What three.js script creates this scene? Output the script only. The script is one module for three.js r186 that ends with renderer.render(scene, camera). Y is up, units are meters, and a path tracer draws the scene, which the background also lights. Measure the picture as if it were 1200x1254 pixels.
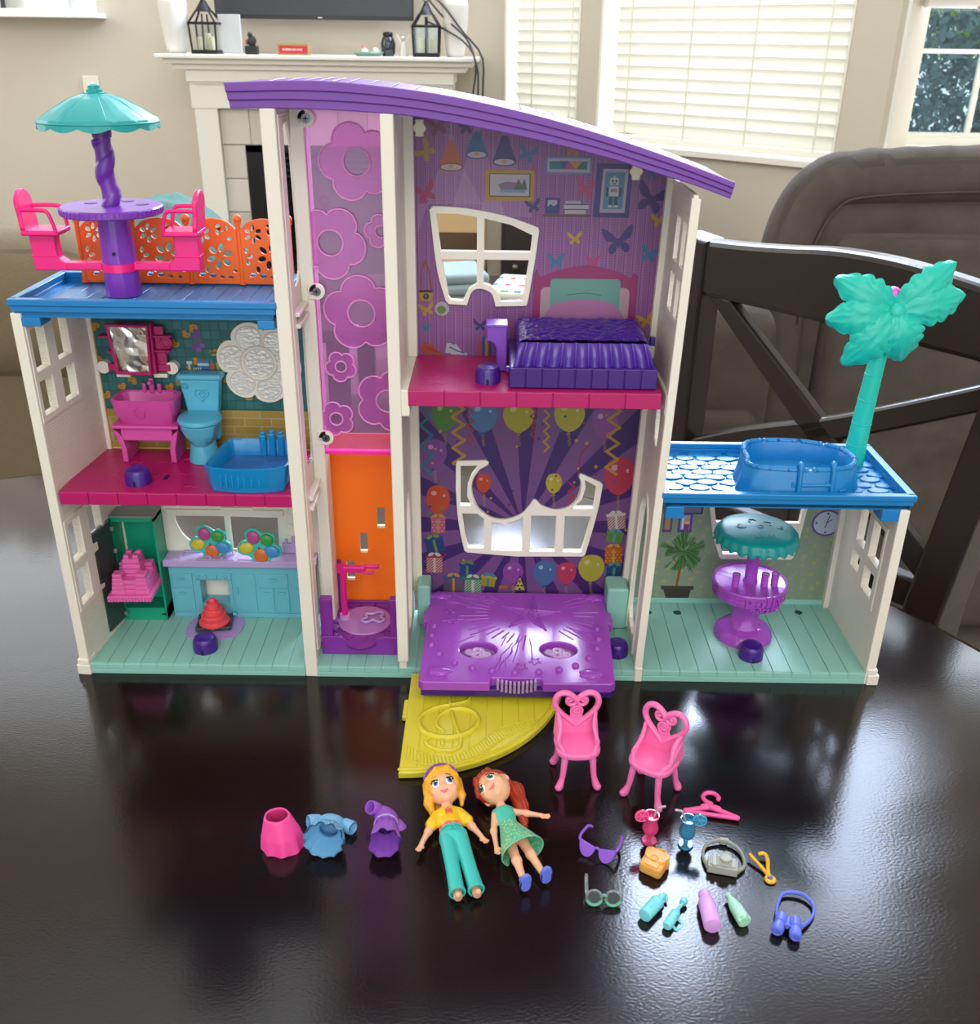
import * as THREE from 'three';
import { RoundedBoxGeometry } from 'three/addons/geometries/RoundedBoxGeometry.js';
import { mergeGeometries, mergeVertices, toCreasedNormals } from 'three/addons/utils/BufferGeometryUtils.js';
import { MarchingCubes } from 'three/addons/objects/MarchingCubes.js';
import { ImprovedNoise } from 'three/addons/math/ImprovedNoise.js';
import { RectAreaLightUniformsLib } from 'three/addons/lights/RectAreaLightUniformsLib.js';
import { FontLoader } from 'three/addons/loaders/FontLoader.js';
import { TextGeometry } from 'three/addons/geometries/TextGeometry.js';

// ---------------------------------------------------------------- camera, sky, daylight, exposure
// metres; y = 0 is the table top, the room's floor lies at y = -0.77; the doll house stands with its open front on z = 0
const FLOOR = -0.77, CEIL = 5.2;
const scene = new THREE.Scene();
const camera = new THREE.PerspectiveCamera(2 * Math.atan(627 / 1200) * 180 / Math.PI, 1200 / 1254, 0.02, 60);
camera.position.set(0, 0.43, 0.607);
camera.rotation.set(-25.7 * Math.PI / 180, 0, 0.8 * Math.PI / 180, 'YXZ');
camera.focus = 0.74; camera.userData.fStop = 24;
scene.background = new THREE.Color(0.80, 0.90, 1.0);
scene.backgroundIntensity = 1.6;
const renderer = new THREE.WebGLRenderer({ antialias: true });
renderer.toneMapping = THREE.LinearToneMapping;
renderer.toneMappingExposure = 1.0;
renderer.shadowMap.enabled = true;
renderer.shadowMap.type = THREE.PCFSoftShadowMap;
RectAreaLightUniformsLib.init();
function daylight(name, w, h, pos, target, color, nits) {       // daylight of one window opening, set in that opening, as large as it
  const l = new THREE.RectAreaLight(color, nits, w, h);
  l.name = name; l.position.set(...pos); l.lookAt(...target); scene.add(l);
  return l;
}
// window wall: runs obliquely behind the house from the fireplace corner towards the camera, to the right
const WA = new THREE.Vector3(0.03, 0, -4.36), WB = new THREE.Vector3(1.36, 0, -3.10);
const WDIR = WB.clone().sub(WA).normalize(), WLEN = WA.distanceTo(WB), WANG = Math.atan2(-WDIR.z, WDIR.x);
const WN = new THREE.Vector3(-WDIR.z, 0, WDIR.x);                 // into the room
const onWall = (s, y, d = 0) => [WA.x + WDIR.x * s + WN.x * d, y, WA.z + WDIR.z * s + WN.z * d];
const LIGHTS = { upper: 38, blinds: 1.25, right: 4.5, rear: 0.95, rearUpper: 4.1, left: 3.2, backLeft: 2.6 };
daylight('narrow_upper_window_light', 0.40, 3.0, onWall(0.232, 2.98, -0.12), onWall(0.232, 2.98, 1), 0xd2e2ff, LIGHTS.upper);
daylight('wide_upper_window_light', 1.06, 3.0, onWall(1.117, 2.98, -0.12), onWall(1.117, 2.98, 1), 0xd2e2ff, LIGHTS.upper);
daylight('narrow_blind_window_light', 0.40, 1.25, onWall(0.232, 0.676, -0.16), onWall(0.232, 0.676, 1), 0xf6f6ff, LIGHTS.blinds);
daylight('wide_blind_window_light', 1.06, 1.25, onWall(1.117, 0.676, -0.16), onWall(1.117, 0.676, 1), 0xf6f6ff, LIGHTS.blinds);
daylight('side_window_light', 1.5, 1.35, [2.2, 0.82, -3.3], [2.2, 0.82, 0], 0xeaf3ff, LIGHTS.right);
daylight('side_upper_window_light', 0.9, 1.9, [1.85, 2.97, -3.3], [1.85, 2.97, 0], 0xd2e2ff, LIGHTS.upper * 0.45);
daylight('left_back_window_light', 1.7, 1.9, [-2.55, 2.6, -4.44], [-2.55, 2.6, 0], 0xf4f4f4, LIGHTS.backLeft);
daylight('added_patio_door_light', 3.4, 2.3, [0.3, 0.62, 3.38], [0.3, 0.62, 0], 0xfffaf2, LIGHTS.rear);  // unseen patio door, added as soft fill on the fronts
daylight('added_rear_upper_window_light', 3.4, 1.9, [0.3, 3.15, 3.38], [0.3, 3.15, 0], 0xfffaf2, LIGHTS.rearUpper);  // unseen high window, added to light the fronts from above
daylight('added_left_window_light', 2.4, 2.6, [-4.08, 2.1, -1.6], [0, 2.1, -1.6], 0xfffaf2, LIGHTS.left);  // unseen left window, added to brighten the far wall and sofas

// ---------------------------------------------------------------- helpers
const V = (x, y, z) => new THREE.Vector3(x, y, z);
const PI = Math.PI, rad = (d) => d * PI / 180;
let seed = 12345;
const rnd = () => { seed = (seed * 1664525 + 1013904223) >>> 0; return seed / 4294967296; };
const rr = (a, b) => a + (b - a) * rnd();
const noise = new ImprovedNoise();
const fbm = (x, y, z = 0, n = 4) => { let s = 0, a = 0.5; for (let i = 0; i < n; i++) { s += a * noise.noise(x, y, z); x *= 2.03; y *= 2.03; a *= 0.5; } return s; };
const used = new Set();
function numbered(name) { let n = name, k = 0; while (used.has(n)) n = name + '_' + String(++k).padStart(3, '0'); used.add(n); return n; }
function tag(o, label, category, group, kind) {
  if (label) o.userData.label = label;
  if (category) o.userData.category = category;
  if (group) o.userData.group = group;
  if (kind) o.userData.kind = kind;
  return o;
}
function thing(name, label, category, pos = [0, 0, 0], turn = 0, group) {
  const o = new THREE.Group(); o.name = numbered(name); scene.add(o);
  o.position.set(...pos); o.rotation.y = turn;
  return tag(o, label, category, group);
}
function structureGroup(name, pos = [0, 0, 0]) { const o = new THREE.Group(); o.name = numbered(name); o.position.set(...pos); o.userData.kind = 'structure'; scene.add(o); return o; }
function copy(src, name, label, pos, turn = 0, group) { const c = src.clone(); c.name = numbered(name); c.position.set(...pos); c.rotation.y = turn; c.userData = { ...src.userData }; if (label) c.userData.label = label; if (group) c.userData.group = group; scene.add(c); return c; }
function clean(g) {
  g = g.index ? g.toNonIndexed() : g;
  for (const k of Object.keys(g.attributes)) if (!['position', 'normal', 'uv'].includes(k)) g.deleteAttribute(k);
  if (!g.attributes.normal) g.computeVertexNormals();
  return g;
}
function metreUV(g) {                                              // uv in metres, chosen by the way each corner faces
  const p = g.attributes.position, n = g.attributes.normal, uv = new Float32Array(p.count * 2);
  for (let i = 0; i < p.count; i++) {
    const ax = Math.abs(n.getX(i)), ay = Math.abs(n.getY(i)), az = Math.abs(n.getZ(i));
    if (ax > ay && ax >= az) { uv[2 * i] = p.getZ(i); uv[2 * i + 1] = p.getY(i); }
    else if (ay >= az) { uv[2 * i] = p.getX(i); uv[2 * i + 1] = p.getZ(i); }
    else { uv[2 * i] = p.getX(i); uv[2 * i + 1] = p.getY(i); }
  }
  g.setAttribute('uv', new THREE.BufferAttribute(uv, 2));
  return g;
}
function xyUV(g, x0, y0, w, h) { const p = g.attributes.position, uv = new Float32Array(p.count * 2); for (let i = 0; i < p.count; i++) { uv[2 * i] = (p.getX(i) - x0) / w; uv[2 * i + 1] = (p.getY(i) - y0) / h; } g.setAttribute('uv', new THREE.BufferAttribute(uv, 2)); return g; }
function geo(list, keepUV) {
  list = (Array.isArray(list) ? list.flat(3) : [list]).map(clean);
  if (!keepUV) list.forEach(metreUV);
  return list.length > 1 ? mergeGeometries(list) : list[0];
}
function obj(name, list, mat, parent = scene, label, keepUV) {
  const m = new THREE.Mesh(list.isBufferGeometry && list.ready ? list : geo(list, keepUV), mat);
  m.name = parent === scene ? numbered(name) : name;
  m.castShadow = m.receiveShadow = true;
  if (label) m.userData.label = label;
  parent.add(m);
  return m;
}
const struct = (name, list, mat, parent = scene) => { const m = obj(name, list, mat, parent); if (parent === scene) m.userData.kind = 'structure'; return m; };
function put(g, x = 0, y = 0, z = 0, rx = 0, ry = 0, rz = 0, s) {
  if (Array.isArray(g)) return g.map((q) => put(q, x, y, z, rx, ry, rz, s));
  if (s) { if (Array.isArray(s)) g.scale(...s); else g.scale(s, s, s); }
  g.applyMatrix4(new THREE.Matrix4().compose(V(x, y, z), new THREE.Quaternion().setFromEuler(new THREE.Euler(rx, ry, rz, 'YXZ')), V(1, 1, 1)));
  return g;
}
// box by centre and size, r rounds the edges
const B = (w, h, d, x = 0, y = 0, z = 0, r = 0, rx = 0, ry = 0, rz = 0, seg = 2) => put(r ? new RoundedBoxGeometry(w, h, d, seg, Math.min(r, w * 0.49, h * 0.49, d * 0.49)) : new THREE.BoxGeometry(w, h, d), x, y, z, rx, ry, rz);
// box by its extents
const X = (x0, x1, y0, y1, z0, z1, r = 0) => B(x1 - x0, y1 - y0, z1 - z0, (x0 + x1) / 2, (y0 + y1) / 2, (z0 + z1) / 2, r);
const C = (rt, rb, h, x = 0, y = 0, z = 0, seg = 24, rx = 0, ry = 0, rz = 0) => put(new THREE.CylinderGeometry(rt, rb, h, seg), x, y, z, rx, ry, rz);
const SP = (r, x = 0, y = 0, z = 0, sx = 1, sy = 1, sz = 1, seg = 20, rx = 0, ry = 0, rz = 0) => put(new THREE.SphereGeometry(r, seg, Math.ceil(seg * 0.7)), x, y, z, rx, ry, rz, [sx, sy, sz]);
const TO = (R, r, x = 0, y = 0, z = 0, rx = 0, ry = 0, rz = 0, a = 8, b = 28, arc = 2 * PI) => put(new THREE.TorusGeometry(R, r, a, b, arc), x, y, z, rx, ry, rz);
const L = (pts, seg = 32, x = 0, y = 0, z = 0) => put(new THREE.LatheGeometry(pts.map((p) => new THREE.Vector2(Math.max(p[0], 1e-5), p[1])), seg), x, y, z);
// lathe with sharp corners kept
const LC = (pts, seg = 32, x = 0, y = 0, z = 0, ang = 0.6) => put(toCreasedNormals(clean(L(pts, seg)), ang), x, y, z);
function T(pts, r, o = {}) {                                       // tube through points, round ends
  const c = new THREE.CatmullRomCurve3(pts.map((p) => Array.isArray(p) ? V(...p) : p), !!o.closed, 'catmullrom', o.tension ?? 0.5);
  const n = o.n ?? Math.max(12, pts.length * 6), out = [];
  const g = new THREE.TubeGeometry(c, n, 1, o.seg ?? 8, !!o.closed);
  const p = g.attributes.position, per = (o.seg ?? 8) + 1, sx = o.flat ?? 1, frames = null;
  for (let i = 0; i <= n; i++) { const t = i / n, cc = c.getPointAt(o.closed ? t % 1 : t), rad_ = typeof r === 'function' ? r(t) : r;
    for (let j = 0; j < per; j++) { const k = i * per + j; const d = V(p.getX(k), p.getY(k), p.getZ(k)).sub(cc).multiplyScalar(rad_); if (o.axis) { const a = o.axis; d.addScaledVector(a, d.dot(a) * (sx - 1)); } p.setXYZ(k, cc.x + d.x, cc.y + d.y, cc.z + d.z); } }
  g.computeVertexNormals(); out.push(g);
  if (!o.closed && o.caps !== false) { for (const t of [0, 1]) { const cc = c.getPointAt(t); const rad_ = typeof r === 'function' ? r(t) : r; out.push(SP(rad_, cc.x, cc.y, cc.z, 1, 1, 1, 10)); } }
  return out;
}
const line = (a, b, r, seg = 8) => T([a, [(a[0] + b[0]) / 2, (a[1] + b[1]) / 2, (a[2] + b[2]) / 2], b], r, { n: 2, seg });
function shape(pts, holes = []) { const s = new THREE.Shape(pts.map((p) => new THREE.Vector2(p[0], p[1]))); for (const h of holes) s.holes.push(new THREE.Path(h.map((p) => new THREE.Vector2(p[0], p[1])))); return s; }
function smooth(pts, n = 6, closed = true) { const c = new THREE.CatmullRomCurve3(pts.map((p) => V(p[0], p[1], 0)), closed, 'catmullrom', 0.5); return c.getPoints(pts.length * n).slice(0, closed ? -1 : undefined).map((p) => [p.x, p.y]); }
// extruded outline in the xy plane, front at z0+depth; bevel b
function E(s, depth, z0 = 0, b = 0, bs = 2, cs = 12) {
  const g = new THREE.ExtrudeGeometry(s, { depth: Math.max(depth - 2 * b, 1e-5), bevelEnabled: b > 0, bevelThickness: b, bevelSize: b, bevelOffset: -b, bevelSegments: bs, curveSegments: cs, steps: 1 });
  g.translate(0, 0, z0 + b); return g;
}
const rect = (x0, x1, y0, y1, r = 0) => { if (!r) return [[x0, y0], [x1, y0], [x1, y1], [x0, y1]]; const o = []; for (const [cx, cy, a] of [[x1 - r, y0 + r, -90], [x1 - r, y1 - r, 0], [x0 + r, y1 - r, 90], [x0 + r, y0 + r, 180]]) for (let k = 0; k <= 5; k++) o.push([cx + r * Math.cos(rad(a + k * 18)), cy + r * Math.sin(rad(a + k * 18))]); return o; };
const ell = (cx, cy, rx, ry = rx, n = 28, rot = 0) => Array.from({ length: n }, (_, i) => { const a = i / n * 2 * PI, x = rx * Math.cos(a), y = ry * Math.sin(a); return [cx + x * Math.cos(rot) - y * Math.sin(rot), cy + x * Math.sin(rot) + y * Math.cos(rot)]; });
const petals = (cx, cy, n, r, amp, rot = 0, k = 90) => Array.from({ length: k }, (_, i) => { const a = i / k * 2 * PI, q = r * (1 - amp + amp * Math.pow(Math.abs(Math.cos((a - rot) * n / 2)), 0.6)); return [cx + q * Math.cos(a), cy + q * Math.sin(a)]; });
const flat = (g) => { g = clean(g); g = put(g, 0, 0, 0, -PI / 2); return g; };   // an outline drawn in x,y laid down: y becomes -z, depth becomes up
const sideways = (g, x) => put(g, x, 0, 0, 0, PI / 2);            // an outline drawn in (-z, y), depth becomes x

// ---------------------------------------------------------------- textures and materials
const mats = new Map();
function M(hex, rough = 0.4, o = {}) {
  const key = hex + '/' + rough + '/' + JSON.stringify(o, (k, v) => v && v.isTexture ? v.uuid : v);
  if (!mats.has(key)) mats.set(key, new THREE.MeshPhysicalMaterial({ color: hex, roughness: rough, ...o }));
  return mats.get(key);
}
function dataTex(n, f, srgb, rep) {
  const d = new Uint8Array(n * n * 4);
  for (let j = 0; j < n; j++) for (let i = 0; i < n; i++) { const c = f(i / n, j / n); for (let k = 0; k < 3; k++) d[(j * n + i) * 4 + k] = Math.max(0, Math.min(255, 255 * (Array.isArray(c) ? c[k] : c))); d[(j * n + i) * 4 + 3] = 255; }
  const t = new THREE.DataTexture(d, n, n); t.wrapS = t.wrapT = THREE.RepeatWrapping; t.magFilter = THREE.LinearFilter; t.minFilter = THREE.LinearMipmapLinearFilter; t.generateMipmaps = true;
  if (srgb) t.colorSpace = THREE.SRGBColorSpace;
  if (rep) t.repeat.set(...(Array.isArray(rep) ? rep : [rep, rep]));
  t.needsUpdate = true; return t;
}
// noise that repeats without a seam
const tile = (f) => (u, v) => { const a = f(u, v), b = f(u - 1, v), c = f(u, v - 1), d = f(u - 1, v - 1); return (a * (1 - u) + b * u) * (1 - v) + (c * (1 - u) + d * u) * v; };
// prints: drawn in millimetres of the house, y up
function print(x0, x1, y0, y1, pxmm, draw) {
  const w = Math.round((x1 - x0) * pxmm), h = Math.round((y1 - y0) * pxmm);
  const cv = document.createElement('canvas'); cv.width = w; cv.height = h;
  const c = cv.getContext('2d'); c.setTransform(pxmm, 0, 0, -pxmm, -x0 * pxmm, y1 * pxmm);
  draw(c);
  const t = new THREE.CanvasTexture(cv); t.colorSpace = THREE.SRGBColorSpace; t.anisotropy = 8; return t;
}
const path = (c, pts, fill, stroke, lw) => { c.beginPath(); pts.forEach((p, i) => i ? c.lineTo(p[0], p[1]) : c.moveTo(p[0], p[1])); if (fill) { c.closePath(); c.fillStyle = fill; c.fill(); } if (stroke) { c.strokeStyle = stroke; c.lineWidth = lw; c.stroke(); } };
const fillR = (c, x0, y0, x1, y1, col) => { c.fillStyle = col; c.fillRect(Math.min(x0, x1), Math.min(y0, y1), Math.abs(x1 - x0), Math.abs(y1 - y0)); };
const disc = (c, x, y, rx, ry, col, rot = 0) => { c.beginPath(); c.ellipse(x, y, rx, ry, rot, 0, 2 * PI); c.fillStyle = col; c.fill(); };
const sidingBump = dataTex(64, (u, v) => { const k = (v * 4) % 1; return k < 0.18 ? 0.1 : 0.75 + 0.2 * k; }, false, 1 / 0.0085);
const speckBump = dataTex(256, tile((u, v) => 0.5 + 0.5 * fbm(u * 24, v * 24, 3, 3)), false, 1 / 0.03);
const WHITE = M(0xe6dfd0, 0.42), SIDING = M(0xe6dfd0, 0.42, { bumpMap: sidingBump, bumpScale: 0.00025 });
const MAGENTA = M(0xb0105f, 0.35), ROSE = M(0xd9389a, 0.38), PURPLE = M(0x7a35ac, 0.3), ORCHID = M(0xa02cc0, 0.28), VIOLET = M(0x3e187c, 0.28);
const AQUA = M(0x8cc1b4, 0.36), BLUE = M(0x1079b8, 0.32), TEAL = M(0x1a9898, 0.4), HOTPINK = M(0xf0107c, 0.35), SKYBLUE = M(0x52acc8, 0.33), ORANGE = M(0xf26a1e, 0.45);
// ================================================================ the room
const wallPaint = M(0xcdc3b2, 0.85, { bumpMap: dataTex(128, tile((u, v) => 0.5 + 0.5 * fbm(u * 16, v * 16, 9, 3)), false, 2.5), bumpScale: 0.0012 });
const trimPaint = M(0xe9e6da, 0.45);
const carpet = M(0x8a8175, 0.95, { bumpMap: dataTex(128, tile((u, v) => 0.5 + 0.5 * fbm(u * 30, v * 30, 4, 3)), false, 6), bumpScale: 0.004 });
struct('floor', X(-4.2, 3.6, FLOOR - 0.1, FLOOR, -5.2, 3.6), carpet);
struct('ceiling', X(-4.2, 3.6, CEIL, CEIL + 0.15, -5.2, 3.6), M(0xe6e1d6, 0.9));
struct('wall_back', E(shape(rect(-4.2, 0.03, FLOOR, CEIL), [rect(-3.4, -1.7, 1.65, 3.55)]), 0.2, -4.56), wallPaint);
{ const w = structureGroup('window_4'); obj('window_frame', [X(-3.4, -3.35, 1.65, 3.55, -4.5, -4.46), X(-1.75, -1.7, 1.65, 3.55, -4.5, -4.46), X(-3.4, -1.7, 1.65, 1.7, -4.5, -4.46), X(-3.4, -1.7, 3.5, 3.55, -4.5, -4.46)], M(0xe9e4d2, 0.45), w); }
struct('wall_left', sideways(E(shape(rect(-3.6, 4.5, FLOOR, CEIL), [rect(0.4, 2.8, 0.8, 3.4)]), 0.2, 0), -4.2), wallPaint);  // opening cut for the added, unseen left window
struct('wall_right', X(3.4, 3.6, FLOOR, CEIL, -3.4, 3.6), wallPaint);
// behind the camera: unseen patio door and upper window, both added for frontal fill
struct('wall_front', E(shape(rect(-4.2, 3.6, FLOOR, CEIL), [rect(-1.45, 2.05, -0.6, 1.82), rect(-1.45, 2.05, 2.15, 4.15)]), 0.2, 3.3), wallPaint);
{
  const w = structureGroup('door_1'), f = [];
  f.push(X(-1.45, 2.05, -0.6, -0.54, 3.4, 3.48), X(-1.45, 2.05, 1.76, 1.82, 3.4, 3.48));
  for (const x of [-1.45, 0.27, 1.99]) f.push(X(x, x + 0.06, -0.6, 1.82, 3.4, 3.48));
  obj('door_frame', f, trimPaint, w);
}
// oblique window wall, drawn in its own s,y plane and then turned into place
const onW = (g) => put(g, WA.x, 0, WA.z, 0, WANG);
const LOWER = [[0.012, 0.452], [0.562, 1.672]], BOT = 0.032, TOPL = 1.32, UB = 1.46, UT = 4.5;
{
  const holes = LOWER.flatMap(([a, b]) => [rect(a, b, BOT, TOPL), rect(a, b, UB, UT)]);
  struct('wall_window', onW(E(shape(rect(0, WLEN, FLOOR, CEIL), holes), 0.24, -0.24)), wallPaint);
}
const slatMat = M(0xfbfaf2, 0.9, { transmission: 0.5, thickness: 0, side: THREE.DoubleSide });
const slatCurve = (() => { const p = []; for (let k = 0; k <= 6; k++) { const u = k / 6 - 0.5; p.push([u * 0.05, 0.004 * (1 - 4 * u * u)]); } for (let k = 6; k >= 0; k--) { const u = k / 6 - 0.5; p.push([u * 0.05, 0.004 * (1 - 4 * u * u) - 0.0022]); } return shape(p); })();
LOWER.forEach(([a, b], i) => {
  const w = structureGroup('window_' + (i + 1));
  const f = [], s = [];
  for (const [y0, y1] of [[BOT, TOPL], [UB, UT]]) {                 // white returns and sash frame
    f.push(X(a, a + 0.012, y0, y1, -0.24, 0.004), X(b - 0.012, b, y0, y1, -0.24, 0.004), X(a, b, y1 - 0.012, y1, -0.24, 0.004), X(a - 0.012, b + 0.012, y0 - 0.016, y0 + 0.004, -0.24, 0.03));
    s.push(X(a + 0.012, b - 0.012, y0, y0 + 0.05, -0.23, -0.19), X(a + 0.012, b - 0.012, y1 - 0.05, y1, -0.23, -0.19), X(a + 0.012, a + 0.06, y0, y1, -0.23, -0.19), X(b - 0.06, b - 0.012, y0, y1, -0.23, -0.19), X(a, b, (y0 + y1) / 2 - 0.02, (y0 + y1) / 2 + 0.02, -0.23, -0.19));
  }
  f.forEach(onW); s.forEach(onW);
  obj('window_frame', f, trimPaint, w); obj('window_sash', s, trimPaint, w);
  const bl = thing('window_blind', i ? 'wide white slatted blind in the large window right of the mantel' : 'narrow white slatted blind in the slim window next to the mantel', 'blind');
  const s0 = a + (i ? 0.095 : 0.085), s1 = b - 0.008, pitch = 0.0432;
  const sg = put(put(new THREE.ExtrudeGeometry(slatCurve, { depth: s1 - s0, bevelEnabled: false }), 0, 0, 0, 0, PI / 2), 0, 0, 0, -rad(62));
  sg.translate(s0, 0, 0);
  const base = onW(metreUV(clean(sg))); base.ready = true;
  for (let y = BOT + 0.075, k = 0; y < TOPL - 0.05; y += pitch, k++) { const m = obj('slat', base, slatMat, bl); m.position.y = y; }
  obj('bottom_rail', onW(X(s0, s1, BOT + 0.018, BOT + 0.042, -0.035, 0.015, 0.004)), slatMat, bl);
  obj('head_rail', onW(X(s0, s1, TOPL - 0.05, TOPL - 0.004, -0.035, 0.02, 0.004)), trimPaint, bl);
  for (const q of i ? [0.07, 0.36, 0.64, 0.93] : [0.28, 0.92]) obj('ladder_tape', onW(X(s0 + (s1 - s0) * q - 0.004, s0 + (s1 - s0) * q + 0.004, BOT + 0.04, TOPL - 0.05, 0.013, 0.0145)), trimPaint, bl);
});
// side window at the right edge of the view, set deep in its wall
{
  struct('wall_side', E(shape(rect(WB.x, 3.5, FLOOR, CEIL), [rect(WB.x + 0.02, 3.0, 0.09, 1.55), rect(WB.x + 0.02, 2.4, 2.0, 3.95)]), 0.32, -3.42), wallPaint);
  const w = structureGroup('window_3'), y0 = 0.09, y1 = 1.55, x0 = WB.x + 0.02, x1 = 3.0;
  obj('window_return', [X(x0, x0 + 0.012, y0, y1, -3.38, -3.098), X(x0, x1, y0 - 0.02, y0 + 0.006, -3.38, -3.07), X(x0, x1, y1 - 0.012, y1, -3.38, -3.1)], M(0xf2eee6, 0.5), w);
  const fr = [], z0 = -3.40, z1 = -3.34;
  fr.push(X(x0, x0 + 0.09, y0, y1, z0, z1), X(x0, x1, y0, y0 + 0.03, z0, z1), X(x0, x1, y1 - 0.05, y1, z0, z1));
  fr.push(X(x0 + 0.095, x0 + 0.14, y0 + 0.02, y1, z0 - 0.02, z1 - 0.02), X(x0, x1, y0 + 0.02, y0 + 0.045, z0 - 0.02, z1 - 0.02));
  obj('window_frame', fr, trimPaint, w);
  for (const x of [1.795, 2.1, 2.4, 2.7]) obj('muntin', X(x - 0.009, x + 0.009, y0, y1, -3.405, -3.385), trimPaint, w);
  for (const y of [0.415, 0.76, 1.1]) obj('muntin', X(x0, x1, y - 0.008, y + 0.008, -3.404, -3.386), trimPaint, w);
  obj('pane', X(x0 + 0.02, x1, y0, y1, -3.398, -3.394), M(0xe4eef0, 0.02, { transmission: 1, thickness: 0 }), w);
  // rolled shade at the head of the window
  const sh = thing('roller_blind', 'rolled white fabric shade with a small cord at the head of the right window', 'shade');
  obj('roll', [C(0.035, 0.035, 1.45, 2.2, 0.585, -3.2, 20, 0, 0, PI / 2), X(1.5, 2.9, 0.59, 0.9, -3.225, -3.215)], M(0xeeeae2, 0.8), sh);
  obj('cord_knob', SP(0.012, 1.66, 0.556, -3.19), M(0x9a8f80, 0.5), sh);
}
// trees beyond the side window
{
  const leafShape = shape(smooth([[0, 0], [0.35, 0.22], [1, 0], [0.35, -0.22]], 3));
  const leaf = clean(new THREE.ShapeGeometry(leafShape)); leaf.scale(0.075, 0.075, 0.075);
  const mk = (label, hex, cx, cy, cz, rx, ry, rz, n, trunk) => {
    const t = thing('tree', label, 'tree', [cx, FLOOR - 0.3, cz]);
    obj('trunk', T([[0, 0, 0], [0.05, (cy - FLOOR) * 0.5, 0], [0, cy - FLOOR + 0.3, 0]], trunk), M(0x54463a, 0.9), t);
    const m = new THREE.InstancedMesh(leaf, M(hex, 0.7, { side: THREE.DoubleSide, transmission: 0.35, thickness: 0 }), n), d = new THREE.Object3D();
    for (let i = 0; i < n; i++) {
      const a = rr(0, 2 * PI), u = rr(-1, 1), q = Math.pow(rnd(), 0.4), k = Math.sqrt(1 - u * u);
      d.position.set(rx * q * k * Math.cos(a), cy - FLOOR + 0.3 + ry * q * u, rz * q * k * Math.sin(a)); d.rotation.set(rr(0, 6), rr(0, 6), rr(0, 6)); d.scale.setScalar(rr(0.6, 1.5)); d.updateMatrix(); m.setMatrixAt(i, d.matrix);
    }
    m.name = 'foliage'; m.userData.kind = 'stuff'; m.castShadow = m.receiveShadow = true; t.add(m);
  };
  mk('dark blue-green bushy tree filling the lower panes of the right window', 0x6f8f96, 4.1, 0.0, -7.0, 1.9, 1.25, 0.8, 16000, 0.08);
  mk('bright yellow-green leafy tree in the upper pane of the right window', 0x9cc34c, 4.1, 1.0, -8.4, 1.0, 0.75, 0.6, 5200, 0.07);
}
// ---------------------------------------------------------------- fireplace
{
  const f = structureGroup('fireplace');
  const x0 = -1.295, x1 = -0.211, cz = -3.98;
  obj('mantel_shelf', [X(-1.432, -0.074, 0.346, 0.3625, -4.36, -3.90, 0.004), X(-1.405, -0.10, 0.325, 0.347, -4.36, -3.925, 0.004), X(-1.375, -0.13, 0.303, 0.326, -4.36, -3.945, 0.004)], trimPaint, f);
  obj('frieze', [X(x0 - 0.03, x1 + 0.03, 0.255, 0.304, -4.36, -3.96, 0.003), X(x0 - 0.022, x1 + 0.022, 0.15, 0.256, -4.36, cz + 0.004), X(x0 - 0.01, x1 + 0.01, 0.246, 0.258, -4.36, cz + 0.012, 0.002)], trimPaint, f);
  for (const [a, b] of [[x0 - 0.012, x0 + 0.086], [x1 - 0.086, x1 + 0.012]]) obj('pilaster', [X(a, b, FLOOR, 0.16, -4.36, cz), X(a - 0.012, b + 0.012, FLOOR, FLOOR + 0.12, -4.36, cz + 0.015, 0.004)], trimPaint, f);
  const tm = [M(0xcfc9bd, 0.3), M(0xc4beb3, 0.3), M(0xd6d0c6, 0.3)];
  const tiles = [];
  for (let k = 0; k < 6; k++) { const y = 0.0 - k * 0.145; tiles.push([-1.207, -1.107, y - 0.142, y - 0.003], [-0.399, -0.299, y - 0.142, y - 0.003]); }
  for (let k = 0; k < 7; k++) { const a = -1.207 + k * 0.1297; tiles.push([a, a + 0.1268, 0.0, 0.146]); }
  obj('grout', [X(-1.208, -1.105, FLOOR, 0.148, -4.06, cz - 0.026), X(-0.401, -0.298, FLOOR, 0.148, -4.06, cz - 0.026), X(-1.208, -0.298, -0.003, 0.148, -4.06, cz - 0.026)], M(0xa8a298, 0.8), f);
  tiles.forEach((q, i) => obj('tile', X(q[0], q[1], Math.max(q[2], FLOOR), q[3], -4.05, cz - 0.022 + 0.001 * (i % 3), 0.003), tm[(i * 7) % 3], f));
  const blk = M(0x0d0e10, 0.4);
  obj('firebox', [X(-1.105, -0.401, -0.03, -0.002, -4.3, cz - 0.02), X(-1.105, -1.03, FLOOR, -0.002, -4.3, cz - 0.02), X(-0.476, -0.401, FLOOR, -0.002, -4.3, cz - 0.02), X(-1.105, -0.401, FLOOR, -0.002, -4.34, -4.3)], blk, f);
  for (let k = 0; k < 4; k++) obj('vent_slat', B(0.60, 0.007, 0.03, -0.753, -0.05 - k * 0.026, cz - 0.035, 0.002, 0.5), M(0x24262a, 0.35), f);
  obj('fire_glass', X(-1.03, -0.476, FLOOR + 0.05, -0.15, cz - 0.06, cz - 0.055), M(0x060708, 0.12), f);
}
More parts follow.
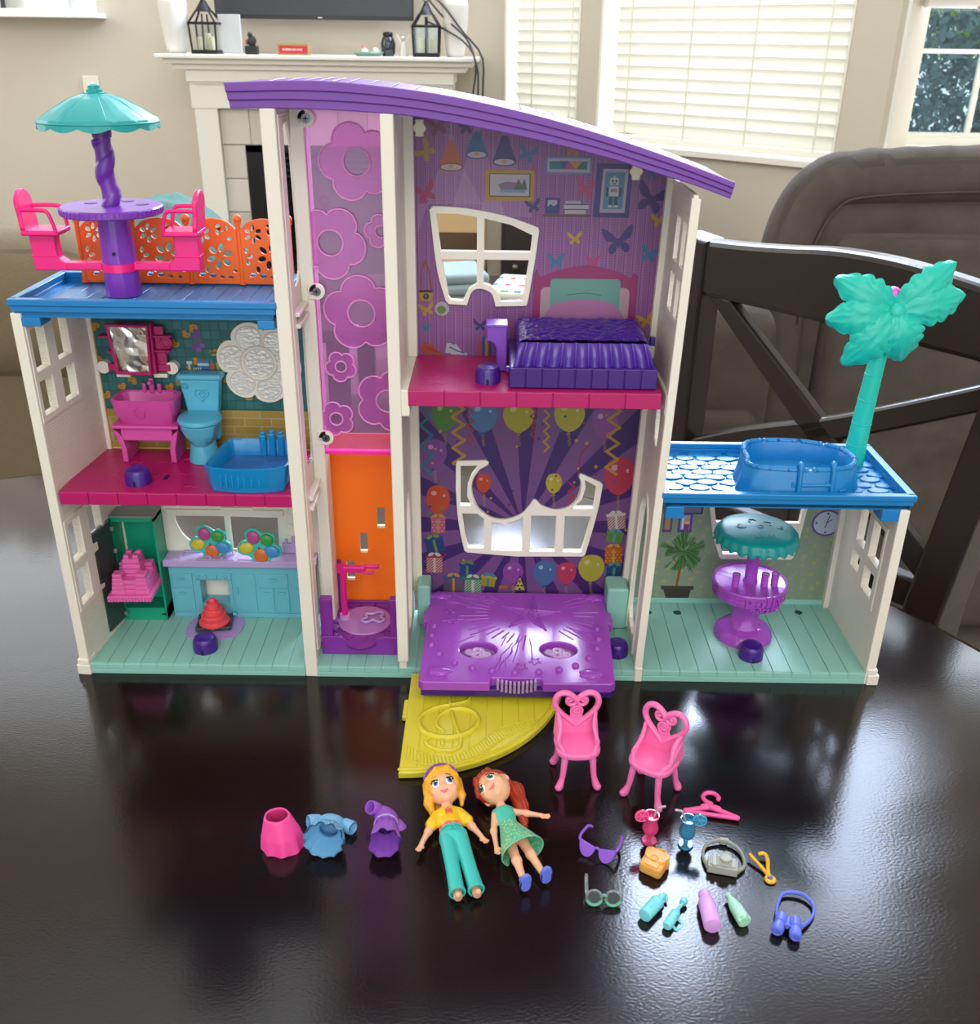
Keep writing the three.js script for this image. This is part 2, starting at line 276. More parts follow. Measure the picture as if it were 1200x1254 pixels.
// on the mantel
{
  const my = 0.3625, mz = -4.02;
  const cer = M(0xdcd9cf, 0.35);
  const vase = [[0, 0], [0.036, 0], [0.044, 0.02], [0.056, 0.12], [0.06, 0.19], [0.054, 0.215], [0.03, 0.225], [0.024, 0.235], [0.026, 0.30], [0.03, 0.31], [0.022, 0.31], [0.018, 0.24], [0.012, 0.2], [0, 0.2]];
  tag(obj('vase', L(vase, 28, -1.365, my, mz), cer), 'tall white ceramic bottle vase at the left end of the mantel', 'vase');
  tag(obj('vase', L(vase.map(([r, y]) => [r * 0.92, y * 1.02]), 28, -0.175, my, mz), cer), 'tall white ceramic bottle vase at the right end of the mantel by the cables', 'vase');
  const iron = M(0x17181a, 0.5, { metalness: 0.3 });
  const lantern = (x, label, s) => {
    const t = thing('lantern', label, 'lantern', [x, my, mz]);
    const w = 0.056 * s, fr = [];
    obj('base', [X(-w, w, 0, 0.016, -w, w, 0.003)], iron, t);
    for (const a of [-1, 1]) for (const b of [-1, 1]) { fr.push(line([a * w * 0.92, 0.014, b * w * 0.92], [a * w, 0.118, b * w], 0.0045)); fr.push(line([a * w, 0.118, b * w], [a * w * 0.5, 0.162, b * w * 0.5], 0.0045)); }
    for (const a of [-1, 1]) fr.push(line([-w, 0.118, a * w], [w, 0.118, a * w], 0.005), line([a * w, 0.118, -w], [a * w, 0.118, w], 0.005), line([0, 0.014, a * w], [0, 0.15, a * w * 0.7], 0.004));
    obj('frame', fr, iron, t);
    obj('roof', [C(0.012 * s, w * 0.78, 0.042, 0, 0.182, 0, 4, 0, PI / 4), C(0.004, 0.012, 0.012, 0, 0.207, 0, 10)], iron, t);
    obj('ring', TO(0.012, 0.0022, 0, 0.222, 0), iron, t);
    for (const a of [-1, 1]) { obj('pane', B(2 * w * 0.9, 0.1, 0.001, 0, 0.066, a * w * 0.93), M(0xf2f6f6, 0.03, { transmission: 1, thickness: 0 }), t); }
    return t;
  };
  lantern(-1.235, 'black metal lantern with candles beside the left white vase', 1);
  lantern(-0.298, 'black metal lantern with candles beside the right white vase', 1);
  const wax = M(0xe8dcb4, 0.6);
  const cand = (x, z, h, r, label, g) => { const t = thing('candle', label, 'candle', [x, my + 0.016, z], 0, g); obj('wax', LC([[0, 0], [r, 0], [r, h - 0.002], [r - 0.002, h], [0, h - 0.002]], 18), wax, t); obj('wick', C(0.0008, 0.0008, 0.008, 0, h + 0.003, 0, 6), M(0x2a2522, 0.9), t); };
  cand(-1.258, mz + 0.016, 0.05, 0.011, 'short cream candle in the left lantern, at left', null); cand(-1.232, mz - 0.02, 0.064, 0.012, 'tallest cream candle in the left lantern, behind the others'); cand(-1.208, mz + 0.018, 0.052, 0.011, 'cream candle in the left lantern, at right');
  cand(-0.312, mz + 0.008, 0.056, 0.017, 'thick cream candle in the right lantern'); cand(-0.272, mz - 0.01, 0.055, 0.010, 'slim cream candle in the right lantern');
  // canvas, figurine, box, shell dish, jar, angel
  const cvs = thing('canvas_picture', 'blank pale unframed canvas leaning on the wall behind the mantel', 'picture', [-1.142, my + 0.0005, -4.06]);
  obj('canvas', B(0.094, 0.15, 0.014, 0, 0.078, 0, 0.002, -0.04), M(0xc9cbc9, 0.8, { bumpMap: speckBump, bumpScale: 0.0004 }), cvs);
  const fg = thing('figurine', 'small black seated figurine on a block with a red detail, on the mantel', 'figurine', [-1.045, my, mz]);
  obj('base', X(-0.026, 0.026, 0, 0.034, -0.022, 0.022, 0.003), M(0x17171a, 0.4), fg);
  obj('body', [SP(0.018, 0.002, 0.05, 0, 1.0, 1.25, 0.9), SP(0.011, -0.004, 0.076, 0, 1, 1, 1), SP(0.009, 0.014, 0.06, 0.004, 0.8, 1.6, 0.8, 14, 0, 0, 0.5)], M(0x1c1d20, 0.4), fg);
  obj('red_cloth', SP(0.008, -0.018, 0.048, 0.008, 0.7, 1.3, 0.8), M(0xa01c2c, 0.5), fg, 'red cloth');
  const bx = thing('tea_box', 'red and gold box with pale lettering lying on the mantel', 'box', [-0.864, my, mz]);
  obj('box', X(-0.065, 0.065, 0, 0.045, -0.035, 0.035, 0.002), M(0x9a8350, 0.5), bx);
  const red = print(0, 116, 0, 30, 4, (c) => { fillR(c, 0, 0, 116, 30, '#b5202c'); c.fillStyle = '#f0c8c4'; let x = 14; for (const w of [9, 4, 5, 5, 5, 5, 5, 0, 5, 6, 4, 0, 5, 5, 5, 5]) { if (w) c.fillRect(x, 12, w - 1, 7); x += w ? w : 4; } });
  obj('label_panel', xyUV(clean(X(-0.058, 0.062, 0.007, 0.036, 0.033, 0.0362)), -0.058, 0.007, 0.12, 0.029), M(0xffffff, 0.5, { map: red }), bx, 'red front with illegible pale lettering', true);
  const ds = thing('shell_dish', 'green dish holding shells on the mantel left of the dark jar', 'dish', [-0.545, my, mz + 0.02]);
  obj('dish', LC([[0, 0], [0.05, 0], [0.068, 0.016], [0.066, 0.018], [0.05, 0.005], [0, 0.005]], 28), M(0x7fa08c, 0.4), ds);
  const shellAt = (x, y, z, r, col, label, sx) => { const t = tag(obj('seashell', put(L([[0, 0], [r * 0.5, r * 0.1], [r, r * 0.6], [r * 0.8, r * 1.0], [r * 0.4, r * 1.3], [0, r * 1.45]], 14), -0.545 + x, my + y, mz + 0.02 + z, 0.9, sx, 0.4), M(col, 0.5)), label, 'shell'); return t; };
  shellAt(-0.012, 0.012, 0.01, 0.016, 0xd9d2c2, 'white rounded shell at the middle of the green dish', 0.3); shellAt(0.026, 0.012, 0, 0.018, 0xcfc9b8, 'pale shell at the right side of the green dish', 1.4);
  tag(obj('coral_piece', T([[-0.575, my + 0.012, mz + 0.02], [-0.565, my + 0.03, mz + 0.02], [-0.57, my + 0.042, mz + 0.02]], (t) => 0.008 - 0.005 * t), M(0xd9714a, 0.5)), 'orange coral stub standing in the green dish', 'coral');
  const jr = thing('jar', 'dark silver glass jar with a lid on the mantel beside the angel', 'jar', [-0.462, my, mz]);
  obj('body', LC([[0, 0], [0.024, 0], [0.03, 0.015], [0.032, 0.05], [0.024, 0.072], [0.018, 0.078], [0, 0.078]], 26), M(0x4a4c50, 0.12, { metalness: 0.75 }), jr);
  obj('lid', LC([[0, 0.078], [0.022, 0.078], [0.022, 0.088], [0.018, 0.094], [0, 0.096]], 26), M(0x2c2a2c, 0.25, { metalness: 0.7 }), jr);
  const an = thing('angel_figurine', 'small pale angel figurine with raised wings on the mantel', 'figurine', [-0.398, my, mz]);
  obj('body', [LC([[0, 0], [0.02, 0], [0.016, 0.03], [0.008, 0.055], [0.006, 0.06], [0, 0.062]], 20), SP(0.0085, 0, 0.071, 0.002)], M(0xcdc6ba, 0.6), an);
  for (const s of [-1, 1]) obj('wing', put(E(shape(smooth([[0.003, 0.04], [0.016, 0.055], [0.029, 0.085], [0.02, 0.083], [0.008, 0.062]], 5)), 0.005, -0.01, 0.001), 0, 0, 0, 0, s > 0 ? 0 : PI, 0), M(0xd8d2c8, 0.6), an);
  // television and its cables
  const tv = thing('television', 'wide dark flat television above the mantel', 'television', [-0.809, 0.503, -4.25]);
  obj('case', X(-0.44, 0.44, 0, 0.5, -0.035, 0.0, 0.006), M(0x2b2d30, 0.4), tv);
  obj('screen', X(-0.432, 0.432, 0.016, 0.492, 0.0002, 0.0016), M(0x3c3e42, 0.28), tv);  // base grey lightened to stand in for the room's reflection
  obj('badge', X(0.016, 0.036, 0.006, 0.010, 0.0, 0.002), M(0xd8dadc, 0.3), tv);
  obj('wall_bracket', X(-0.15, 0.15, 0.12, 0.38, -0.11, -0.034), M(0x1a1a1c, 0.5), tv);
  const cb = M(0x34363a, 0.5);
  const cable = (pts, l) => tag(obj('cable', T(pts, 0.0042, { n: 40 }), cb), l, 'cable');
  cable([[-0.36, 0.62, -4.2], [-0.25, 0.58, -4.0], [-0.14, 0.46, -3.93], [-0.06, 0.37, -3.9], [-0.055, 0.25, -3.92], [-0.06, -0.1, -4.0], [-0.02, FLOOR + 0.006, -4.1]], 'dark cable looping in the widest curve off the right end of the mantel');
  cable([[-0.36, 0.66, -4.2], [-0.24, 0.53, -4.02], [-0.13, 0.44, -3.93], [-0.09, 0.36, -3.885], [-0.075, 0.25, -3.9], [-0.10, -0.1, -3.93], [-0.1, FLOOR + 0.006, -3.93]], 'dark cable hanging inside the wide cable loop at the right end of the mantel');
  cable([[-0.3, 0.5, -4.1], [-0.2, 0.46, -3.96], [-0.12, 0.41, -3.9], [-0.085, 0.34, -3.88], [-0.1, 0.2, -3.9], [-0.14, -0.1, -3.92], [-0.14, FLOOR + 0.006, -3.92]], 'dark cable falling closest to the right end of the mantel');
}
// wall outlet and picture ledge on the back wall
{
  const o = thing('wall_plate', 'small cream blank wall plate above the teal parasol', 'wall plate', [-1.885, 0.2, -4.355]);
  obj('plate', X(-0.036, 0.036, -0.058, 0.058, -0.005, 0.003, 0.002), M(0xe9e3d0, 0.4), o); obj('insert', X(-0.016, 0.016, -0.032, 0.032, 0.002, 0.0045, 0.001), M(0xf0ecdc, 0.35), o);
  const s = thing('picture_ledge', 'white picture ledge on the wall at the upper left', 'shelf', [-2.19, 0.497, -4.36]);
  obj('shelf', X(-0.42, 0.42, 0, 0.018, 0, 0.14, 0.002), M(0xf0efe9, 0.4), s); obj('lip', X(-0.42, 0.395, 0.016, 0.034, 0.115, 0.13, 0.002), M(0xf0efe9, 0.4), s); obj('back_rail', X(-0.42, 0.38, 0.016, 0.075, 0, 0.015, 0.002), M(0xf0efe9, 0.4), s);
  const fr = (x, w, hex, inner, label) => { const t = thing('framed_picture', label, 'framed picture', [x, 0.516, -4.29]); const h = 0.26; const tilt = (g) => put(g, 0, 0, 0, -0.12);
    obj('frame', tilt(E(shape(rect(-w / 2, w / 2, 0, h), [rect(-w / 2 + 0.016, w / 2 - 0.016, 0.016, h - 0.016)]), 0.016, 0, 0.002)), M(hex, 0.4), t);
    obj('mat_board', tilt(X(-w / 2 + 0.012, w / 2 - 0.012, 0.012, h - 0.012, 0.002, 0.008)), M(0xeef0ef, 0.7), t);
    obj('print', tilt(X(-w / 2 + 0.05, w / 2 - 0.05, 0.052, h - 0.05, 0.007, 0.009)), M(inner, 0.7), t); };
  fr(-2.3, 0.22, 0x1b1c1e, 0xdfe6e8, 'black picture frame on the white wall ledge, cut by the left photo edge');
  fr(-2.005, 0.19, 0xf1f0ec, 0xb08a7a, 'white picture frame with a small print on the white wall ledge');
}
// ---------------------------------------------------------------- sofas
const weave = dataTex(256, tile((u, v) => 0.5 + 0.35 * fbm(u * 50, v * 50, 1, 2) + 0.15 * Math.sin(u * 2 * PI * 64) * Math.sin(v * 2 * PI * 64)), false, 6);
const tanFabric = M(0x756750, 0.95, { bumpMap: weave, bumpScale: 0.002 });
const blotch = dataTex(256, (u, v) => { const k = 0.9 + 0.35 * tile((a, b) => fbm(a * 7, b * 7, 5, 4))(u, v); return [k * 0.56, k * 0.53, k * 0.50]; }, true, 2);
const greyFabric = M(0xa39e98, 0.95, { map: blotch, bumpMap: weave, bumpScale: 0.002 });
function pillow(w, h, d, r, wob = 0.01, sd = 1) {                   // upholstered block with slightly uneven faces
  const g = new RoundedBoxGeometry(w, h, d, 8, r); const p = g.attributes.position;
  for (let i = 0; i < p.count; i++) { const x = p.getX(i), y = p.getY(i), z = p.getZ(i); const k = wob * noise.noise(x * 6 + sd, y * 6, z * 6 + sd); const l = Math.hypot(x / w, y / h, z / d) + 1e-6; p.setXYZ(i, x + k * x / w / l, y + k * y / h / l, z + k * z / d / l); }
  const q = mergeVertices(clean(g).deleteAttribute('uv') && g, 1e-5); q.computeVertexNormals(); return q;
}
{
  const s = thing('sofa', 'tan fabric sofa with rolled back cushions at the left behind the table', 'sofa', [-1.54, FLOOR - 0.05, -1.70]);
  obj('frame', [put(pillow(1.62, 0.75, 0.22, 0.06), 0, 0.44, 0.32), put(pillow(1.6, 0.32, 0.9, 0.05), 0, 0.2, -0.15)], tanFabric, s);
  for (const x of [-0.41, 0.41]) obj('back_cushion', put(pillow(0.82, 0.30, 0.3, 0.13, 0.02, x), x, 0.76, 0.33), tanFabric, s);
  for (const x of [-0.4, 0.4]) obj('seat_cushion', put(pillow(0.78, 0.2, 0.62, 0.07, 0.015, x + 3), x, 0.44, -0.18), tanFabric, s);
  obj('arm', put(pillow(0.2, 0.62, 0.95, 0.08), 0.86, 0.32, -0.1), tanFabric, s); obj('arm', put(pillow(0.2, 0.62, 0.95, 0.08), -0.86, 0.32, -0.1), tanFabric, s);
  const b = thing('throw_blanket', 'crumpled teal throw blanket heaped beyond the orange fence', 'blanket', [-1.02, FLOOR + 0.53, -2.62]);
  const g = new THREE.SphereGeometry(1, 48, 32); const p = g.attributes.position;
  for (let i = 0; i < p.count; i++) { const x = p.getX(i), y = p.getY(i), z = p.getZ(i), k = 1 + 0.22 * fbm(x * 2.2, y * 2.2, z * 2.2 + 4, 4); p.setXYZ(i, x * 0.225 * k, Math.max(y, -0.6) * 0.22 * k * (x > 0 ? 1 - 0.3 * x : 1), z * 0.2 * k); }
  g.computeVertexNormals(); obj('blanket', g, M(0x557870, 0.95, { bumpMap: weave, bumpScale: 0.002 }), b);
  const ot = thing('ottoman', 'square fabric ottoman that carries the teal blanket', 'ottoman', [-1.0, FLOOR, -2.62]);
  obj('cushion', put(pillow(0.6, 0.31, 0.5, 0.05), 0, 0.235, 0), tanFabric, ot); for (const [x, z] of [[-0.24, -0.2], [0.24, -0.2], [-0.24, 0.2], [0.24, 0.2]]) obj('leg', C(0.02, 0.015, 0.1, x, 0.05, z, 12), M(0x2a1c14, 0.5), ot);
}
{
  // recliner: padded roll head rest over a flat outer back
  const s = thing('recliner', 'big grey-brown fabric recliner with a padded rolled head rest at the right', 'recliner', [0.93, FLOOR, -1.28]);
  const rollPts = [[-0.375, 0.45, 0.03], [-0.382, 0.75, 0.02], [-0.372, 0.88, 0.01], [-0.335, 0.952, 0.0], [-0.27, 0.978, 0], [0, 0.99, 0], [0.27, 0.99, 0], [0.35, 0.965, 0], [0.38, 0.88, 0.02], [0.385, 0.5, 0.03]];
  const g = T(rollPts, 0.052, { n: 160, seg: 22 });
  const p = g[0].attributes.position; for (let i = 0; i < p.count; i++) { const x = p.getX(i), y = p.getY(i), z = p.getZ(i); const k = y > 0.95 ? 0.0028 * Math.sin(x * 95 + 9 * z) * Math.max(0, noise.noise(x * 5, 1, 2) + 0.45) : 0; p.setXYZ(i, x, y + k, z + k * 0.6); } g[0].computeVertexNormals();
  obj('head_rest', g, greyFabric, s);
  obj('back', put(pillow(0.74, 0.86, 0.16, 0.06, 0.006, 4), 0, 0.53, -0.03), greyFabric, s);
  obj('outer_back_panel', put(pillow(0.64, 0.82, 0.09, 0.035, 0.008, 6), 0.01, 0.485, 0.045, -0.05), greyFabric, s);
  obj('seam', T(rollPts.slice(1, 9).map(([x, y, z]) => [x * 0.93, y - 0.022, z + 0.049]), 0.0025, { n: 80, seg: 6 }), greyFabric, s);
  obj('head_cushion', put(pillow(0.62, 0.5, 0.16, 0.07, 0.015, 8), 0, 0.70, -0.16), greyFabric, s);
  for (const x of [-0.32, 0.32]) obj('arm', put(pillow(0.15, 0.56, 0.8, 0.06, 0.01, x), x, 0.3, -0.45), greyFabric, s);
  obj('seat', put(pillow(0.52, 0.3, 0.75, 0.06, 0.012, 2), 0, 0.3, -0.4), greyFabric, s);
  // lower sofa section behind the dining chair
  const q = thing('sofa_section', 'grey-brown sofa section with a boxy arm seen through the dark cross-back chair', 'sofa', [0.36, FLOOR, -1.12]);
  obj('arm', put(pillow(0.26, 0.80, 0.24, 0.06, 0.01, 11), 0, 0.41, 0.0), greyFabric, q); obj('side_panel', put(pillow(0.2, 0.6, 0.06, 0.025, 0.006, 12), 0, 0.33, 0.12), greyFabric, q);
}
// ---------------------------------------------------------------- coffee table with folded textiles, seen through the bedroom window
{
  const wood = M(0x2a1d18, 0.4);
  const t = thing('coffee_table', 'low dark wooden coffee table in the middle of the room', 'table', [-0.02, FLOOR, -2.55]);
  obj('top', X(-0.5, 0.5, 0.40, 0.44, -0.38, 0.38, 0.006), wood, t); for (const [x, z] of [[-0.44, -0.32], [0.44, -0.32], [-0.44, 0.32], [0.44, 0.32]]) obj('leg', X(x - 0.03, x + 0.03, 0, 0.4, z - 0.03, z + 0.03, 0.004), wood, t);
  const top = FLOOR + 0.44;
  const fold = (w, d, n, th, col, sd, mat) => { const out = []; for (let k = 0; k < n; k++) { const g = new RoundedBoxGeometry(w * (1 - 0.02 * k), th, d, 6, th * 0.45); const p = g.attributes.position; for (let i = 0; i < p.count; i++) p.setY(i, p.getY(i) + 0.012 * noise.noise(p.getX(i) * 9 + sd, k, p.getZ(i) * 9)); g.computeVertexNormals(); out.push(put(g, 0.01 * Math.sin(k * 3), th * (k + 0.5), 0.008 * Math.cos(k * 5))); } return out; };
  const gb = thing('folded_blanket', 'folded grey-blue blanket on the coffee table, seen through the bedroom window', 'blanket', [-0.15, top + 0.008, -2.5], 0.25); obj('blanket', fold(0.26, 0.2, 3, 0.035, 0, 3), M(0x8fa0a3, 0.95), gb);
  const rows = print(0, 100, 0, 100, 4, (c) => { fillR(c, 0, 0, 100, 100, '#eeeadf'); for (let i = 0; i < 90; i++) { c.fillStyle = ['#c2333c', '#3b6fb0', '#3c8a58', '#d0574a'][(i * 7) % 4]; const x = (i % 10) * 10 + 2, y = Math.floor(i / 10) * 11 + 2; c.fillRect(x, y, 4 + (i * 3) % 4, 4); } });
  rows.wrapS = rows.wrapT = THREE.RepeatWrapping; rows.repeat.set(2.4, 1.3);
  const qb = thing('folded_quilt', 'folded white quilt with red, blue and green print, seen through the bedroom window', 'quilt', [0.115, top + 0.008, -2.36], -0.2); obj('quilt', fold(0.24, 0.24, 3, 0.03, 0, 8), M(0xffffff, 0.9, { map: rows }), qb);
  const cr = thing('storage_crate', 'tan wooden storage crate behind the folded blankets', 'crate', [-0.16, FLOOR, -3.1]);
  obj('panel', X(-0.16, 0.13, 0.56, 0.66, -0.01, 0.01, 0.003), M(0xd6b483, 0.55), cr); obj('side_panel', X(-0.16, -0.14, 0, 0.66, -0.3, -0.01, 0.003), M(0xd6b483, 0.55), cr); obj('side_panel', X(0.11, 0.13, 0, 0.66, -0.3, -0.01, 0.003), M(0xd6b483, 0.55), cr); obj('shelf', X(-0.16, 0.13, 0.42, 0.44, -0.3, 0, 0.002), M(0xa88a64, 0.55), cr); obj('back_panel', X(-0.16, 0.13, 0, 0.66, -0.31, -0.29), M(0x6b5f52, 0.6), cr);
  const bc = thing('side_cabinet', 'dark brown upright cabinet behind the folded quilt', 'cabinet', [0.17, FLOOR, -3.25]);
  obj('body', X(-0.14, 0.25, 0, 0.86, -0.2, 0.2, 0.006), M(0x2a211e, 0.5), bc); obj('door', X(-0.13, 0.24, 0.03, 0.83, 0.199, 0.212, 0.003), M(0x2c2320, 0.45), bc); obj('knob', SP(0.012, -0.09, 0.45, 0.222), M(0x8a8070, 0.3, { metalness: 0.8 }), bc);
}
// ================================================================ dining table and chair
const espresso = M(0x160e0c, 0.17, {
  bumpMap: dataTex(512, tile((u, v) => 0.5 + 0.35 * fbm(u * 80, v * 120, 2, 3) + 0.06 * fbm(u * 9, v * 14, 7, 2)), false, 1 / 0.16), bumpScale: 0.00013,
  roughnessMap: dataTex(512, tile((u, v) => { const s = fbm(u * 5, v * 5, 3, 4); const d = noise.noise(u * 150, v * 150, 1); return 0.9 + 0.28 * s + (d > 0.62 ? 0.5 : 0); }), false, 1 / 0.4), specularIntensity: 0.9,
});
{
  const t = thing('dining_table', 'large round glossy espresso-brown dining table under the doll house', 'table', [-0.24, 0, 0.315]);
  const R = 0.735;
  obj('table_top', LC([[0, -0.032], [R - 0.02, -0.032], [R - 0.004, -0.026], [R, -0.016], [R - 0.002, -0.006], [R - 0.007, -0.0012], [R - 0.012, 0], [R - 0.3, 0], [0, 0]], 128), espresso, t);
  obj('apron', LC([[R - 0.16, -0.1], [R - 0.13, -0.1], [R - 0.13, -0.032], [R - 0.16, -0.032]], 96), espresso, t);
  obj('pedestal', LC([[0, FLOOR + 0.06], [0.12, FLOOR + 0.06], [0.09, FLOOR + 0.2], [0.11, -0.3], [0.16, -0.1], [0.2, -0.032], [0, -0.032]], 40), espresso, t);
  for (let k = 0; k < 4; k++) obj('foot', put(E(shape(smooth([[0.05, 0.16], [0.2, 0.13], [0.36, 0.06], [0.4, 0.0], [0.33, 0.0], [0.2, 0.06], [0.05, 0.06]], 4)), 0.07, -0.035, 0.006), 0, FLOOR, 0, 0, k * PI / 2 + 0.4), espresso, t);
}
{
  const wood = M(0x1d1512, 0.27, { bumpMap: dataTex(256, tile((u, v) => 0.5 + 0.5 * fbm(u * 40, v * 5, 6, 3)), false, 4), bumpScale: 0.0003 });
  // local x runs along the back from its left post, z points to the table
  const t = thing('dining_chair', 'dark wooden cross-back dining chair at the right beyond the table', 'chair', [0.266, 0, -0.69], Math.atan2(-0.75, 0.66));
  const up = (pts, d, z0, b = 0.004) => E(shape(pts), d, z0, b, 2);
  obj('left_post', up([[-0.05, FLOOR], [-0.015, FLOOR], [0.008, -0.25], [0.011, 0.2], [-0.03, 0.205], [-0.036, -0.25]], 0.045, -0.045), wood, t);
  obj('right_post', up([[0.345, FLOOR], [0.385, FLOOR], [0.36 + 0.045, -0.18], [0.438, 0.13], [0.396, 0.13], [0.358, -0.18]], 0.075, -0.075), wood, t);
  const topC = smooth([[-0.034, 0.199], [0.05, 0.203], [0.12, 0.209], [0.19, 0.2165], [0.27, 0.216], [0.36, 0.206], [0.445, 0.19]], 5, false), botC = [[0.445, 0.118], [0.37, 0.126], [0.2, 0.129], [0.05, 0.129], [-0.034, 0.129]];
  obj('top_rail', up([...topC, ...botC], 0.032, -0.036, 0.007), wood, t);
  const cu = smooth([[0.0, -0.079], [0.09, -0.035], [0.206, 0.013], [0.3, 0.058], [0.405, 0.112]], 5, false), cl = cu.map(([x, y], i) => [x + 0.004, y - 0.034 + 0.004 * i / cu.length]).reverse();
  obj('curved_brace', up([...cu, ...cl], 0.022, -0.03), wood, t);
  obj('straight_brace', up([[0.014, 0.132], [0.05, 0.132], [0.228, -0.005], [0.38, -0.12], [0.36, -0.145], [0.2, -0.028]], 0.02, -0.028), wood, t);
  obj('lower_rail', up([[0.0, -0.15], [0.37, -0.15], [0.365, -0.19], [0.0, -0.19]], 0.022, -0.03), wood, t);
  obj('seat', X(-0.03, 0.40, FLOOR + 0.43, FLOOR + 0.465, -0.03, 0.40, 0.01), wood, t);
  for (const x of [-0.005, 0.375]) obj('front_leg', X(x - 0.02, x + 0.02, FLOOR, FLOOR + 0.43, 0.35, 0.39, 0.004), wood, t);
}
// ================================================================ the doll house
const house = thing('doll_house', 'open-fronted plastic doll house with purple curved roof, white walls and magenta, blue and aqua floors', 'doll house');
const H = (n, l, m, label, keepUV) => obj(n, l, m, house, label, keepUV);
const mm = (pts) => pts.map(([x, y]) => [x / 1000, y / 1000]);
const side = (pts, holes, t, x, b = 0.0004) => sideways(E(shape(pts, holes), t, 0, b, 1), x);   // pts: (depth behind the front, height)
// four-pane window holes from left/right/bottom/top lists, in mm
const panes = (us, ys) => us.flatMap(([a, b]) => ys.map(([c, d]) => rect(a / 1000, b / 1000, c / 1000, d / 1000)));
const frameOn = (us, ys, x, out) => { const u0 = us[0][0] - 4, u1 = us[1][1] + 4, y0 = ys[1][0] - 4, y1 = ys[0][1] + 4; return side(rect(u0 / 1000, u1 / 1000, y0 / 1000, y1 / 1000), panes(us, ys), 0.0012, x + (out ? 0 : 0), 0.0003); };
{
  // ----- left wing
  const us = [[5, 21.5], [33, 50.5]], yb = [[232, 260], [202, 225]], yk = [[91, 121], [56, 84]];
  const lw = new THREE.Group(); lw.name = 'wall'; lw.position.set(-0.3022, 0, 0); lw.rotation.y = -rad(5.5); house.add(lw);
  const put2 = (g) => g;
  obj('siding', side(rect(0, 0.083, 0.0, 0.272), [...panes(us, yb), ...panes(us, yk)], 0.0052, 0.0005), SIDING, lw);
  obj('window_frame', frameOn(us, yb, 0.0055), WHITE, lw); obj('window_frame', frameOn(us, yk, 0.0055), WHITE, lw);
  obj('front_trim', X(-0.0008, 0.0062, 0.0, 0.272, -0.0035, 0.0012, 0.0008), WHITE, lw); obj('rear_trim', X(0.004, 0.0085, 0.0085, 0.27, -0.0835, -0.079, 0.0006), WHITE, lw);
  obj('corner_foot', [X(-0.003, 0.0072, 0, 0.0085, -0.012, 0.0028, 0.0008), X(-0.002, 0.0066, 0.0085, 0.013, -0.010, 0.0022, 0.0008)], WHITE, lw);
  // floors
  const planks = (x0, x1, y, z0, z1, n, mat, th = 0.0012) => { const fl = []; const w = (x1 - x0) / n; for (let i = 0; i < n; i++) fl.push([x0 + i * w + 0.00018, x0 + (i + 1) * w - 0.00018]); return fl.map(([a, b]) => ({ g: X(a, b, y - th, y, z0, z1, 0.00025), mat })); };
  const deck = (name, x0, x1, z0, y, h, n, mat, front = 0.0008) => {
    const f = H(name, [X(x0, x1, 0, y - 0.0007, z0, 0), X(x0, x1, 0, h * 0.42, -0.01, front, 0.0003)], mat);
    planks(x0, x1, y, z0 + 0.0002, -0.0002, n, mat).forEach((p) => obj('plank', p.g, mat, f));
    const w = (x1 - x0) / n; for (let i = 0; i < n; i++) obj('front_board', X(x0 + i * w + 0.0002, x0 + (i + 1) * w - 0.0002, h * 0.46, y - 0.0009, -0.002, front * 0.6, 0.0003), mat, f);
    return f;
  };
  deck('floor', -0.2955, -0.1362, -0.083, 0.0088, 0.0088, 13, AQUA);
  const pinkFloor = (x0, x1, y0, y1, z0, n) => {
    const f = H('floor', X(x0, x1, y0, y1, z0, 0, 0.0004), MAGENTA);
    const w = (x1 - x0) / n; for (let i = 0; i < n; i++) obj('brick', X(x0 + i * w + 0.0002, x0 + (i + 1) * w - 0.0002, y0 - 0.0001, y1 - 0.0002, -0.001, 0.0009, 0.0006), MAGENTA, f);
    for (let k = 0; k < 26; k++) { const x = rr(x0 + 0.01, Math.min(x1, x0 + 0.16) - 0.012), z = rr(z0 + 0.02, -0.008); obj('floor_groove', T([[x, y1 + 0.00002, z], [x + 0.004, y1 + 0.00002, z - 0.003], [x + 0.007, y1 + 0.00002, z], [x + 0.011, y1 + 0.00002, z - 0.003]], 0.0002, { n: 8, seg: 5, tension: 0, caps: false }), MAGENTA, f); }
    return f;
  };
  pinkFloor(-0.2948, -0.1340, 0.1395, 0.1487, -0.083, 8);
  H('floor_slot', X(-0.2305, -0.2275, 0.1487, 0.14885, -0.031, -0.0225), M(0x1c1048, 0.6), 'dark slot in the magenta floor');
  pinkFloor(-0.0545, 0.1105, 0.2142, 0.2248, -0.079, 7);
  // purple dome pegs
  const dome = (x, y, z, r, label) => {
    const g = new THREE.Group(); g.name = 'dome_peg'; g.position.set(x, y, z); house.add(g); if (label) g.userData.label = label;
    const prof = [[0, 0.0], [r, 0], [r, r * 0.62], [r * 0.96, r * 0.9], [r * 0.8, r * 1.2], [r * 0.5, r * 1.38], [0, r * 1.45]];
    obj('cap', LC(prof, 30), VIOLET, g);
    obj('ridge', [TO(r * 0.93, 0.0003, 0, r * 0.68, 0, PI / 2), TO(r * 0.35, 0.0004, 0, r * 1.38, 0, PI / 2)], VIOLET, g);
    obj('keyhole', X(-r * 0.1, r * 0.1, 0, r * 0.45, r * 0.9, r * 1.015, 0.0001), M(0x0b0618, 0.6), g);
  };
  dome(-0.2455, 0.1487, -0.0175, 0.0088); dome(-0.2153, 0.0088, -0.0205, 0.0092); dome(-0.0028, 0.2248, -0.021, 0.0086); dome(0.2, 0.0092, -0.0195, 0.0092); dome(0.0985, 0.0086, -0.0225, 0.0085);
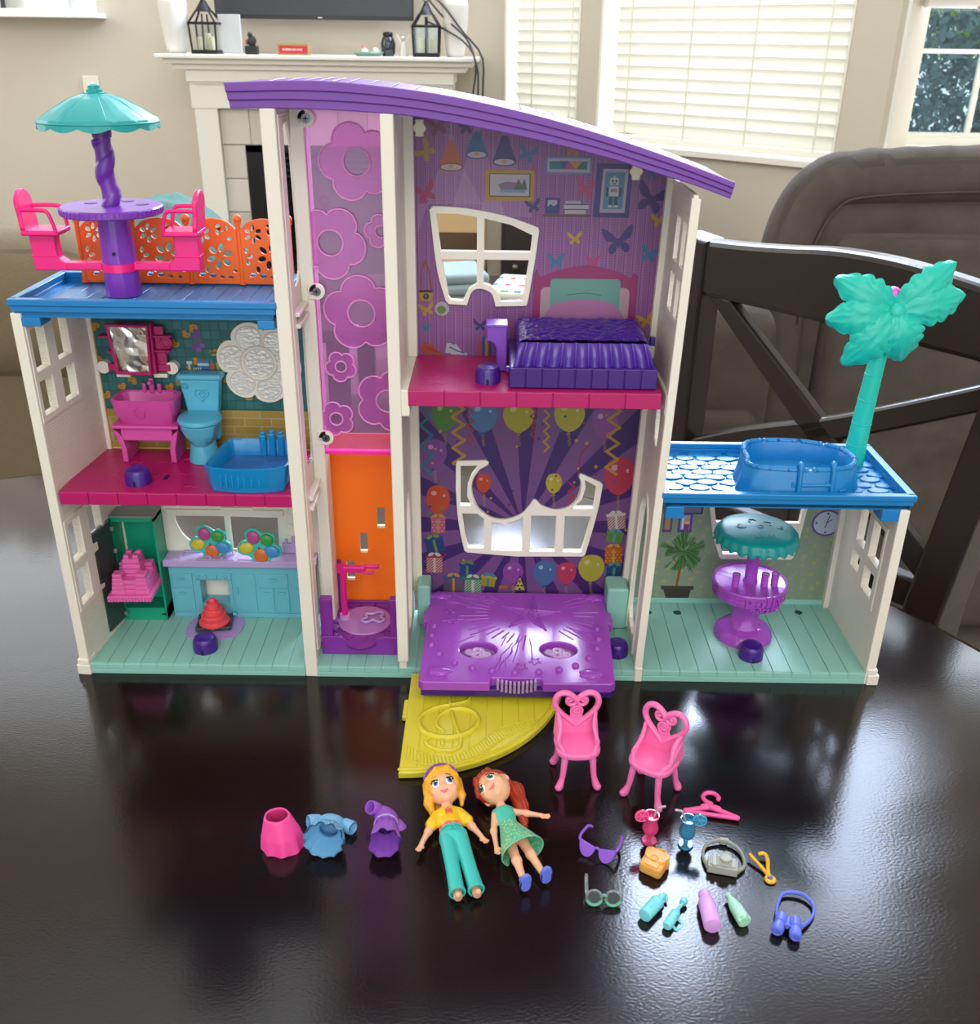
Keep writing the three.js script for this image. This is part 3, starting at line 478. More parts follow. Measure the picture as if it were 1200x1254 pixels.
  // ----- bathroom back wall: printed tiles
  const bathPrint = print(-287, -134, 148, 268, 7, (c) => {
    fillR(c, -287, 148, -134, 268, '#1d5f60');
    for (let j = 0; j < 14; j++) for (let i = 0; i < 24; i++) { const x = -288 + i * 6.6, y = 181 + j * 6.6; const k = (i * 7 + j * 11) % 5; fillR(c, x + 0.35, y + 0.35, x + 6.25, y + 6.25, ['#2b7a78', '#24716f', '#318280', '#287573', '#2e7d7b'][k]); }
    const duck = (x, y, s, fl, a = 0) => { c.save(); c.translate(x, y); c.rotate(a); c.scale(fl * s, s); disc(c, 0, 0, 3, 1.9, '#d99a1e'); disc(c, -1.4, 2.5, 1.7, 1.6, '#d99a1e'); path(c, [[2.4, 0.6], [3.5, 2.2], [1.6, 1.4]], '#d99a1e'); path(c, [[-2.9, 2.5], [-4.0, 2.1], [-2.9, 1.7]], '#c0431c'); disc(c, -1.7, 2.9, 0.28, 0.28, '#2a1a10'); disc(c, 0.5, 0, 1.5, 0.9, '#b87d12'); c.restore(); };
    for (let j = 0; j < 7; j++) for (let i = 0; i < 9; i++) { if ((i + j) % 2) continue; const x = -284 + i * 10.2 * 1.75 / 1.0 * 0.98, y = 190 + j * 13.2; duck(x + (j % 2 ? 3 : 0), y, 1, (i + j) % 4 ? 1 : -1, j % 3 === 1 ? PI : 0); duck(x + 12, y + 7, 0.95, j % 2 ? 1 : -1, (i % 2) ? 0 : -0.25); }
    fillR(c, -287, 148, -134, 180, '#d0bf92');
    for (let j = 0; j < 5; j++) for (let i = 0; i < 9; i++) { const x = -292 + i * 20 + (j % 2 ? 8 : 0), y = 148 + j * 6.5; fillR(c, x + 0.4, y + 0.4, x + 19.6, y + 6.1, ['#c9a94e', '#bf9f46', '#c4a44a'][(i + j) % 3]); }
    // shelf things printed over the toilet
    fillR(c, -214, 211.5, -206, 219, '#4a7fb8'); fillR(c, -214, 214, -206, 216, '#d8e4ee'); c.lineCap = 'round';
    path(c, [[-210, 219], [-210.5, 228], [-213, 236]], null, '#3f7a38', 0.8); path(c, [[-208, 219], [-203, 224], [-199, 224]], null, '#3f7a38', 1.6); path(c, [[-211, 219], [-215, 222]], null, '#3f7a38', 1.2);
    for (const [x, y] of [[-213, 230], [-210, 233], [-214, 235], [-211, 238], [-213, 240], [-209, 229], [-212, 226], [-215, 228]]) disc(c, x, y, 1.9, 1.6, (x * 3 + y) % 2 ? '#8c3fa0' : '#a554b4');
    fillR(c, -205.5, 211, -202, 216, '#d0603c'); fillR(c, -204.3, 216, -203.2, 218, '#d0603c'); fillR(c, -200.5, 211, -197, 217, '#b9b23e'); fillR(c, -199.3, 217, -198.2, 220, '#b9b23e');
    fillR(c, -221, 211, -219.5, 217, '#e4e4e0'); fillR(c, -222, 215, -218, 217.5, '#e4e4e0'); for (let k = 0; k < 4; k++) fillR(c, -217.5 + k * 1.6, 211, -216.5 + k * 1.6, 212.6, '#e4e4e0');
    path(c, [[-231, 205], [-231, 199], [-224, 199]], null, '#8aa6a2', 0.8); fillR(c, -228, 194, -219, 203, '#dfe3dc');
  });
  const bw = M(0xd0d0d0, 0.5, { map: bathPrint });
  H('back_wall', xyUV(clean(E(shape(mm(rect(-287, -134, 148, 268))), 0.002, -0.0822)), -0.287, 0.148, 0.153, 0.12), bw, 'printed wall of teal tiles with yellow ducks above ochre bricks', true);
  H('wall_edge_strip', [X(-0.2872, -0.2858, 0.1487, 0.268, -0.081, -0.0785), X(-0.287, -0.134, 0.1487, 0.1497, -0.0805, -0.0795)], M(0xe0c070, 0.5), 'pale gold edge of the printed wall');
  // flower window
  {
    const g = new THREE.Group(); g.name = 'flower_window'; g.position.set(-0.1688, 0.2172, -0.0796); house.add(g); g.userData.label = 'white flower-shaped window with pearly panes';
    const out = [], inn = [];
    const pearl = M(0xd8d5cc, 0.3, { bumpMap: dataTex(128, tile((u, v) => 0.5 + 0.5 * fbm(u * 8, v * 14, 8, 3)), false, 1 / 0.03), bumpScale: 0.0012, metalness: 0.25 });
    for (let k = 0; k < 6; k++) { const a = rad(90 + 30 + k * 60 - 12), cx = 0.0185 * Math.cos(a), cy = 0.0185 * Math.sin(a); out.push([cx, cy]); }
    const outline = petals(0, 0, 6, 0.0308, 0.2, rad(108), 120);
    obj('frame', E(shape(outline), 0.0014, 0, 0.0004), WHITE, g);
    for (let k = 0; k < 6; k++) { const a = rad(108 + k * 60); const p = []; const d = 0.0196; p.push(...ell(d * Math.cos(a), d * Math.sin(a), 0.0085, 0.0088, 24, a).map(([x, y]) => { const q = Math.hypot(x, y); return q < 0.0135 ? [x / q * 0.0135, y / q * 0.0135] : [x, y]; }));
      obj('pane', E(shape(p), 0.0007, 0.0012, 0.0002), pearl, g); obj('pane_rim', T(p.map(([x, y]) => [x, y, 0.0018]), 0.00045, { closed: true, n: 48, seg: 6 }), WHITE, g); }
    obj('centre_ring', [TO(0.0117, 0.0016, 0, 0, 0.0014, 0, 0, 0, 8, 40)], WHITE, g); obj('pane', E(shape(ell(0, 0, 0.0104)), 0.0006, 0.0014, 0.0002), pearl, g);
  }
  // mirror clips on the wall
  for (const x of [-0.2806, -0.2312]) H('wall_clip', C(0.0046, 0.0046, 0.006, x, 0.2138, -0.077, 20, PI / 2), WHITE); for (const x of [-0.267, -0.24]) H('wall_clip', X(x - 0.005, x + 0.005, 0.2065, 0.2095, -0.081, -0.074, 0.0005), WHITE);
  // ----- kitchen back wall
  H('back_wall', E(shape(mm(rect(-287, -134, 0, 141)), [mm(smooth([[-246.5, 92], [-246, 86], [-242, 76], [-234, 68], [-224, 63.5]], 5, false).concat([[-208, 63.5], [-208, 92.3]])), mm([[-203.5, 63.5], [-167, 63.5], [-166, 91.5], [-203.5, 92]])]), 0.002, -0.0825, 0.0003), WHITE);
  H('window_trim', [X(-0.252, -0.161, 0.0935, 0.0985, -0.0805, -0.0785, 0.0005), E(shape(mm([[-222, 96], [-212, 96], [-209, 100.5], [-185, 100.5], [-182, 96], [-175, 96], [-175, 93], [-222, 93]])), 0.002, -0.0808, 0.0003)], WHITE);
  for (const [x, y] of [[-157.5, 84], [-152, 92], [-158, 74], [-151, 81], [-156, 97], [-150, 70]]) H('wall_ring', TO(0.0024, 0.00035, x / 1000, y / 1000, -0.0803, 0, 0, 0, 6, 20), WHITE);
  // ----- blue roof terraces
  const terrace = (x0, x1, y0, y1, zb, label) => {
    const t = new THREE.Group(); t.name = 'roof_terrace'; house.add(t); t.userData.label = label;
    const st = (k) => 0.0016 * k, hh = (y1 - y0) / 3, c = [];
    const ring = (o, a, b, r = 0.0004) => { c.push(X(x0 - o, x1 + o, a, b, 0 - 0.003, 0 + o, r), X(x0 - o, x1 + o, a, b, zb - o, zb + 0.003, r), X(x0 - o, x0 + 0.003, a, b, zb, 0, r), X(x1 - 0.003, x1 + o, a, b, zb, 0, r)); };
    ring(0.0, y0, y0 + hh * 0.95); ring(0.0013, y0 + hh * 0.95, y0 + hh * 1.9); ring(0.0026, y0 + hh * 1.9, y1, 0.0008);
    obj('cornice', c, BLUE, t);
    obj('deck_base', X(x0, x1, y0 + 0.001, y1 - 0.0078, zb, 0), BLUE, t);
    return t;
  };
  const lt = terrace(-0.3005, -0.1375, 0.2692, 0.2812, -0.080, 'left bright blue roof terrace with plank deck');
  const deckBlue = BLUE;
  for (let i = 0; i < 15; i++) { const a = -0.2985 + i * 0.0106; obj('plank', put(E(shape([[a, -0.077], [a + 0.0102, -0.077], [a + 0.0102, -0.003], [a, -0.003]].map(([x, z]) => [Math.min(x, -0.139), z])), 0.0012, 0, 0.0003, 1), 0, 0.2736, 0, PI / 2).translate(0, 0.0006, 0), deckBlue, lt); }
  for (const [a, b] of [[-0.298, -0.2845], [-0.148, -0.1372]]) obj('corbel', X(a, b, 0.2638, 0.2695, -0.014, 0.0015, 0.0006), BLUE, lt);
  const rt = terrace(0.1195, 0.2875, 0.1436, 0.155, -0.092, 'right bright blue roof terrace with cobbled deck');
  for (const [a, b] of [[0.1205, 0.1330], [0.2685, 0.281]]) obj('corbel', X(a, b, 0.1352, 0.144, -0.014, 0.0012, 0.0006), BLUE, rt);
  for (let j = 0; j < 11; j++) for (let i = 0; i < 13; i++) { const cx = 0.1225 + i * 0.0158 + (j % 2 ? 0.0079 : 0) + rr(-0.0016, 0.0016), cz = -0.0865 + j * 0.0090 + rr(-0.0011, 0.0011); if (cx < 0.125 || cx > 0.284 || cz > -0.006) continue; if (cx > 0.187 && cx < 0.252 && cz > -0.058 && cz < -0.012) continue;
    const q = flat(E(shape(smooth(Array.from({ length: 8 }, (_, k) => { const a = k / 8 * 2 * PI; return [0.0082 * Math.cos(a) * rr(0.78, 1.06), 0.0050 * Math.sin(a) * rr(0.78, 1.06)]; }), 3)), 0.0013, 0, 0.0005, 1)); obj('cobble', put(q, cx, 0.1471, cz), BLUE, rt); }
  // pool moulded on the right terrace: D-shaped, straight side to the left
  {
    const p = new THREE.Group(); p.name = 'pool'; house.add(p); p.userData.label = 'raised blue pool with a stone rim and ladder';
    const outl = (k, y) => smooth([[0.178 - k, -0.03], [0.176 - k, -0.020], [0.185 - k * 0.6, -0.0095 + k], [0.215, -0.0065 + k], [0.242, -0.0105 + k], [0.255 + k, -0.024], [0.256 + k, -0.04], [0.248 + k * 0.7, -0.054 - k * 0.5], [0.225, -0.064 - k], [0.2, -0.065 - k], [0.185 - k * 0.5, -0.059 - k * 0.6], [0.179 - k, -0.045]], 5).map(([x, z]) => V(x, y, z));
    const loft = (loops) => { const pos = [], n = loops[0].length; for (let r = 0; r + 1 < loops.length; r++) for (let i = 0; i < n; i++) { const a = loops[r][i], b = loops[r][(i + 1) % n], c2 = loops[r + 1][(i + 1) % n], d = loops[r + 1][i]; for (const v of [a, b, c2, a, c2, d]) pos.push(v.x, v.y, v.z); } const g = new THREE.BufferGeometry(); g.setAttribute('position', new THREE.Float32BufferAttribute(pos, 3)); const m = mergeVertices(g, 1e-6); m.computeVertexNormals(); return toCreasedNormals(m, 0.7); };
    obj('basin', [loft([outl(0.004, 0.1478), outl(0.0015, 0.156), outl(0.0005, 0.167), outl(-0.0005, 0.1688), outl(-0.0035, 0.1688), outl(-0.0045, 0.167), outl(-0.0055, 0.155)]), flat(E(shape(outl(-0.005, 0).map((v) => [v.x, -v.z])), 0.001, 0)).translate(0, 0.1545, 0)], BLUE, p);
    const rimPts = outl(-0.0018, 0.1688), n = rimPts.length; for (let k = 0; k < 26; k++) { const seg = []; for (let q = 0; q <= 3; q++) seg.push(rimPts[Math.floor((k + 0.06 + q / 3 * 0.86) / 26 * n) % n]); obj('rim_stone', T(seg, 0.0021, { n: 6, seg: 7 }).map((g) => put(g, 0, -0.0002, 0)), BLUE, p); }
    const ps = outl(0.0042, 0.153); for (let k = 0; k < 30; k++) { const a = ps[Math.floor(k / 30 * n)], b = ps[Math.floor((k + 0.5) / 30 * n) % n]; if (a.z < -0.02 || a.x < 0.186 || a.x > 0.25) continue; obj('side_stone', put(new RoundedBoxGeometry(0.0060, 0.0042, 0.0016, 2, 0.0007), a.x, 0.1525 + (k % 2) * 0.0065, a.z - 0.0022 - (k % 2) * 0.001, 0, Math.atan2(-(b.z - a.z), b.x - a.x)), BLUE, p); }
    obj('ladder', [T([[0.2105, 0.148, -0.0035], [0.2105, 0.164, -0.0045], [0.2105, 0.1735, -0.0068], [0.2105, 0.17, -0.010]], 0.0019, { n: 20 }), T([[0.2335, 0.148, -0.0055], [0.2335, 0.164, -0.0065], [0.2335, 0.1735, -0.0088], [0.2335, 0.17, -0.012]], 0.0019, { n: 20 }), line([0.2105, 0.153, -0.004], [0.2335, 0.153, -0.0055], 0.0012), line([0.2105, 0.159, -0.004], [0.2335, 0.159, -0.0058], 0.0012)], BLUE, p);
    obj('float_ring', TO(0.0065, 0.0016, 0.2225, 0.1562, -0.022, PI / 2), BLUE, p);
  }
}
{
  // ----- lift shaft: left frame wall, right wall, panels
  const y1 = 0.392;
  H('wall', sideways(E(shape(mm(rect(0, 66, 0, 392)), [mm(smooth([[16, 291], [16, 350], [19, 372], [27, 381], [40, 383], [47, 372], [49, 350], [49, 291]], 4)), mm(smooth([[16, 160], [16, 210], [16, 262], [30, 264], [49, 262], [49, 210], [49, 160], [30, 158]], 4)), mm(smooth([[16, 14], [16, 80], [16, 128], [30, 133], [49, 128], [49, 80], [49, 14], [30, 12]], 4))]), 0.0018, 0, 0.0003, 1), -0.1303), SIDING);
  H('front_post', [X(-0.1358, -0.1268, 0.0, 0.3935, -0.006, 0.0015, 0.001), X(-0.1275, -0.1262, 0.02, 0.39, -0.016, -0.004, 0.0004)], WHITE);
  for (const y of [0.2685, 0.261, 0.1385, 0.131]) H('ledge', X(-0.1285, -0.1235, y, y + 0.0028, -0.052, -0.012, 0.0006), WHITE);
  H('rear_post', [X(-0.1285, -0.1195, 0.009, 0.392, -0.0665, -0.046, 0.001)], WHITE);
  for (const y of [0.385, 0.2776, 0.1732]) { const g = new THREE.Group(); g.name = 'screw_tab'; g.position.set(-0.1175, y, -0.0455); house.add(g); obj('tab', [C(0.0052, 0.0052, 0.002, 0, 0, 0, 22, PI / 2), X(-0.006, 0, -0.0052, 0.0052, -0.001, 0.001, 0.0004)], WHITE, g); const sc = obj('screw', [C(0.0028, 0.0028, 0.0012, 0, 0, 0.0014, 18, PI / 2)], M(0x6a6a70, 0.3, { metalness: 0.9 }), g); obj('screw_slot', [B(0.0034, 0.0007, 0.0003, 0, 0, 0.0021), B(0.0007, 0.0034, 0.0003, 0, 0, 0.0021)], M(0x1a1a1c, 0.5), g); }
  const pinkClear = M(0xf4c8f0, 0.1, { transmission: 0.92, thickness: 0, side: THREE.DoubleSide }), pinkFlower = M(0xea9ae2, 0.1, { transmission: 0.8, thickness: 0, side: THREE.DoubleSide }), pinkEdge = M(0xff2fb4, 0.3, { transmission: 0.3, thickness: 0 });
  const pp = new THREE.Group(); pp.name = 'lift_panel'; house.add(pp); pp.userData.label = 'clear pink panel embossed with flowers';
  obj('sheet', X(-0.1205, -0.0660, 0.161, 0.391, -0.0508, -0.0496), pinkClear, pp);
  obj('edge_strip', [X(-0.1218, -0.1195, 0.16, 0.391, -0.052, -0.0475, 0.0004), X(-0.1215, -0.066, 0.1595, 0.1622, -0.052, -0.0475, 0.0004)], pinkEdge, pp);
  for (const [x, y, r, a] of [[-87.7, 359.5, 24, 0.3], [-107.2, 308.9, 23.5, 0.7], [-73.6, 316.7, 10.8, 0.2], [-88.8, 262.4, 25.5, 0.1], [-104.7, 225, 10.8, 0.5], [-73.0, 200.3, 22.5, 0.9], [-110, 186.5, 12.8, 0.3]]) {
    const clip = (p) => p.map(([u, v]) => [Math.min(Math.max(u, -0.1195), -0.0665), v]);
    const g = new THREE.Group(); g.name = 'flower'; pp.add(g);
    const o = clip(petals(x / 1000, y / 1000, 5, r / 1000, 0.27, a + PI / 2, 100)), hole = ell(x / 1000, y / 1000, r * 0.00034);
    obj('petals', E(shape(o, Math.abs(x + 93) < 20 || r < 15 ? [hole] : [clip(hole)]), 0.0016, -0.0494, 0.0006), pinkFlower, g);
    obj('rim', [T(o.map(([u, v]) => [u, v, -0.0476]), 0.0006, { closed: true, n: 110, seg: 6 }), T(ell(x / 1000, y / 1000, r * 0.00036).map(([u, v]) => [Math.max(u, -0.1195), v, -0.0476]), 0.0006, { closed: true, n: 40, seg: 6 })], M(0xf7b4e6, 0.15, { transmission: 0.35, thickness: 0 }), g);
  }
  for (const [x, y] of [[-110, 335], [-100, 166], [-75, 168]]) obj('moulding_mark', TO(0.0028, 0.0003, x / 1000, y / 1000, -0.0494, 0, 0, 0, 5, 20), pinkClear, pp);
  // orange panel
  H('orange_panel', E(shape(mm(rect(-130, -62, 15, 165)), [mm(rect(-87.5, -81.5, 88, 104)), mm(rect(-101.5, -95.8, 66, 82)), mm(rect(-113, -107, 41, 57))]), 0.0016, -0.0768, 0.0002), M(0xff7c18, 0.3, { transmission: 0.1, thickness: 0 }), 'translucent orange panel with three slots');
  for (const [a, b, y] of [[-87.5, -81.5, 88], [-101.5, -95.8, 66], [-113, -107, 41]]) H('slot_lip', X(a / 1000, b / 1000, y / 1000 - 0.0012, y / 1000 + 0.0008, -0.0772, -0.0745), M(0xf4d9a8, 0.5));
  H('wall', sideways(E(shape(mm(rect(0, 80, 0, 391)), [mm(smooth([[30, 26], [30, 100], [34, 124], [45, 132], [56, 124], [60, 100], [60, 26]], 5))]), 0.0055, 0, 0.0005, 1), -0.0658), WHITE);
  H('front_post', [X(-0.0668, -0.0588, 0.014, 0.3915, -0.006, 0.0015, 0.001), X(-0.0608, -0.0535, 0.2065, 0.2245, -0.078, 0.0, 0.001), X(-0.0605, -0.0588, 0.225, 0.39, -0.03, -0.004, 0.0006), X(-0.0605, -0.0535, 0.2245, 0.386, -0.0805, -0.0745, 0.001), X(-0.0605, -0.0535, 0.03, 0.206, -0.0805, -0.0745, 0.001)], WHITE);
  // ----- middle base
  const f = H('floor', [X(-0.1300, 0.1125, 0, 0.0080, -0.082, 0.0), X(-0.1300, -0.048, 0, 0.0038, -0.01, 0.0012, 0.0003), X(0.088, 0.1125, 0, 0.0038, -0.01, 0.0012, 0.0003)], AQUA);
  for (let i = 0; i < 19; i++) { const a = -0.13 + i * 0.01276; obj('plank', X(a + 0.0002, a + 0.01256, 0.0074, 0.0086, -0.0818, -0.0002, 0.00025), AQUA, f); obj('front_board', X(a + 0.0002, a + 0.01256, 0.004, 0.008, -0.002, 0.0006, 0.0003), AQUA, f); }
  H('hinge_block', [X(-0.0562, -0.0462, 0.0086, 0.0445, -0.078, -0.058, 0.0018)], AQUA); H('hinge_block', [X(0.0928, 0.1098, 0.0086, 0.0455, -0.079, -0.056, 0.0025)], AQUA);
  // ----- right wall of the middle part, leaning out a little towards the top
  const w3 = new THREE.Group(); w3.name = 'wall'; w3.position.set(0.1097, 0, 0); w3.rotation.z = -rad(1.45); house.add(w3);
  const us = [[4, 16], [26, 40]], ys = [[304, 331], [272, 296]];
  obj('siding', side(mm([[0, 0], [79, 0], [79, 349], [0, 349]]), [...panes(us, ys), mm(smooth([[19, 30], [19, 110], [25, 130], [35, 137], [46, 130], [54, 110], [56, 30]], 5)), mm(smooth([[24, 178], [22, 194], [26, 206], [36, 206], [38, 194], [34, 181]], 5))], 0.0032, 0.0, 0.0004), SIDING, w3);
  obj('window_frame', side(mm(rect(-0.5, 44.5, 268, 335)), panes(us, ys), 0.0012, -0.001, 0.0003), WHITE, w3);
  obj('arch_trim', T([[-0.0002, 0.012, -0.0185], [-0.0002, 0.11, -0.0185], [-0.0002, 0.13, -0.0245], [-0.0002, 0.1375, -0.035], [-0.0002, 0.13, -0.0465], [-0.0002, 0.11, -0.0545], [-0.0002, 0.012, -0.0565]], 0.0011, { n: 40, seg: 6 }), WHITE, w3);
  obj('front_trim', [X(-0.0012, 0.0046, 0.0, 0.347, -0.004, 0.0015, 0.0008), X(-0.0018, 0.0036, 0.2095, 0.224, -0.07, 0.0, 0.001)], WHITE, w3); obj('rear_trim', X(-0.004, 0.001, 0.226, 0.36, -0.0805, -0.074, 0.0008), WHITE, w3); obj('rear_trim', X(-0.004, 0.001, 0.02, 0.21, -0.0805, -0.074, 0.0008), WHITE, w3);
}
{
  // ----- bedroom back wall: printed wallpaper
  const butterfly = (c, x, y, s, col, a) => { c.save(); c.translate(x, y); c.rotate(a); c.scale(s, s); for (const k of [-1, 1]) { path(c, smooth([[0, 0.5], [k * 3, 4.2], [k * 6.2, 6.4], [k * 6.6, 4.8], [k * 5, 1.2], [k * 0.6, -0.4]], 5), col); path(c, smooth([[0, -0.2], [k * 3, -0.6], [k * 4.6, -2.6], [k * 3.8, -4.8], [k * 1.8, -4.2], [k * 0.5, -1.6]], 5), col); } path(c, [[0, 1.6], [0, -2.6]], null, col, 0.8); c.restore(); };
  const bedPrint = print(-58, 120, 222, 390, 6, (c) => {
    fillR(c, -58, 222, 120, 390, '#9a4fa0');
    for (let x = -58; x < 120; x += 6.2) { fillR(c, x, 222, x + 0.5, 390, '#c48ac6'); fillR(c, x + 1.0, 222, x + 1.4, 390, '#c48ac6'); fillR(c, x + 4.6, 222, x + 5.0, 390, '#c48ac6'); for (let y = 222; y < 390; y += 1.15) fillR(c, x + 1.7, y, x + 4.3, y + 0.42, '#bd82c0'); }
    // printed lamp beams, part of the artwork
    c.globalAlpha = 0.32; path(c, [[-37, 354], [-21, 354], [-8, 330], [-52, 330], [-52, 310]], '#e2c4e4'); path(c, [[-18, 361], [-5, 361], [8, 322], [-30, 322]], '#e2c4e4'); path(c, [[-1, 357], [14, 357], [26, 322], [-10, 322]], '#e2c4e4'); c.globalAlpha = 1;
    const lamp = (x, yt, yb, w, col, rim) => { path(c, [[x, 390], [x, yt]], null, '#c9a6d2', 0.6); disc(c, x, yt + 1.5, 2.2, 2, '#b487c4'); path(c, [[x - 1.8, yt], [x + 1.8, yt], [x + w, yb], [x - w, yb]], col); disc(c, x, yb - 0.3, w, 2.7, rim); disc(c, x, yb - 0.3, w - 0.9, 2.0, '#dccbd6'); disc(c, x, yb + 0.4, 1.8, 1.1, '#e0b25c'); };
    lamp(-29, 370.5, 354, 8, '#d2642f', '#a8322c'); lamp(-12, 376, 362, 7.2, '#2c6da8', '#23538c'); lamp(6.3, 374, 357.7, 7.8, '#44308a', '#33256e');
    for (const [x, y, s, col, a] of [[-45.9, 363.4, 1.05, '#c99b35', 0.9], [-19.3, 378.4, 0.8, '#43307e', 0.1], [21.2, 362.7, 0.95, '#3f78b8', -0.3], [-46.3, 337, 1.15, '#c23a72', 0.35], [26.3, 329.2, 0.75, '#4a3488', 0.2], [105.7, 334.8, 1.65, '#44308e', -0.25], [85.4, 306.6, 1.6, '#44308e', 0.15], [112.3, 321.3, 0.85, '#d6a92e', 0.2], [55.5, 308.3, 0.75, '#e0b62c', 0.1], [43.2, 292.8, 0.88, '#3485b5', 0.05], [68.6, 292.7, 0.75, '#cf3d86', 0], [107.1, 298.3, 0.95, '#3485b5', -0.2], [104.7, 351.6, 0.7, '#3474ac', 0], [60.8, 341.3, 1.1, '#cc4080', -0.2], [51, 365.5, 0.8, '#c9883a', 0], [-46.6, 257.6, 0.8, '#d6a92e', 0.2], [-47.6, 244.6, 0.5, '#3485b5', 0], [-8.9, 246.8, 0.75, '#44308e', 0], [109.1, 252, 0.9, '#d6a92e', 0.3], [-37.7, 379, 1.1, '#9c2f6c', 0.2]]) butterfly(c, x, y, s, col, a);
    // framed prints
    fillR(c, -6.2, 332.8, 26.6, 352.4, '#d6a52e'); fillR(c, -3.6, 335.2, 24.2, 350.2, '#7a5a2a'); fillR(c, -3.0, 335.9, 23.2, 349.7, '#d9d0d8'); path(c, [[2, 343], [8, 345], [16, 344.5], [19, 340], [5, 339]], '#9a7fa0'); path(c, [[13, 340], [16, 347], [18, 343], [20, 347], [22, 340]], '#5f7058'); fillR(c, 4, 338, 21, 340, '#8fb0d0');
    fillR(c, 33.8, 350.3, 64.4, 361.5, '#6f8ec8'); fillR(c, 34.9, 351.4, 63.3, 360.4, '#d0c4dc'); fillR(c, 36.4, 353.4, 61.4, 358.4, '#2c8a9c'); path(c, [[46, 353.4], [49, 358.4], [54, 353.4]], '#d04a98'); path(c, [[49, 358.4], [58, 358.4], [54, 353.4]], '#e8a04c'); path(c, [[43, 358.4], [49, 358.4], [46, 353.4]], '#1f6a80'); path(c, [[58, 358.4], [61.4, 353.4], [54, 353.4]], '#1d7a78');
    path(c, [[68, 357.3], [92.2, 357.3], [91.2, 322.6], [67.0, 322.6]], '#43308c'); path(c, [[72.2, 354], [89.2, 354], [88.3, 325.8], [71.2, 325.8]], '#d4bcd4'); path(c, [[73.9, 352], [87, 352], [86.4, 328.2], [73.2, 328.2]], '#4f9cc0');
    const rb = '#d8dde2', dk = '#3a3f4a'; fillR(c, 77.3, 343.6, 83, 348.4, rb); fillR(c, 79.4, 348.4, 80.9, 349.8, rb); fillR(c, 78.3, 345.6, 79.7, 347, dk); fillR(c, 80.7, 345.6, 82.1, 347, dk); fillR(c, 78.9, 344.2, 81.4, 344.9, dk); fillR(c, 76.9, 336.6, 83.3, 342.8, rb); fillR(c, 78, 339.2, 82.2, 341.4, '#c88a9a'); fillR(c, 75, 336.4, 76.3, 342.2, dk); fillR(c, 83.9, 336.4, 85.2, 342.2, dk); fillR(c, 77.3, 330.6, 79.4, 336.2, dk); fillR(c, 80.8, 330.6, 82.9, 336.2, dk); fillR(c, 76.6, 329.2, 79.6, 330.8, rb); fillR(c, 80.5, 329.2, 83.4, 330.8, rb);
    fillR(c, 32.7, 322.8, 65.6, 324.4, '#7a4a3c'); fillR(c, 34.4, 324.6, 44.3, 335, '#3f3a94'); fillR(c, 36, 329, 42.5, 333.6, '#cfc2d8'); path(c, [[36, 329], [38, 331], [40, 329.4], [42.5, 331], [42.5, 327], [36, 327]], '#2c52a0');
    fillR(c, 48, 324.7, 62, 327.4, '#d8d0dc'); fillR(c, 46.9, 328, 63.8, 330.6, '#dcd6e0'); fillR(c, 48, 331.2, 58.4, 333.2, '#cfc6d4'); fillR(c, 46.9, 327.4, 63.8, 328, '#6a4a54'); fillR(c, 48, 330.6, 62, 331.2, '#5a3a6a');
    // hanging camera, badge, shoes, books
    path(c, [[-51, 270], [-49.8, 286], [-47.4, 292], [-45, 286], [-43, 270]], null, '#a8543c', 1.1); fillR(c, -51.8, 264, -42.5, 271, '#caa030'); fillR(c, -51.8, 270, -42.5, 271.6, '#2a2420'); disc(c, -47.1, 267.2, 2, 2, '#2a2630'); disc(c, -47.1, 267.2, 1, 1, '#777');
    disc(c, -35.9, 258.6, 5, 5, '#cfc6cf'); disc(c, -36.4, 257.8, 3.1, 2.8, '#7a9a4a');
    for (const [x, col, c2] of [[-43.3, '#d0562c', '#b8401e'], [-25.9, '#d9dae2', '#5060b8']]) { path(c, [[x - 8, 226.5], [x - 7, 233.5], [x - 4, 234], [x, 228.6], [x + 4, 227.6], [x + 4, 226]], col); path(c, [[x - 4, 225.5], [x - 3, 232.5], [x, 233], [x + 4, 227.6], [x + 8, 226.6], [x + 8, 225]], col); path(c, [[x - 5, 231], [x + 1, 228], [x + 6, 226.4]], null, c2, 0.9); }
    for (const [a, h, col] of [[-10, 236, '#cf5a2c'], [-7.4, 239, '#2c5cae'], [-5, 237.5, '#d8a02c'], [-2.6, 236, '#2c6a9c']]) fillR(c, a, 224.5, a + 1.9, h, col);
    // printed headboard and pillows
    path(c, [[27.9, 228], [27.9, 283], [30, 287], [32, 283], ...smooth([[33, 282], [46, 287], [64.5, 290.3], [84, 287], [96, 282]], 5, false), [97.5, 286], [100.9, 283], [100.9, 228]], '#b42a7c');
    path(c, rect(33.3, 95.7, 240, 275, 4), '#d8b0c0'); path(c, rect(40, 89, 258, 281, 2.5), '#7cbcae'); path(c, smooth([[52, 269.6], [65, 271], [76, 269.6]], 5, false), null, '#4c8a80', 0.6); path(c, smooth([[40, 250], [42, 262], [55, 266], [66, 266.4], [78, 265.6], [88, 261], [89, 250]], 6), '#d48ac4');
  });
  const winBed = mm([...smooth([[-41.4, 328.9], [-24.9, 328.3], [-6.7, 326], [12.4, 321.8], [30, 315.8]], 5, false), ...smooth([[31, 313.5], [28.4, 291.2], [24.5, 264.8], [22.4, 261.7]], 5, false), [1.7, 261], ...smooth([[1.2, 264], [-1.6, 270.5], [-8.7, 273.4], [-14.7, 271.1], [-18.3, 261.6]], 5, false), [-31.1, 262.3], ...smooth([[-33.5, 265], [-39.4, 287.8], [-43.8, 326.3]], 5, false)]);
  const bp = [[-57.5, 223], [118.5, 223], [118.5, 350], [92, 360], [66, 368], [30, 376], [0, 382], [-30, 388], [-57.5, 391]];
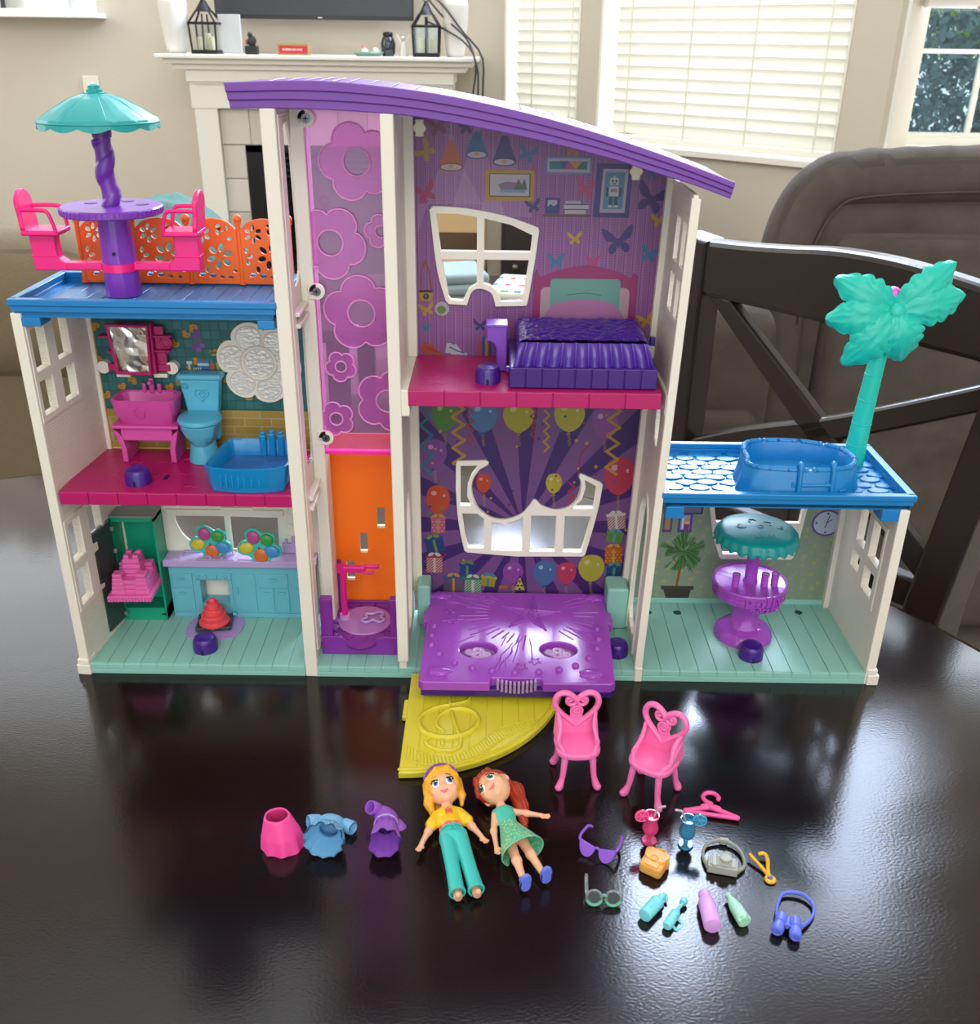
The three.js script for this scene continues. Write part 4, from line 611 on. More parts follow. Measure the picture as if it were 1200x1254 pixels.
  const inset = (pts, d) => { const cx = pts.reduce((s, p) => s + p[0], 0) / pts.length, cy = pts.reduce((s, p) => s + p[1], 0) / pts.length; return pts.map(([x, y]) => [cx + (x - cx) * (1 - d), cy + (y - cy) * (1 - d)]); };
  H('back_wall', xyUV(clean(E(shape(mm(bp), [inset(winBed, 0.04)]), 0.002, -0.0815)), -0.058, 0.222, 0.178, 0.168), M(0xb8b8b8, 0.42, { map: bedPrint }), 'printed lilac wallpaper with butterflies, lamps and framed prints', true);
  const strip = (outline, w, z0, d, holes) => E(shape(outline, holes), d, z0, 0.0005);
  const paneHoles = [
    [[-40.0, 324.6], [-25, 324.6], [-11, 322.6], [-11, 298.6], [-36.9, 298.6]], [[-7.2, 322.0], [12, 317.6], [27, 310.8], [25.8, 298.6], [-7.2, 298.6]],
    [[-36.2, 294.2], [-11, 294.2], [-11, 276.6], [-16.4, 273], [-20.6, 264.4], [-29.8, 264.9], [-31.6, 267.4]], [[-7.2, 294.2], [25.2, 294.2], [21, 264.8], [5.2, 264], [1.8, 272], [-2.6, 275.6], [-7.2, 276.8]]];
  H('window_frame', strip(winBed, 0, -0.0835, 0.0062, paneHoles.map(mm)), WHITE, 'white bedroom window frame with four openings');
  for (const [x, y] of [[-49.5, 378], [93.8, 352.8]]) H('wall_clip', E(shape(mm(smooth([[x - 2.6, y + 5.2], [x + 2.6, y + 5.2], [x + 2.8, y + 3], [x + 4.6, y], [x + 2.8, y - 3], [x + 2.6, y - 5.2], [x - 2.6, y - 5.2], [x - 2.8, y - 3], [x - 4.6, y], [x - 2.8, y + 3]], 3))), 0.004, -0.0796, 0.0008), M(0xe9e3c6, 0.4));
  // ----- party wall print
  const partyPrint = print(-58, 118, 25, 216, 6, (c) => {
    fillR(c, -58, 25, 118, 216, '#8a5a9e');
    const sx = 26, sy = 88; for (let k = 0; k < 16; k++) { const a = k / 16 * 2 * PI + PI / 2, w = 0.085; path(c, [[sx, sy], [sx + 260 * Math.cos(a - w), sy + 260 * Math.sin(a - w)], [sx + 260 * Math.cos(a + w), sy + 260 * Math.sin(a + w)]], '#48207a'); }
    const curl = (x, y, n, s, col, lw) => { const p = []; for (let i = 0; i <= n * 8; i++) p.push([x + s * Math.sin(i / 8 * 2 * PI) + i * 0.03, y - i * s * 0.24]); path(c, p, null, col, lw); };
    const balloon = (x, y, rx, ry, col, dk, lt, a = 0) => { c.save(); c.translate(x, y); c.rotate(a); path(c, [[0, -ry + 0.6], [-1.8, -ry - 2], [1.8, -ry - 2]], dk); path(c, smooth([[0, -ry], [rx * 0.72, -ry * 0.62], [rx, 0.12 * ry], [rx * 0.7, ry * 0.8], [0, ry], [-rx * 0.7, ry * 0.8], [-rx, 0.12 * ry], [-rx * 0.72, -ry * 0.62]], 6), col); disc(c, -rx * 0.35, ry * 0.45, rx * 0.22, ry * 0.16, lt, 0.6); disc(c, rx * 0.5, ry * 0.3, rx * 0.1, ry * 0.1, lt); c.restore(); curl(x, y - ry - 1.5, 5, 1.0, '#caa56a', 0.35); };
    balloon(-34.8, 178.6, 9.6, 12.5, '#5f9a3a', '#3f7a28', '#b8d89a'); balloon(-6.4, 178.4, 11, 13, '#5a8cc4', '#3a6aa0', '#bcd4ec'); balloon(20.3, 178.5, 11.6, 12.8, '#c8c032', '#9a9420', '#ece8a0'); balloon(58, 180, 11.4, 13.2, '#d2c83e', '#a49a26', '#f0eaa8'); balloon(85, 174.4, 9.8, 12.6, '#a85cb4', '#803c90', '#e2bce6', 0.12); balloon(-42.7, 147.6, 9.4, 12, '#9452ac', '#6c3486', '#d4b0de', -0.1);
    balloon(98.4, 131.3, 11.8, 15.8, '#d83a5c', '#a42440', '#f6b4c0'); balloon(-40.2, 109.4, 9.2, 12.4, '#e2552c', '#b03a1a', '#f8c0a8'); balloon(-5.3, 123.8, 5.8, 8, '#e0522c', '#b03a1a', '#f8c0a8'); balloon(48.6, 124.6, 6.2, 8.4, '#d0c63e', '#a0962a', '#f0eaa8');
    balloon(19.2, 45.8, 8.2, 9.6, '#a653b2', '#803c90', '#e2bce6'); balloon(44.4, 45.9, 9, 11.6, '#5080b8', '#34609a', '#b8d0ea'); balloon(61.9, 46.2, 7.8, 10, '#dc3f66', '#a82a48', '#f6b4c0'); balloon(81.6, 50.8, 10.4, 12.4, '#d2ca44', '#a49a26', '#f0eaa8');
    const ribbon = (x, y, n, w, h, col, lw) => { const p = []; for (let i = 0; i <= n; i++) p.push([x + (i % 2 ? w : -w) / 2 + i * 0.12, y - i * h]); c.lineJoin = 'round'; path(c, p, null, col, lw); };
    ribbon(-25, 190, 9, 9, 6.2, '#cfa032', 2.3); ribbon(91, 190, 9, 9, 6.4, '#cfa63a', 2.3); ribbon(-49, 187, 7, 9, 8.2, '#2c8aa2', 2.1); ribbon(31, 186, 7, 4.2, 3.6, '#c8323c', 1.1); ribbon(-16, 186, 8, 4.4, 3.8, '#c8323c', 1.1); ribbon(41, 184, 8, 4, 4.2, '#cfa63a', 1.7);
    path(c, smooth([[74, 158], [68, 148], [67, 134]], 5, false), null, '#b4283c', 1.1); ribbon(62, 126, 6, 5, 4, '#c8323c', 1.4);
    for (let k = 0; k < 70; k++) { const x = -56 + (k * 37.7) % 172, y = 32 + (k * 61.3) % 150; disc(c, x, y, 0.95, 0.95, ['#2c6ab4', '#c22c48', '#d8b040', '#46307c'][k % 4]); }
    for (const [x, y] of [[-38, 166], [72, 158], [-20, 141], [80, 139], [64, 160], [-47, 98], [-38, 102]]) { const p = []; for (let k = 0; k < 10; k++) { const a = k / 10 * 2 * PI + PI / 2, q = k % 2 ? 0.9 : 2.1; p.push([x + q * Math.cos(a), y + q * Math.sin(a)]); } path(c, p, y < 110 ? '#6a9a5a' : '#dcae4a'); }
    const gift = (x0, y0, x1, y1, col, pat, rib, a = 0, dots) => { c.save(); const cx = (x0 + x1) / 2, cy = (y0 + y1) / 2; c.translate(cx, cy); c.rotate(a); const w = Math.abs(x1 - x0) / 2, h = Math.abs(y1 - y0) / 2; fillR(c, -w, -h, w, h, col); c.beginPath(); c.rect(-w, -h, 2 * w, 2 * h); c.save(); c.clip(); if (dots) for (let i = -4; i < 5; i++) for (let j = -4; j < 5; j++) disc(c, i * 3 + (j % 2) * 1.5, j * 2.6, 0.55, 0.55, pat); else for (let k = -14; k < 14; k++) path(c, [[k * 2.4 - h, -h], [k * 2.4 + h, h]], null, pat, 0.75); c.restore(); fillR(c, -1, -h, 1, h, rib); fillR(c, -w - 0.6, h - 2.6, w + 0.6, h, col); disc(c, -2.6, h + 0.6, 2.6, 1.5, rib, 0.5); disc(c, 2.6, h + 0.6, 2.6, 1.5, rib, -0.5); c.restore(); };
    gift(-45.8, 95, -34.9, 80.6, '#d86a94', '#f2c4d4', '#d8a83c', 0, 1); gift(-50.4, 77, -36, 63.5, '#24509a', '#1c3f80', '#7fb044', 0.22); gift(-50, 61, -37.4, 45, '#c8343c', '#ecd8d0', '#e6e0d8'); gift(-23.6, 54, -11.6, 42, '#24489a', '#1c3a80', '#6fa044'); gift(-36.8, 42.5, -20.4, 26, '#24709a', '#a83048', '#dcae3c'); gift(-19.8, 41.5, -6.3, 26, '#2f8a54', '#d8e8d8', '#eceae0'); gift(-6.4, 43, 5.2, 33, '#c9bc34', '#a89a24', '#4aa0b0', -0.15);
    gift(91.8, 100, 105.6, 86, '#ece0d4', '#a8444c', '#e8e8e4', 0.12); gift(92, 84, 104.4, 74.6, '#6aa83c', '#5a9830', '#5cb0c0', -0.15); gift(91.6, 71, 105.4, 55.6, '#d8641e', '#f0d24a', '#e0b43a', 0.05, 1); gift(93.8, 54.4, 105.8, 43, '#1f4c8c', '#1a4078', '#58a8a0');
    path(c, [[20.5, 30], [24.8, 42], [29, 30]], '#d8d23c'); for (const [x, y] of [[24.6, 38], [23.2, 34], [26.4, 34], [24.8, 31]]) disc(c, x, y, 0.9, 0.9, '#241a3a'); disc(c, 24.8, 42.4, 1.2, 1.2, '#4a2a7c'); fillR(c, 8, 31, 15, 34, '#c9743a');
  });
  const winMid = mm([[-26.4, 140], [-25.6, 142.8], [-3.6, 143.8], [-1.4, 142.2], [-2, 140], ...smooth([[-8.5, 136], [-13.4, 127.3], [-14.2, 117.3], [-10.2, 105], [0.4, 96], [12.1, 94.4], [23.6, 98.7], [30.3, 106.5]], 5, false), [33, 111.4], [35.2, 111.6], ...smooth([[39.6, 106.7], [50.2, 103.2], [61, 106], [67.6, 113.5], [69.4, 124.9], [67.4, 131.5]], 5, false), [68, 133.6], [70.5, 133.2], [84.4, 126.6], [86, 124.6], ...smooth([[84.4, 108], [81.1, 89.2], [75.8, 64]], 5, false), [74, 62.4], [21, 61.6], [-17.5, 64.6], [-20, 66.4], ...smooth([[-22.8, 80], [-25.2, 97], [-26.6, 120]], 5, false)]);
  const midPanes = [[[-23.4, 139.6], [-7.4, 139.9], [-13.8, 131], [-17, 122], [-17.2, 114], [-13.6, 105.2], [-23.4, 105.2]], [[-22.4, 99.6], [-9.6, 99.6], [-4, 94.8], [-3.8, 68.4], [-17.2, 68.4], [-19.8, 78]], [[1, 92.6], [12, 91], [22.6, 95.2], [26.2, 98.2], [26.2, 66.2], [1, 66.8]], [[31.4, 98.6], [52.2, 98.6], [52.2, 66], [31.4, 66]], [[57.6, 98.6], [79.8, 98.6], [76.6, 82], [73.2, 66], [57.6, 66]], [[58.6, 104.2], [64, 106], [70, 112.4], [72.4, 122], [71.6, 129.4], [82, 123.8], [80.6, 104.2]]];
  H('back_wall', xyUV(clean(E(shape(mm(rect(-57, 117, 26, 215)), [inset(winMid, 0.02)]), 0.002, -0.0815)), -0.058, 0.025, 0.176, 0.191), M(0xb8b8b8, 0.42, { map: partyPrint }), 'printed party wall with purple sun rays, balloons and presents', true);
  H('window_frame', strip(winMid, 0, -0.0835, 0.0062, midPanes.map(mm)), WHITE, 'white cut-out party window frame');
  H('back_rail', X(-0.057, 0.112, 0.0086, 0.0265, -0.083, -0.0795), AQUA);
  // ----- main roof
  const top = [[-154, 406.7], [-114, 408.3], [-84.6, 407.6], [-40, 403.4], [-5.3, 397.8], [30, 390.3], [65.6, 381], [102, 370], [141.3, 356.7]], bot = [[-152.2, 392.9], [-110, 393.2], [-65.4, 391.4], [-35.3, 388.4], [15, 380], [66.4, 368.8], [92.6, 361.4], [119, 354], [140.3, 346.9]];
  const tc = smooth(top, 6, false), bc = smooth(bot, 6, false), mix = (a, b, k) => [a[0] + (b[0] - a[0]) * k, a[1] + (b[1] - a[1]) * k];
  const rail = (k0, k1) => mm([...tc.map((p, i) => mix(p, bc[Math.round(i / (tc.length - 1) * (bc.length - 1))], k0)), ...tc.map((p, i) => mix(p, bc[Math.round(i / (tc.length - 1) * (bc.length - 1))], k1)).reverse()]);
  const roof = new THREE.Group(); roof.name = 'roof'; house.add(roof); roof.userData.label = 'curved purple roof with stepped front edge';
  const RP = M(0x71389c, 0.34);
  obj('roof_sheet', E(shape(rail(0.1, 0.42)), 0.088, -0.0865, 0.0006), RP, roof);
  obj('fascia', [E(shape(rail(0.0, 0.36)), 0.006, -0.0015, 0.0006), E(shape(rail(0.34, 0.68)), 0.006, -0.0030, 0.0006), E(shape(rail(0.66, 1)), 0.006, -0.0045, 0.0006)], RP, roof);
  for (let i = 3; i < tc.length - 3; i += 2) obj('roof_ridge', T([[tc[i][0] / 1000, tc[i][1] / 1000 - 0.0011, -0.005], [tc[i][0] / 1000, tc[i][1] / 1000 - 0.0011, -0.084]], 0.0003, { n: 2, seg: 6, caps: false }), RP, roof);
  // ----- right wing
  const rightPrint = print(112, 286, 8, 146, 6, (c) => {
    fillR(c, 112, 8, 286, 146, '#7f8f78'); c.lineWidth = 0.35;
    for (let k = 0; k < 900; k++) { const x = 112 + (k * 47.31) % 174, y = 8 + (k * 29.77) % 138, a = k * 2.4; path(c, smooth([[x, y], [x + 2 * Math.cos(a), y + 2 * Math.sin(a)], [x + 2.6 * Math.cos(a + 0.9), y + 2.6 * Math.sin(a + 0.9)], [x + 1.2 * Math.cos(a + 1.6), y + 1.2 * Math.sin(a + 1.6)]], 4, false), null, k % 3 ? '#a9a653' : '#6f8f8c', 0.4); }
    fillR(c, 152, 91, 170, 104, '#3f3a58'); fillR(c, 153.5, 92.5, 168.5, 103, '#6a6684'); fillR(c, 151, 74.6, 162.4, 92, '#5a3a8c'); fillR(c, 153, 77, 160.4, 90, '#94a0b8'); disc(c, 158, 84, 1.8, 2.1, '#d8b890'); disc(c, 158, 86, 2.2, 1.4, '#c99a4a'); fillR(c, 156, 77, 160, 82, '#8c2f6a'); fillR(c, 154, 78, 155.4, 88, '#dde'); fillR(c, 139, 74.6, 146.4, 92, '#5a3a8c'); fillR(c, 140.4, 77, 145, 90, '#b08a4c');
    disc(c, 270, 84.8, 12, 11.8, '#5c3d8c'); disc(c, 270, 84.8, 10.4, 10.2, '#aab4c4'); for (const [x, y] of [[0, 8.4], [8.2, 0], [0, -8.4], [-8.2, 0]]) disc(c, 270 + x, 84.8 + y, 0.8, 0.8, '#2a2a38'); path(c, [[269, 80.6], [270, 84.8], [271.8, 92]], null, '#24242f', 0.7); path(c, [[270, 84.8], [274, 88]], null, '#24242f', 0.7);
    path(c, [[155.2, 25], [156.4, 40], [158.6, 50]], null, '#8a4a26', 2.2); path(c, [[156.4, 38], [153.6, 46], [151, 50]], null, '#8a4a26', 1.3);
    for (let k = 0; k < 260; k++) { const a = (k * 137.5) * PI / 180, q = 7 + (k % 11), ox = 158 + 7 * Math.cos(a) * ((k % 5) / 5), oy = 57 + 6.5 * Math.sin(a) * ((k % 7) / 7); path(c, [[ox, oy], [ox + q * 0.9 * Math.cos(a), oy + q * Math.sin(a)]], null, ['#2f5a2a', '#48783a', '#23461f', '#5f8a48'][k % 4], 0.55); }
    path(c, [[144.4, 22], [167.6, 22], [165.4, 9], [148.8, 9]], '#342a24'); fillR(c, 142.6, 21.4, 169.6, 25, '#3a2f28');
  });
  const winR = mm([[174.5, 130], [174.8, 96], ...smooth([[180, 72], [187, 53.5]], 4, false), [189, 51.6], [245, 51.8], [247, 53.4], ...smooth([[250, 72], [252, 96]], 4, false), [252, 130]]);
  H('back_wall', xyUV(clean(E(shape(mm([[112, 8], [284.5, 8], [284.5, 144], [112, 144]]), [inset(winR, 0.03)]), 0.002, -0.1005)), 0.112, 0.008, 0.174, 0.138), M(0xffffff, 0.5, { map: rightPrint }), 'printed green vine wall with a potted palm and a clock', true);
  H('window_frame', strip(winR, 0, -0.1020, 0.0056, [mm([[178, 128], [178.4, 97], [183.6, 74], [189.6, 56.4], [243.8, 56.4], [247.4, 79], [248.6, 97], [248.6, 128]])]), WHITE, 'white-framed window behind the teal parasol');
  H('window_bar', X(0.18, 0.2495, 0.0795, 0.085, -0.1012, -0.0968, 0.0006), WHITE);
  // floor of the right wing and its outer wall
  const fr = H('floor', [X(0.115, 0.2822, 0, 0.0082, -0.103, 0), X(0.115, 0.2822, 0, 0.0042, -0.01, 0.0012, 0.0003), X(0.115, 0.2822, 0.009, 0.0135, -0.1015, -0.0978, 0.0004)], AQUA);
  for (let i = 0; i < 12; i++) { const w = 0.0139, a = 0.1152 + i * w; obj('plank', X(a + 0.0002, a + w - 0.0002, 0.0078, 0.0092, -0.1, -0.0002, 0.00025), AQUA, fr); obj('front_board', X(a + 0.0002, a + w - 0.0002, 0.0044, 0.0084, -0.002, 0.0006, 0.0003), AQUA, fr); }
  for (const [x, z] of [[0.1545, -0.082], [0.2548, -0.085], [0.1305, -0.082]]) H('floor_hole', C(0.0032, 0.0032, 0.0004, x, 0.0092, z, 20), M(0x1f4640, 0.6));
  const rwall = new THREE.Group(); rwall.name = 'wall'; rwall.position.set(0.2815, 0, 0); house.add(rwall);
  const scal = (u0, u1, y0, y1) => mm([[u0, y1], [u0, y0 + 4], ...Array.from({ length: 9 }, (_, k) => [u0 + (u1 - u0) * k / 8, y0 + 2 + 2.2 * Math.abs(Math.sin(k * 1.3))]), [u1, y0 + 7], [u1, y1]]);
  obj('siding', side(rect(0, 0.102, 0, 0.1445), [mm(rect(15.5, 35.5, 89, 119)), mm(rect(44.5, 61.5, 89.5, 119)), scal(47.5, 64, 64, 81), scal(18, 37.5, 59, 81)], 0.005, 0, 0.0004), SIDING, rwall);
  obj('window_frame', side(mm(rect(12, 68, 55, 123)), [mm(rect(15.5, 35.5, 89, 119)), mm(rect(44.5, 61.5, 89.5, 119)), scal(47.5, 64, 64, 81), scal(18, 37.5, 59, 81)], 0.0012, -0.001, 0.0003), WHITE, rwall);
  obj('front_trim', [X(-0.0008, 0.0062, 0.0, 0.1436, -0.0035, 0.0015, 0.0008), ], WHITE, rwall); obj('rear_trim', X(-0.004, 0.002, 0.009, 0.1436, -0.1, -0.093, 0.0006), WHITE, rwall);
  obj('corner_foot', [X(0.0005, 0.0092, 0, 0.0088, -0.012, 0.003, 0.0008), X(0.0002, 0.0076, 0.0088, 0.0135, -0.010, 0.0024, 0.0008)], WHITE, rwall);
  H('front_post', X(0.1093, 0.1148, 0, 0.012, -0.004, 0.0022, 0.0006), WHITE);
}
// ================================================================ things in and on the doll house
{
  // ----- parasol table with two seats on the left terrace
  const t = thing('parasol_table', 'toy table with teal parasol, purple trunk and two pink seats on the left terrace', 'toy table', [-0.2452, 0.2748, -0.042]);
  obj('pedestal', LC([[0, 0], [0.0115, 0], [0.0108, 0.022], [0.0098, 0.052], [0, 0.052]], 32), PURPLE, t);
  obj('peg_hole', C(0.0013, 0.0013, 0.001, 0.001, 0.0282, 0.0103, 12, PI / 2), M(0x2a0a3a, 0.6), t);
  const rimG = []; for (let k = 0; k < 56; k++) { const a = k / 56 * 2 * PI; rimG.push(B(0.0012, 0.0036, 0.0022, 0.0314 * Math.cos(a), 0.0545, 0.0314 * Math.sin(a), 0.0004, 0, -a, 0, 1)); }
  const top = obj('table_top', LC([[0, 0.052], [0.031, 0.052], [0.0316, 0.0526], [0.0316, 0.0562], [0.0308, 0.057], [0, 0.057]], 56), PURPLE, t);
  obj('rim_ridges', rimG, PURPLE, t).userData.kind = 'stuff';
  for (const [x, z] of [[-0.016, -0.008], [0.018, -0.006], [0.004, -0.019]]) obj('cup_recess', C(0.0042, 0.0042, 0.0004, x, 0.0571, z, 20), M(0x4a2076, 0.4), t);
  // twisted trunk
  { const n = 60, s = 18, pos = [], idx = []; for (let i = 0; i <= n; i++) { const v = i / n, y = 0.057 + v * 0.046; const cx = 0.0004 * Math.sin(v * 9); for (let j = 0; j < s; j++) { const a = j / s * 2 * PI; let k = Math.sin(a + v * 13); const r = v > 0.85 ? 0.0052 : 0.0054 + 0.0013 * (k > 0 ? Math.pow(k, 0.5) : -Math.pow(-k, 0.5) * 0.3); pos.push(cx + r * Math.cos(a), y, r * Math.sin(a)); } } for (let i = 0; i < n; i++) for (let j = 0; j < s; j++) { const a = i * s + j, b = i * s + (j + 1) % s; idx.push(a, a + s, b, b, a + s, b + s); } const g = new THREE.BufferGeometry(); g.setAttribute('position', new THREE.Float32BufferAttribute(pos, 3)); g.setIndex(idx); g.computeVertexNormals(); obj('trunk', g, M(0x6a2f9c, 0.3), t); }
  { const p = new THREE.Group(); p.name = 'parasol'; t.add(p);
    const n = 96, prof = [[0.0001, 0.1235], [0.008, 0.1228], [0.016, 0.1200], [0.026, 0.1145], [0.0330, 0.1100], [0.0352, 0.1092], [0.0360, 0.1078], [0.0361, 0.1062], [0.0362, 0.1046], [0.0354, 0.1046], [0.0350, 0.106], [0.034, 0.108], [0.02, 0.1158], [0.0001, 0.1205]];
    const pos = [], idx = []; prof.forEach(([r, y], i) => { for (let j = 0; j < n; j++) { const a = j / n * 2 * PI; let yy = y; if (i === 8 || i === 9) yy -= 0.0022 * Math.abs(Math.sin(a * 6)) - 0.0004; const rib = i > 0 && i < 6 ? 1 - 0.004 * Math.pow(Math.abs(Math.cos(a * 4)), 12) : 1; pos.push(r * Math.cos(a), yy * rib + (1 - rib) * y * 0.9, r * Math.sin(a)); } });
    for (let i = 0; i + 1 < prof.length; i++) for (let j = 0; j < n; j++) { const a = i * n + j, b = i * n + (j + 1) % n; idx.push(a, b, a + n, b, b + n, a + n); }
    const g = new THREE.BufferGeometry(); g.setAttribute('position', new THREE.Float32BufferAttribute(pos, 3)); g.setIndex(idx); g.computeVertexNormals(); obj('canopy', toCreasedNormals(g, 0.9), TEAL, p);
    obj('canopy_band', TO(0.0358, 0.0006, 0, 0.1072, 0, PI / 2, 0, 0, 6, 72), TEAL, p);
    for (let k = 0; k < 8; k++) { const a = k * PI / 4 + 0.3; obj('canopy_rib', T([[0.006 * Math.cos(a), 0.1232, 0.006 * Math.sin(a)], [0.018 * Math.cos(a), 0.1189, 0.018 * Math.sin(a)], [0.0330 * Math.cos(a), 0.1100, 0.0330 * Math.sin(a)]], 0.0003, { n: 10, seg: 5 }), TEAL, p); }
    obj('finial', LC([[0.0058, 0.1215], [0.0060, 0.1232], [0.0048, 0.1240], [0.0048, 0.1252], [0.0036, 0.1258], [0.0034, 0.1274], [0.0022, 0.1282], [0, 0.1284]], 24), TEAL, p);
    obj('socket', C(0.0062, 0.0058, 0.006, 0.0006, 0.101, 0, 20), M(0x5a2a8c, 0.35), p); }
  const sw = new THREE.Group(); sw.name = 'swing_arm'; sw.rotation.y = rad(2); sw.scale.set(0.915, 1, 0.95); t.add(sw);
  obj('beam', [X(-0.05, 0.05, 0.0165, 0.0212, -0.0048, 0.0048, 0.0009), C(0.0126, 0.0128, 0.0052, 0, 0.0188, 0, 32)], HOTPINK, sw);
  for (const s of [-1, 1]) {
    const g = new THREE.Group(); g.name = 'seat'; sw.add(g); g.rotation.y = s > 0 ? PI : 0; const Q = (x0, x1, y0, y1, z0, z1, r) => X(x0, x1, y0, y1, z0, z1, r);
    obj('riser', [E(shape([[-0.0585, 0.0162], [-0.036, 0.0162], [-0.036, 0.021], ...smooth([[-0.0375, 0.0222], [-0.0405, 0.0245], [-0.0415, 0.030]], 4, false), [-0.0415, 0.0398], [-0.0590, 0.0398]]), 0.011, -0.0055, 0.001), Q(-0.0592, -0.0412, 0.0252, 0.0262, -0.0058, 0.0058, 0.0003)], HOTPINK, g);
    obj('pan', [Q(-0.0612, -0.0352, 0.0393, 0.0426, -0.0122, 0.0122, 0.0012)], HOTPINK, g);
    const bk = sideways(E(shape(smooth([[-0.0105, 0.041], [-0.0118, 0.052], [-0.0108, 0.062], [0, 0.0672], [0.0108, 0.062], [0.0118, 0.052], [0.0105, 0.041]], 5), []), 0.0034, 0, 0.0008), 0); obj('backrest', put(bk, -0.0605, 0, 0, 0, 0, 0.10).translate(0.0040, 0, 0), HOTPINK, g);
    for (const z of [-0.0112, 0.0112]) obj('armrest', T([[-0.0607, 0.0548, z * 0.9], [-0.056, 0.0553, z], [-0.044, 0.0552, z * 1.05], [-0.0405, 0.054, z * 1.05], [-0.0385, 0.049, z * 1.03], [-0.0368, 0.0415, z]], 0.00135, { n: 40, seg: 8, tension: 0.6 }), HOTPINK, g);
  }
}
{
  // ----- orange flower fence
  const t = thing('toy_fence', 'orange plastic fence with cut-out flowers at the back of the left blue terrace', 'fence', [0, 0.2756, -0.0752]);
  const xs = [-0.2832, -0.2456, -0.209, -0.1738, -0.1395];
  for (let k = 0; k < 4; k++) {
    const a = xs[k] + 0.0012, b = xs[k + 1] - 0.0012, w = b - a, holes = [];
    const fl = (cx, cy, r, n, rot, pr = 0.5) => { for (let i = 0; i < n; i++) { const q = rot + i / n * 2 * PI; holes.push(ell(cx + r * Math.cos(q), cy + r * Math.sin(q), r * 0.5, r * 0.31, 14, q)); } };
    fl(a + w * 0.60, 0.0185, 0.0060, 6, 0.3); fl(a + w * 0.27, 0.0335, 0.0042, 6, 0.5);
    for (const [u, v, r, q] of [[0.62, 0.039, 0.0013, 0.3], [0.72, 0.0365, 0.0013, 1], [0.60, 0.0345, 0.0014, 2], [0.80, 0.0375, 0.0013, 1.7], [0.84, 0.0305, 0.0013, 0], [0.10, 0.0225, 0.0016, 1.4], [0.17, 0.0185, 0.0016, 0.2], [0.11, 0.0145, 0.0016, 2], [0.32, 0.0095, 0.0018, 1.5], [0.2, 0.006, 0.0018, 0.3], [0.42, 0.0052, 0.0018, 0.2], [0.62, 0.0042, 0.0012, 0], [0.8, 0.004, 0.0012, 0], [0.9, 0.0085, 0.0012, 0]]) holes.push(ell(a + w * u, v, r * 1.3, r * 0.85, 12, q));
    obj('panel', E(shape([[a, -0.0006], [b, -0.0006], [b, 0.036], ...smooth([[b, 0.0362], [b - w * 0.2, 0.0418], [a + w * 0.5, 0.0438], [a + w * 0.2, 0.0418], [a, 0.0362]], 5, false)], holes), 0.002, -0.001, 0.0004, 1), ORANGE, t);
  }
  for (const x of xs) { const p = obj('post', [C(0.0017, 0.0018, 0.042, x, 0.0204, 0.0002, 14), C(0.0027, 0.0027, 0.0016, x, 0.0002, 0.0002, 14), C(0.0024, 0.0024, 0.0014, x, 0.0407, 0.0002, 14)], ORANGE, t); obj('ball', SP(0.0029, x, 0.0435, 0.0002), ORANGE, p); }
}
{
  // ----- bathroom
  const FL = 0.1489;
  const t = thing('mirror_cabinet', 'magenta bathroom cabinet with a wavy mirror door on the ducky wall', 'cabinet', [-0.2565, 0.2105, -0.0772]);
  obj('body', X(-0.0105, 0.0155, 0.0, 0.0365, 0, 0.0075, 0.0008), MAGENTA, t);
  const d = new THREE.Group(); d.name = 'door'; d.position.set(0.0145, 0, 0.0078); d.rotation.y = rad(-4); t.add(d);
  obj('door_frame', E(shape([[-0.0305, 0.0365], [0.0005, 0.0365], [-0.0015, 0], [-0.0275, 0]].reverse(), [[[-0.0282, 0.0346], [-0.0012, 0.0346], [-0.0032, 0.0022], [-0.0256, 0.0022]].reverse()]), 0.0034, 0, 0.0005), MAGENTA, d);
  const warp = dataTex(128, tile((u, v) => 0.5 + 0.5 * noise.noise(u * 3.2 + 1.5 * v, v * 4.2, 4.4)), false, 1 / 0.04);
  obj('mirror', E(shape([[-0.0286, 0.0350], [-0.0008, 0.0350], [-0.0028, 0.0018], [-0.026, 0.0018]].reverse()), 0.001, 0.0004), M(0xd6d6d4, 0.04, { metalness: 1, bumpMap: warp, bumpScale: 0.0045 }), d, 'wavy mirror foil');
  for (const [x0, x1, y] of [[-0.0235, -0.0105, 0.0265], [-0.0185, -0.0105, 0.0155], [0.0155, 0.0285, 0.0272], [0.0155, 0.0265, 0.0165]]) obj('shelf', X(x0, x1, y - 0.0008, y + 0.0008, 0, 0.006, 0.0004), MAGENTA, t);
  obj('side_bracket', [X(-0.0155, -0.0105, 0.006, 0.034, 0, 0.003, 0.0005), X(0.0155, 0.0225, 0.004, 0.034, 0, 0.003, 0.0005), X(-0.0205, -0.0105, 0.001, 0.006, 0, 0.004, 0.0008), X(0.0155, 0.0245, 0.001, 0.006, 0, 0.004, 0.0008)], MAGENTA, t);
  obj('round_holder', [TO(0.0036, 0.0011, 0.024, 0.0222, 0.004), C(0.003, 0.003, 0.002, 0.024, 0.0222, 0.003, 20, PI / 2)], MAGENTA, t);
}
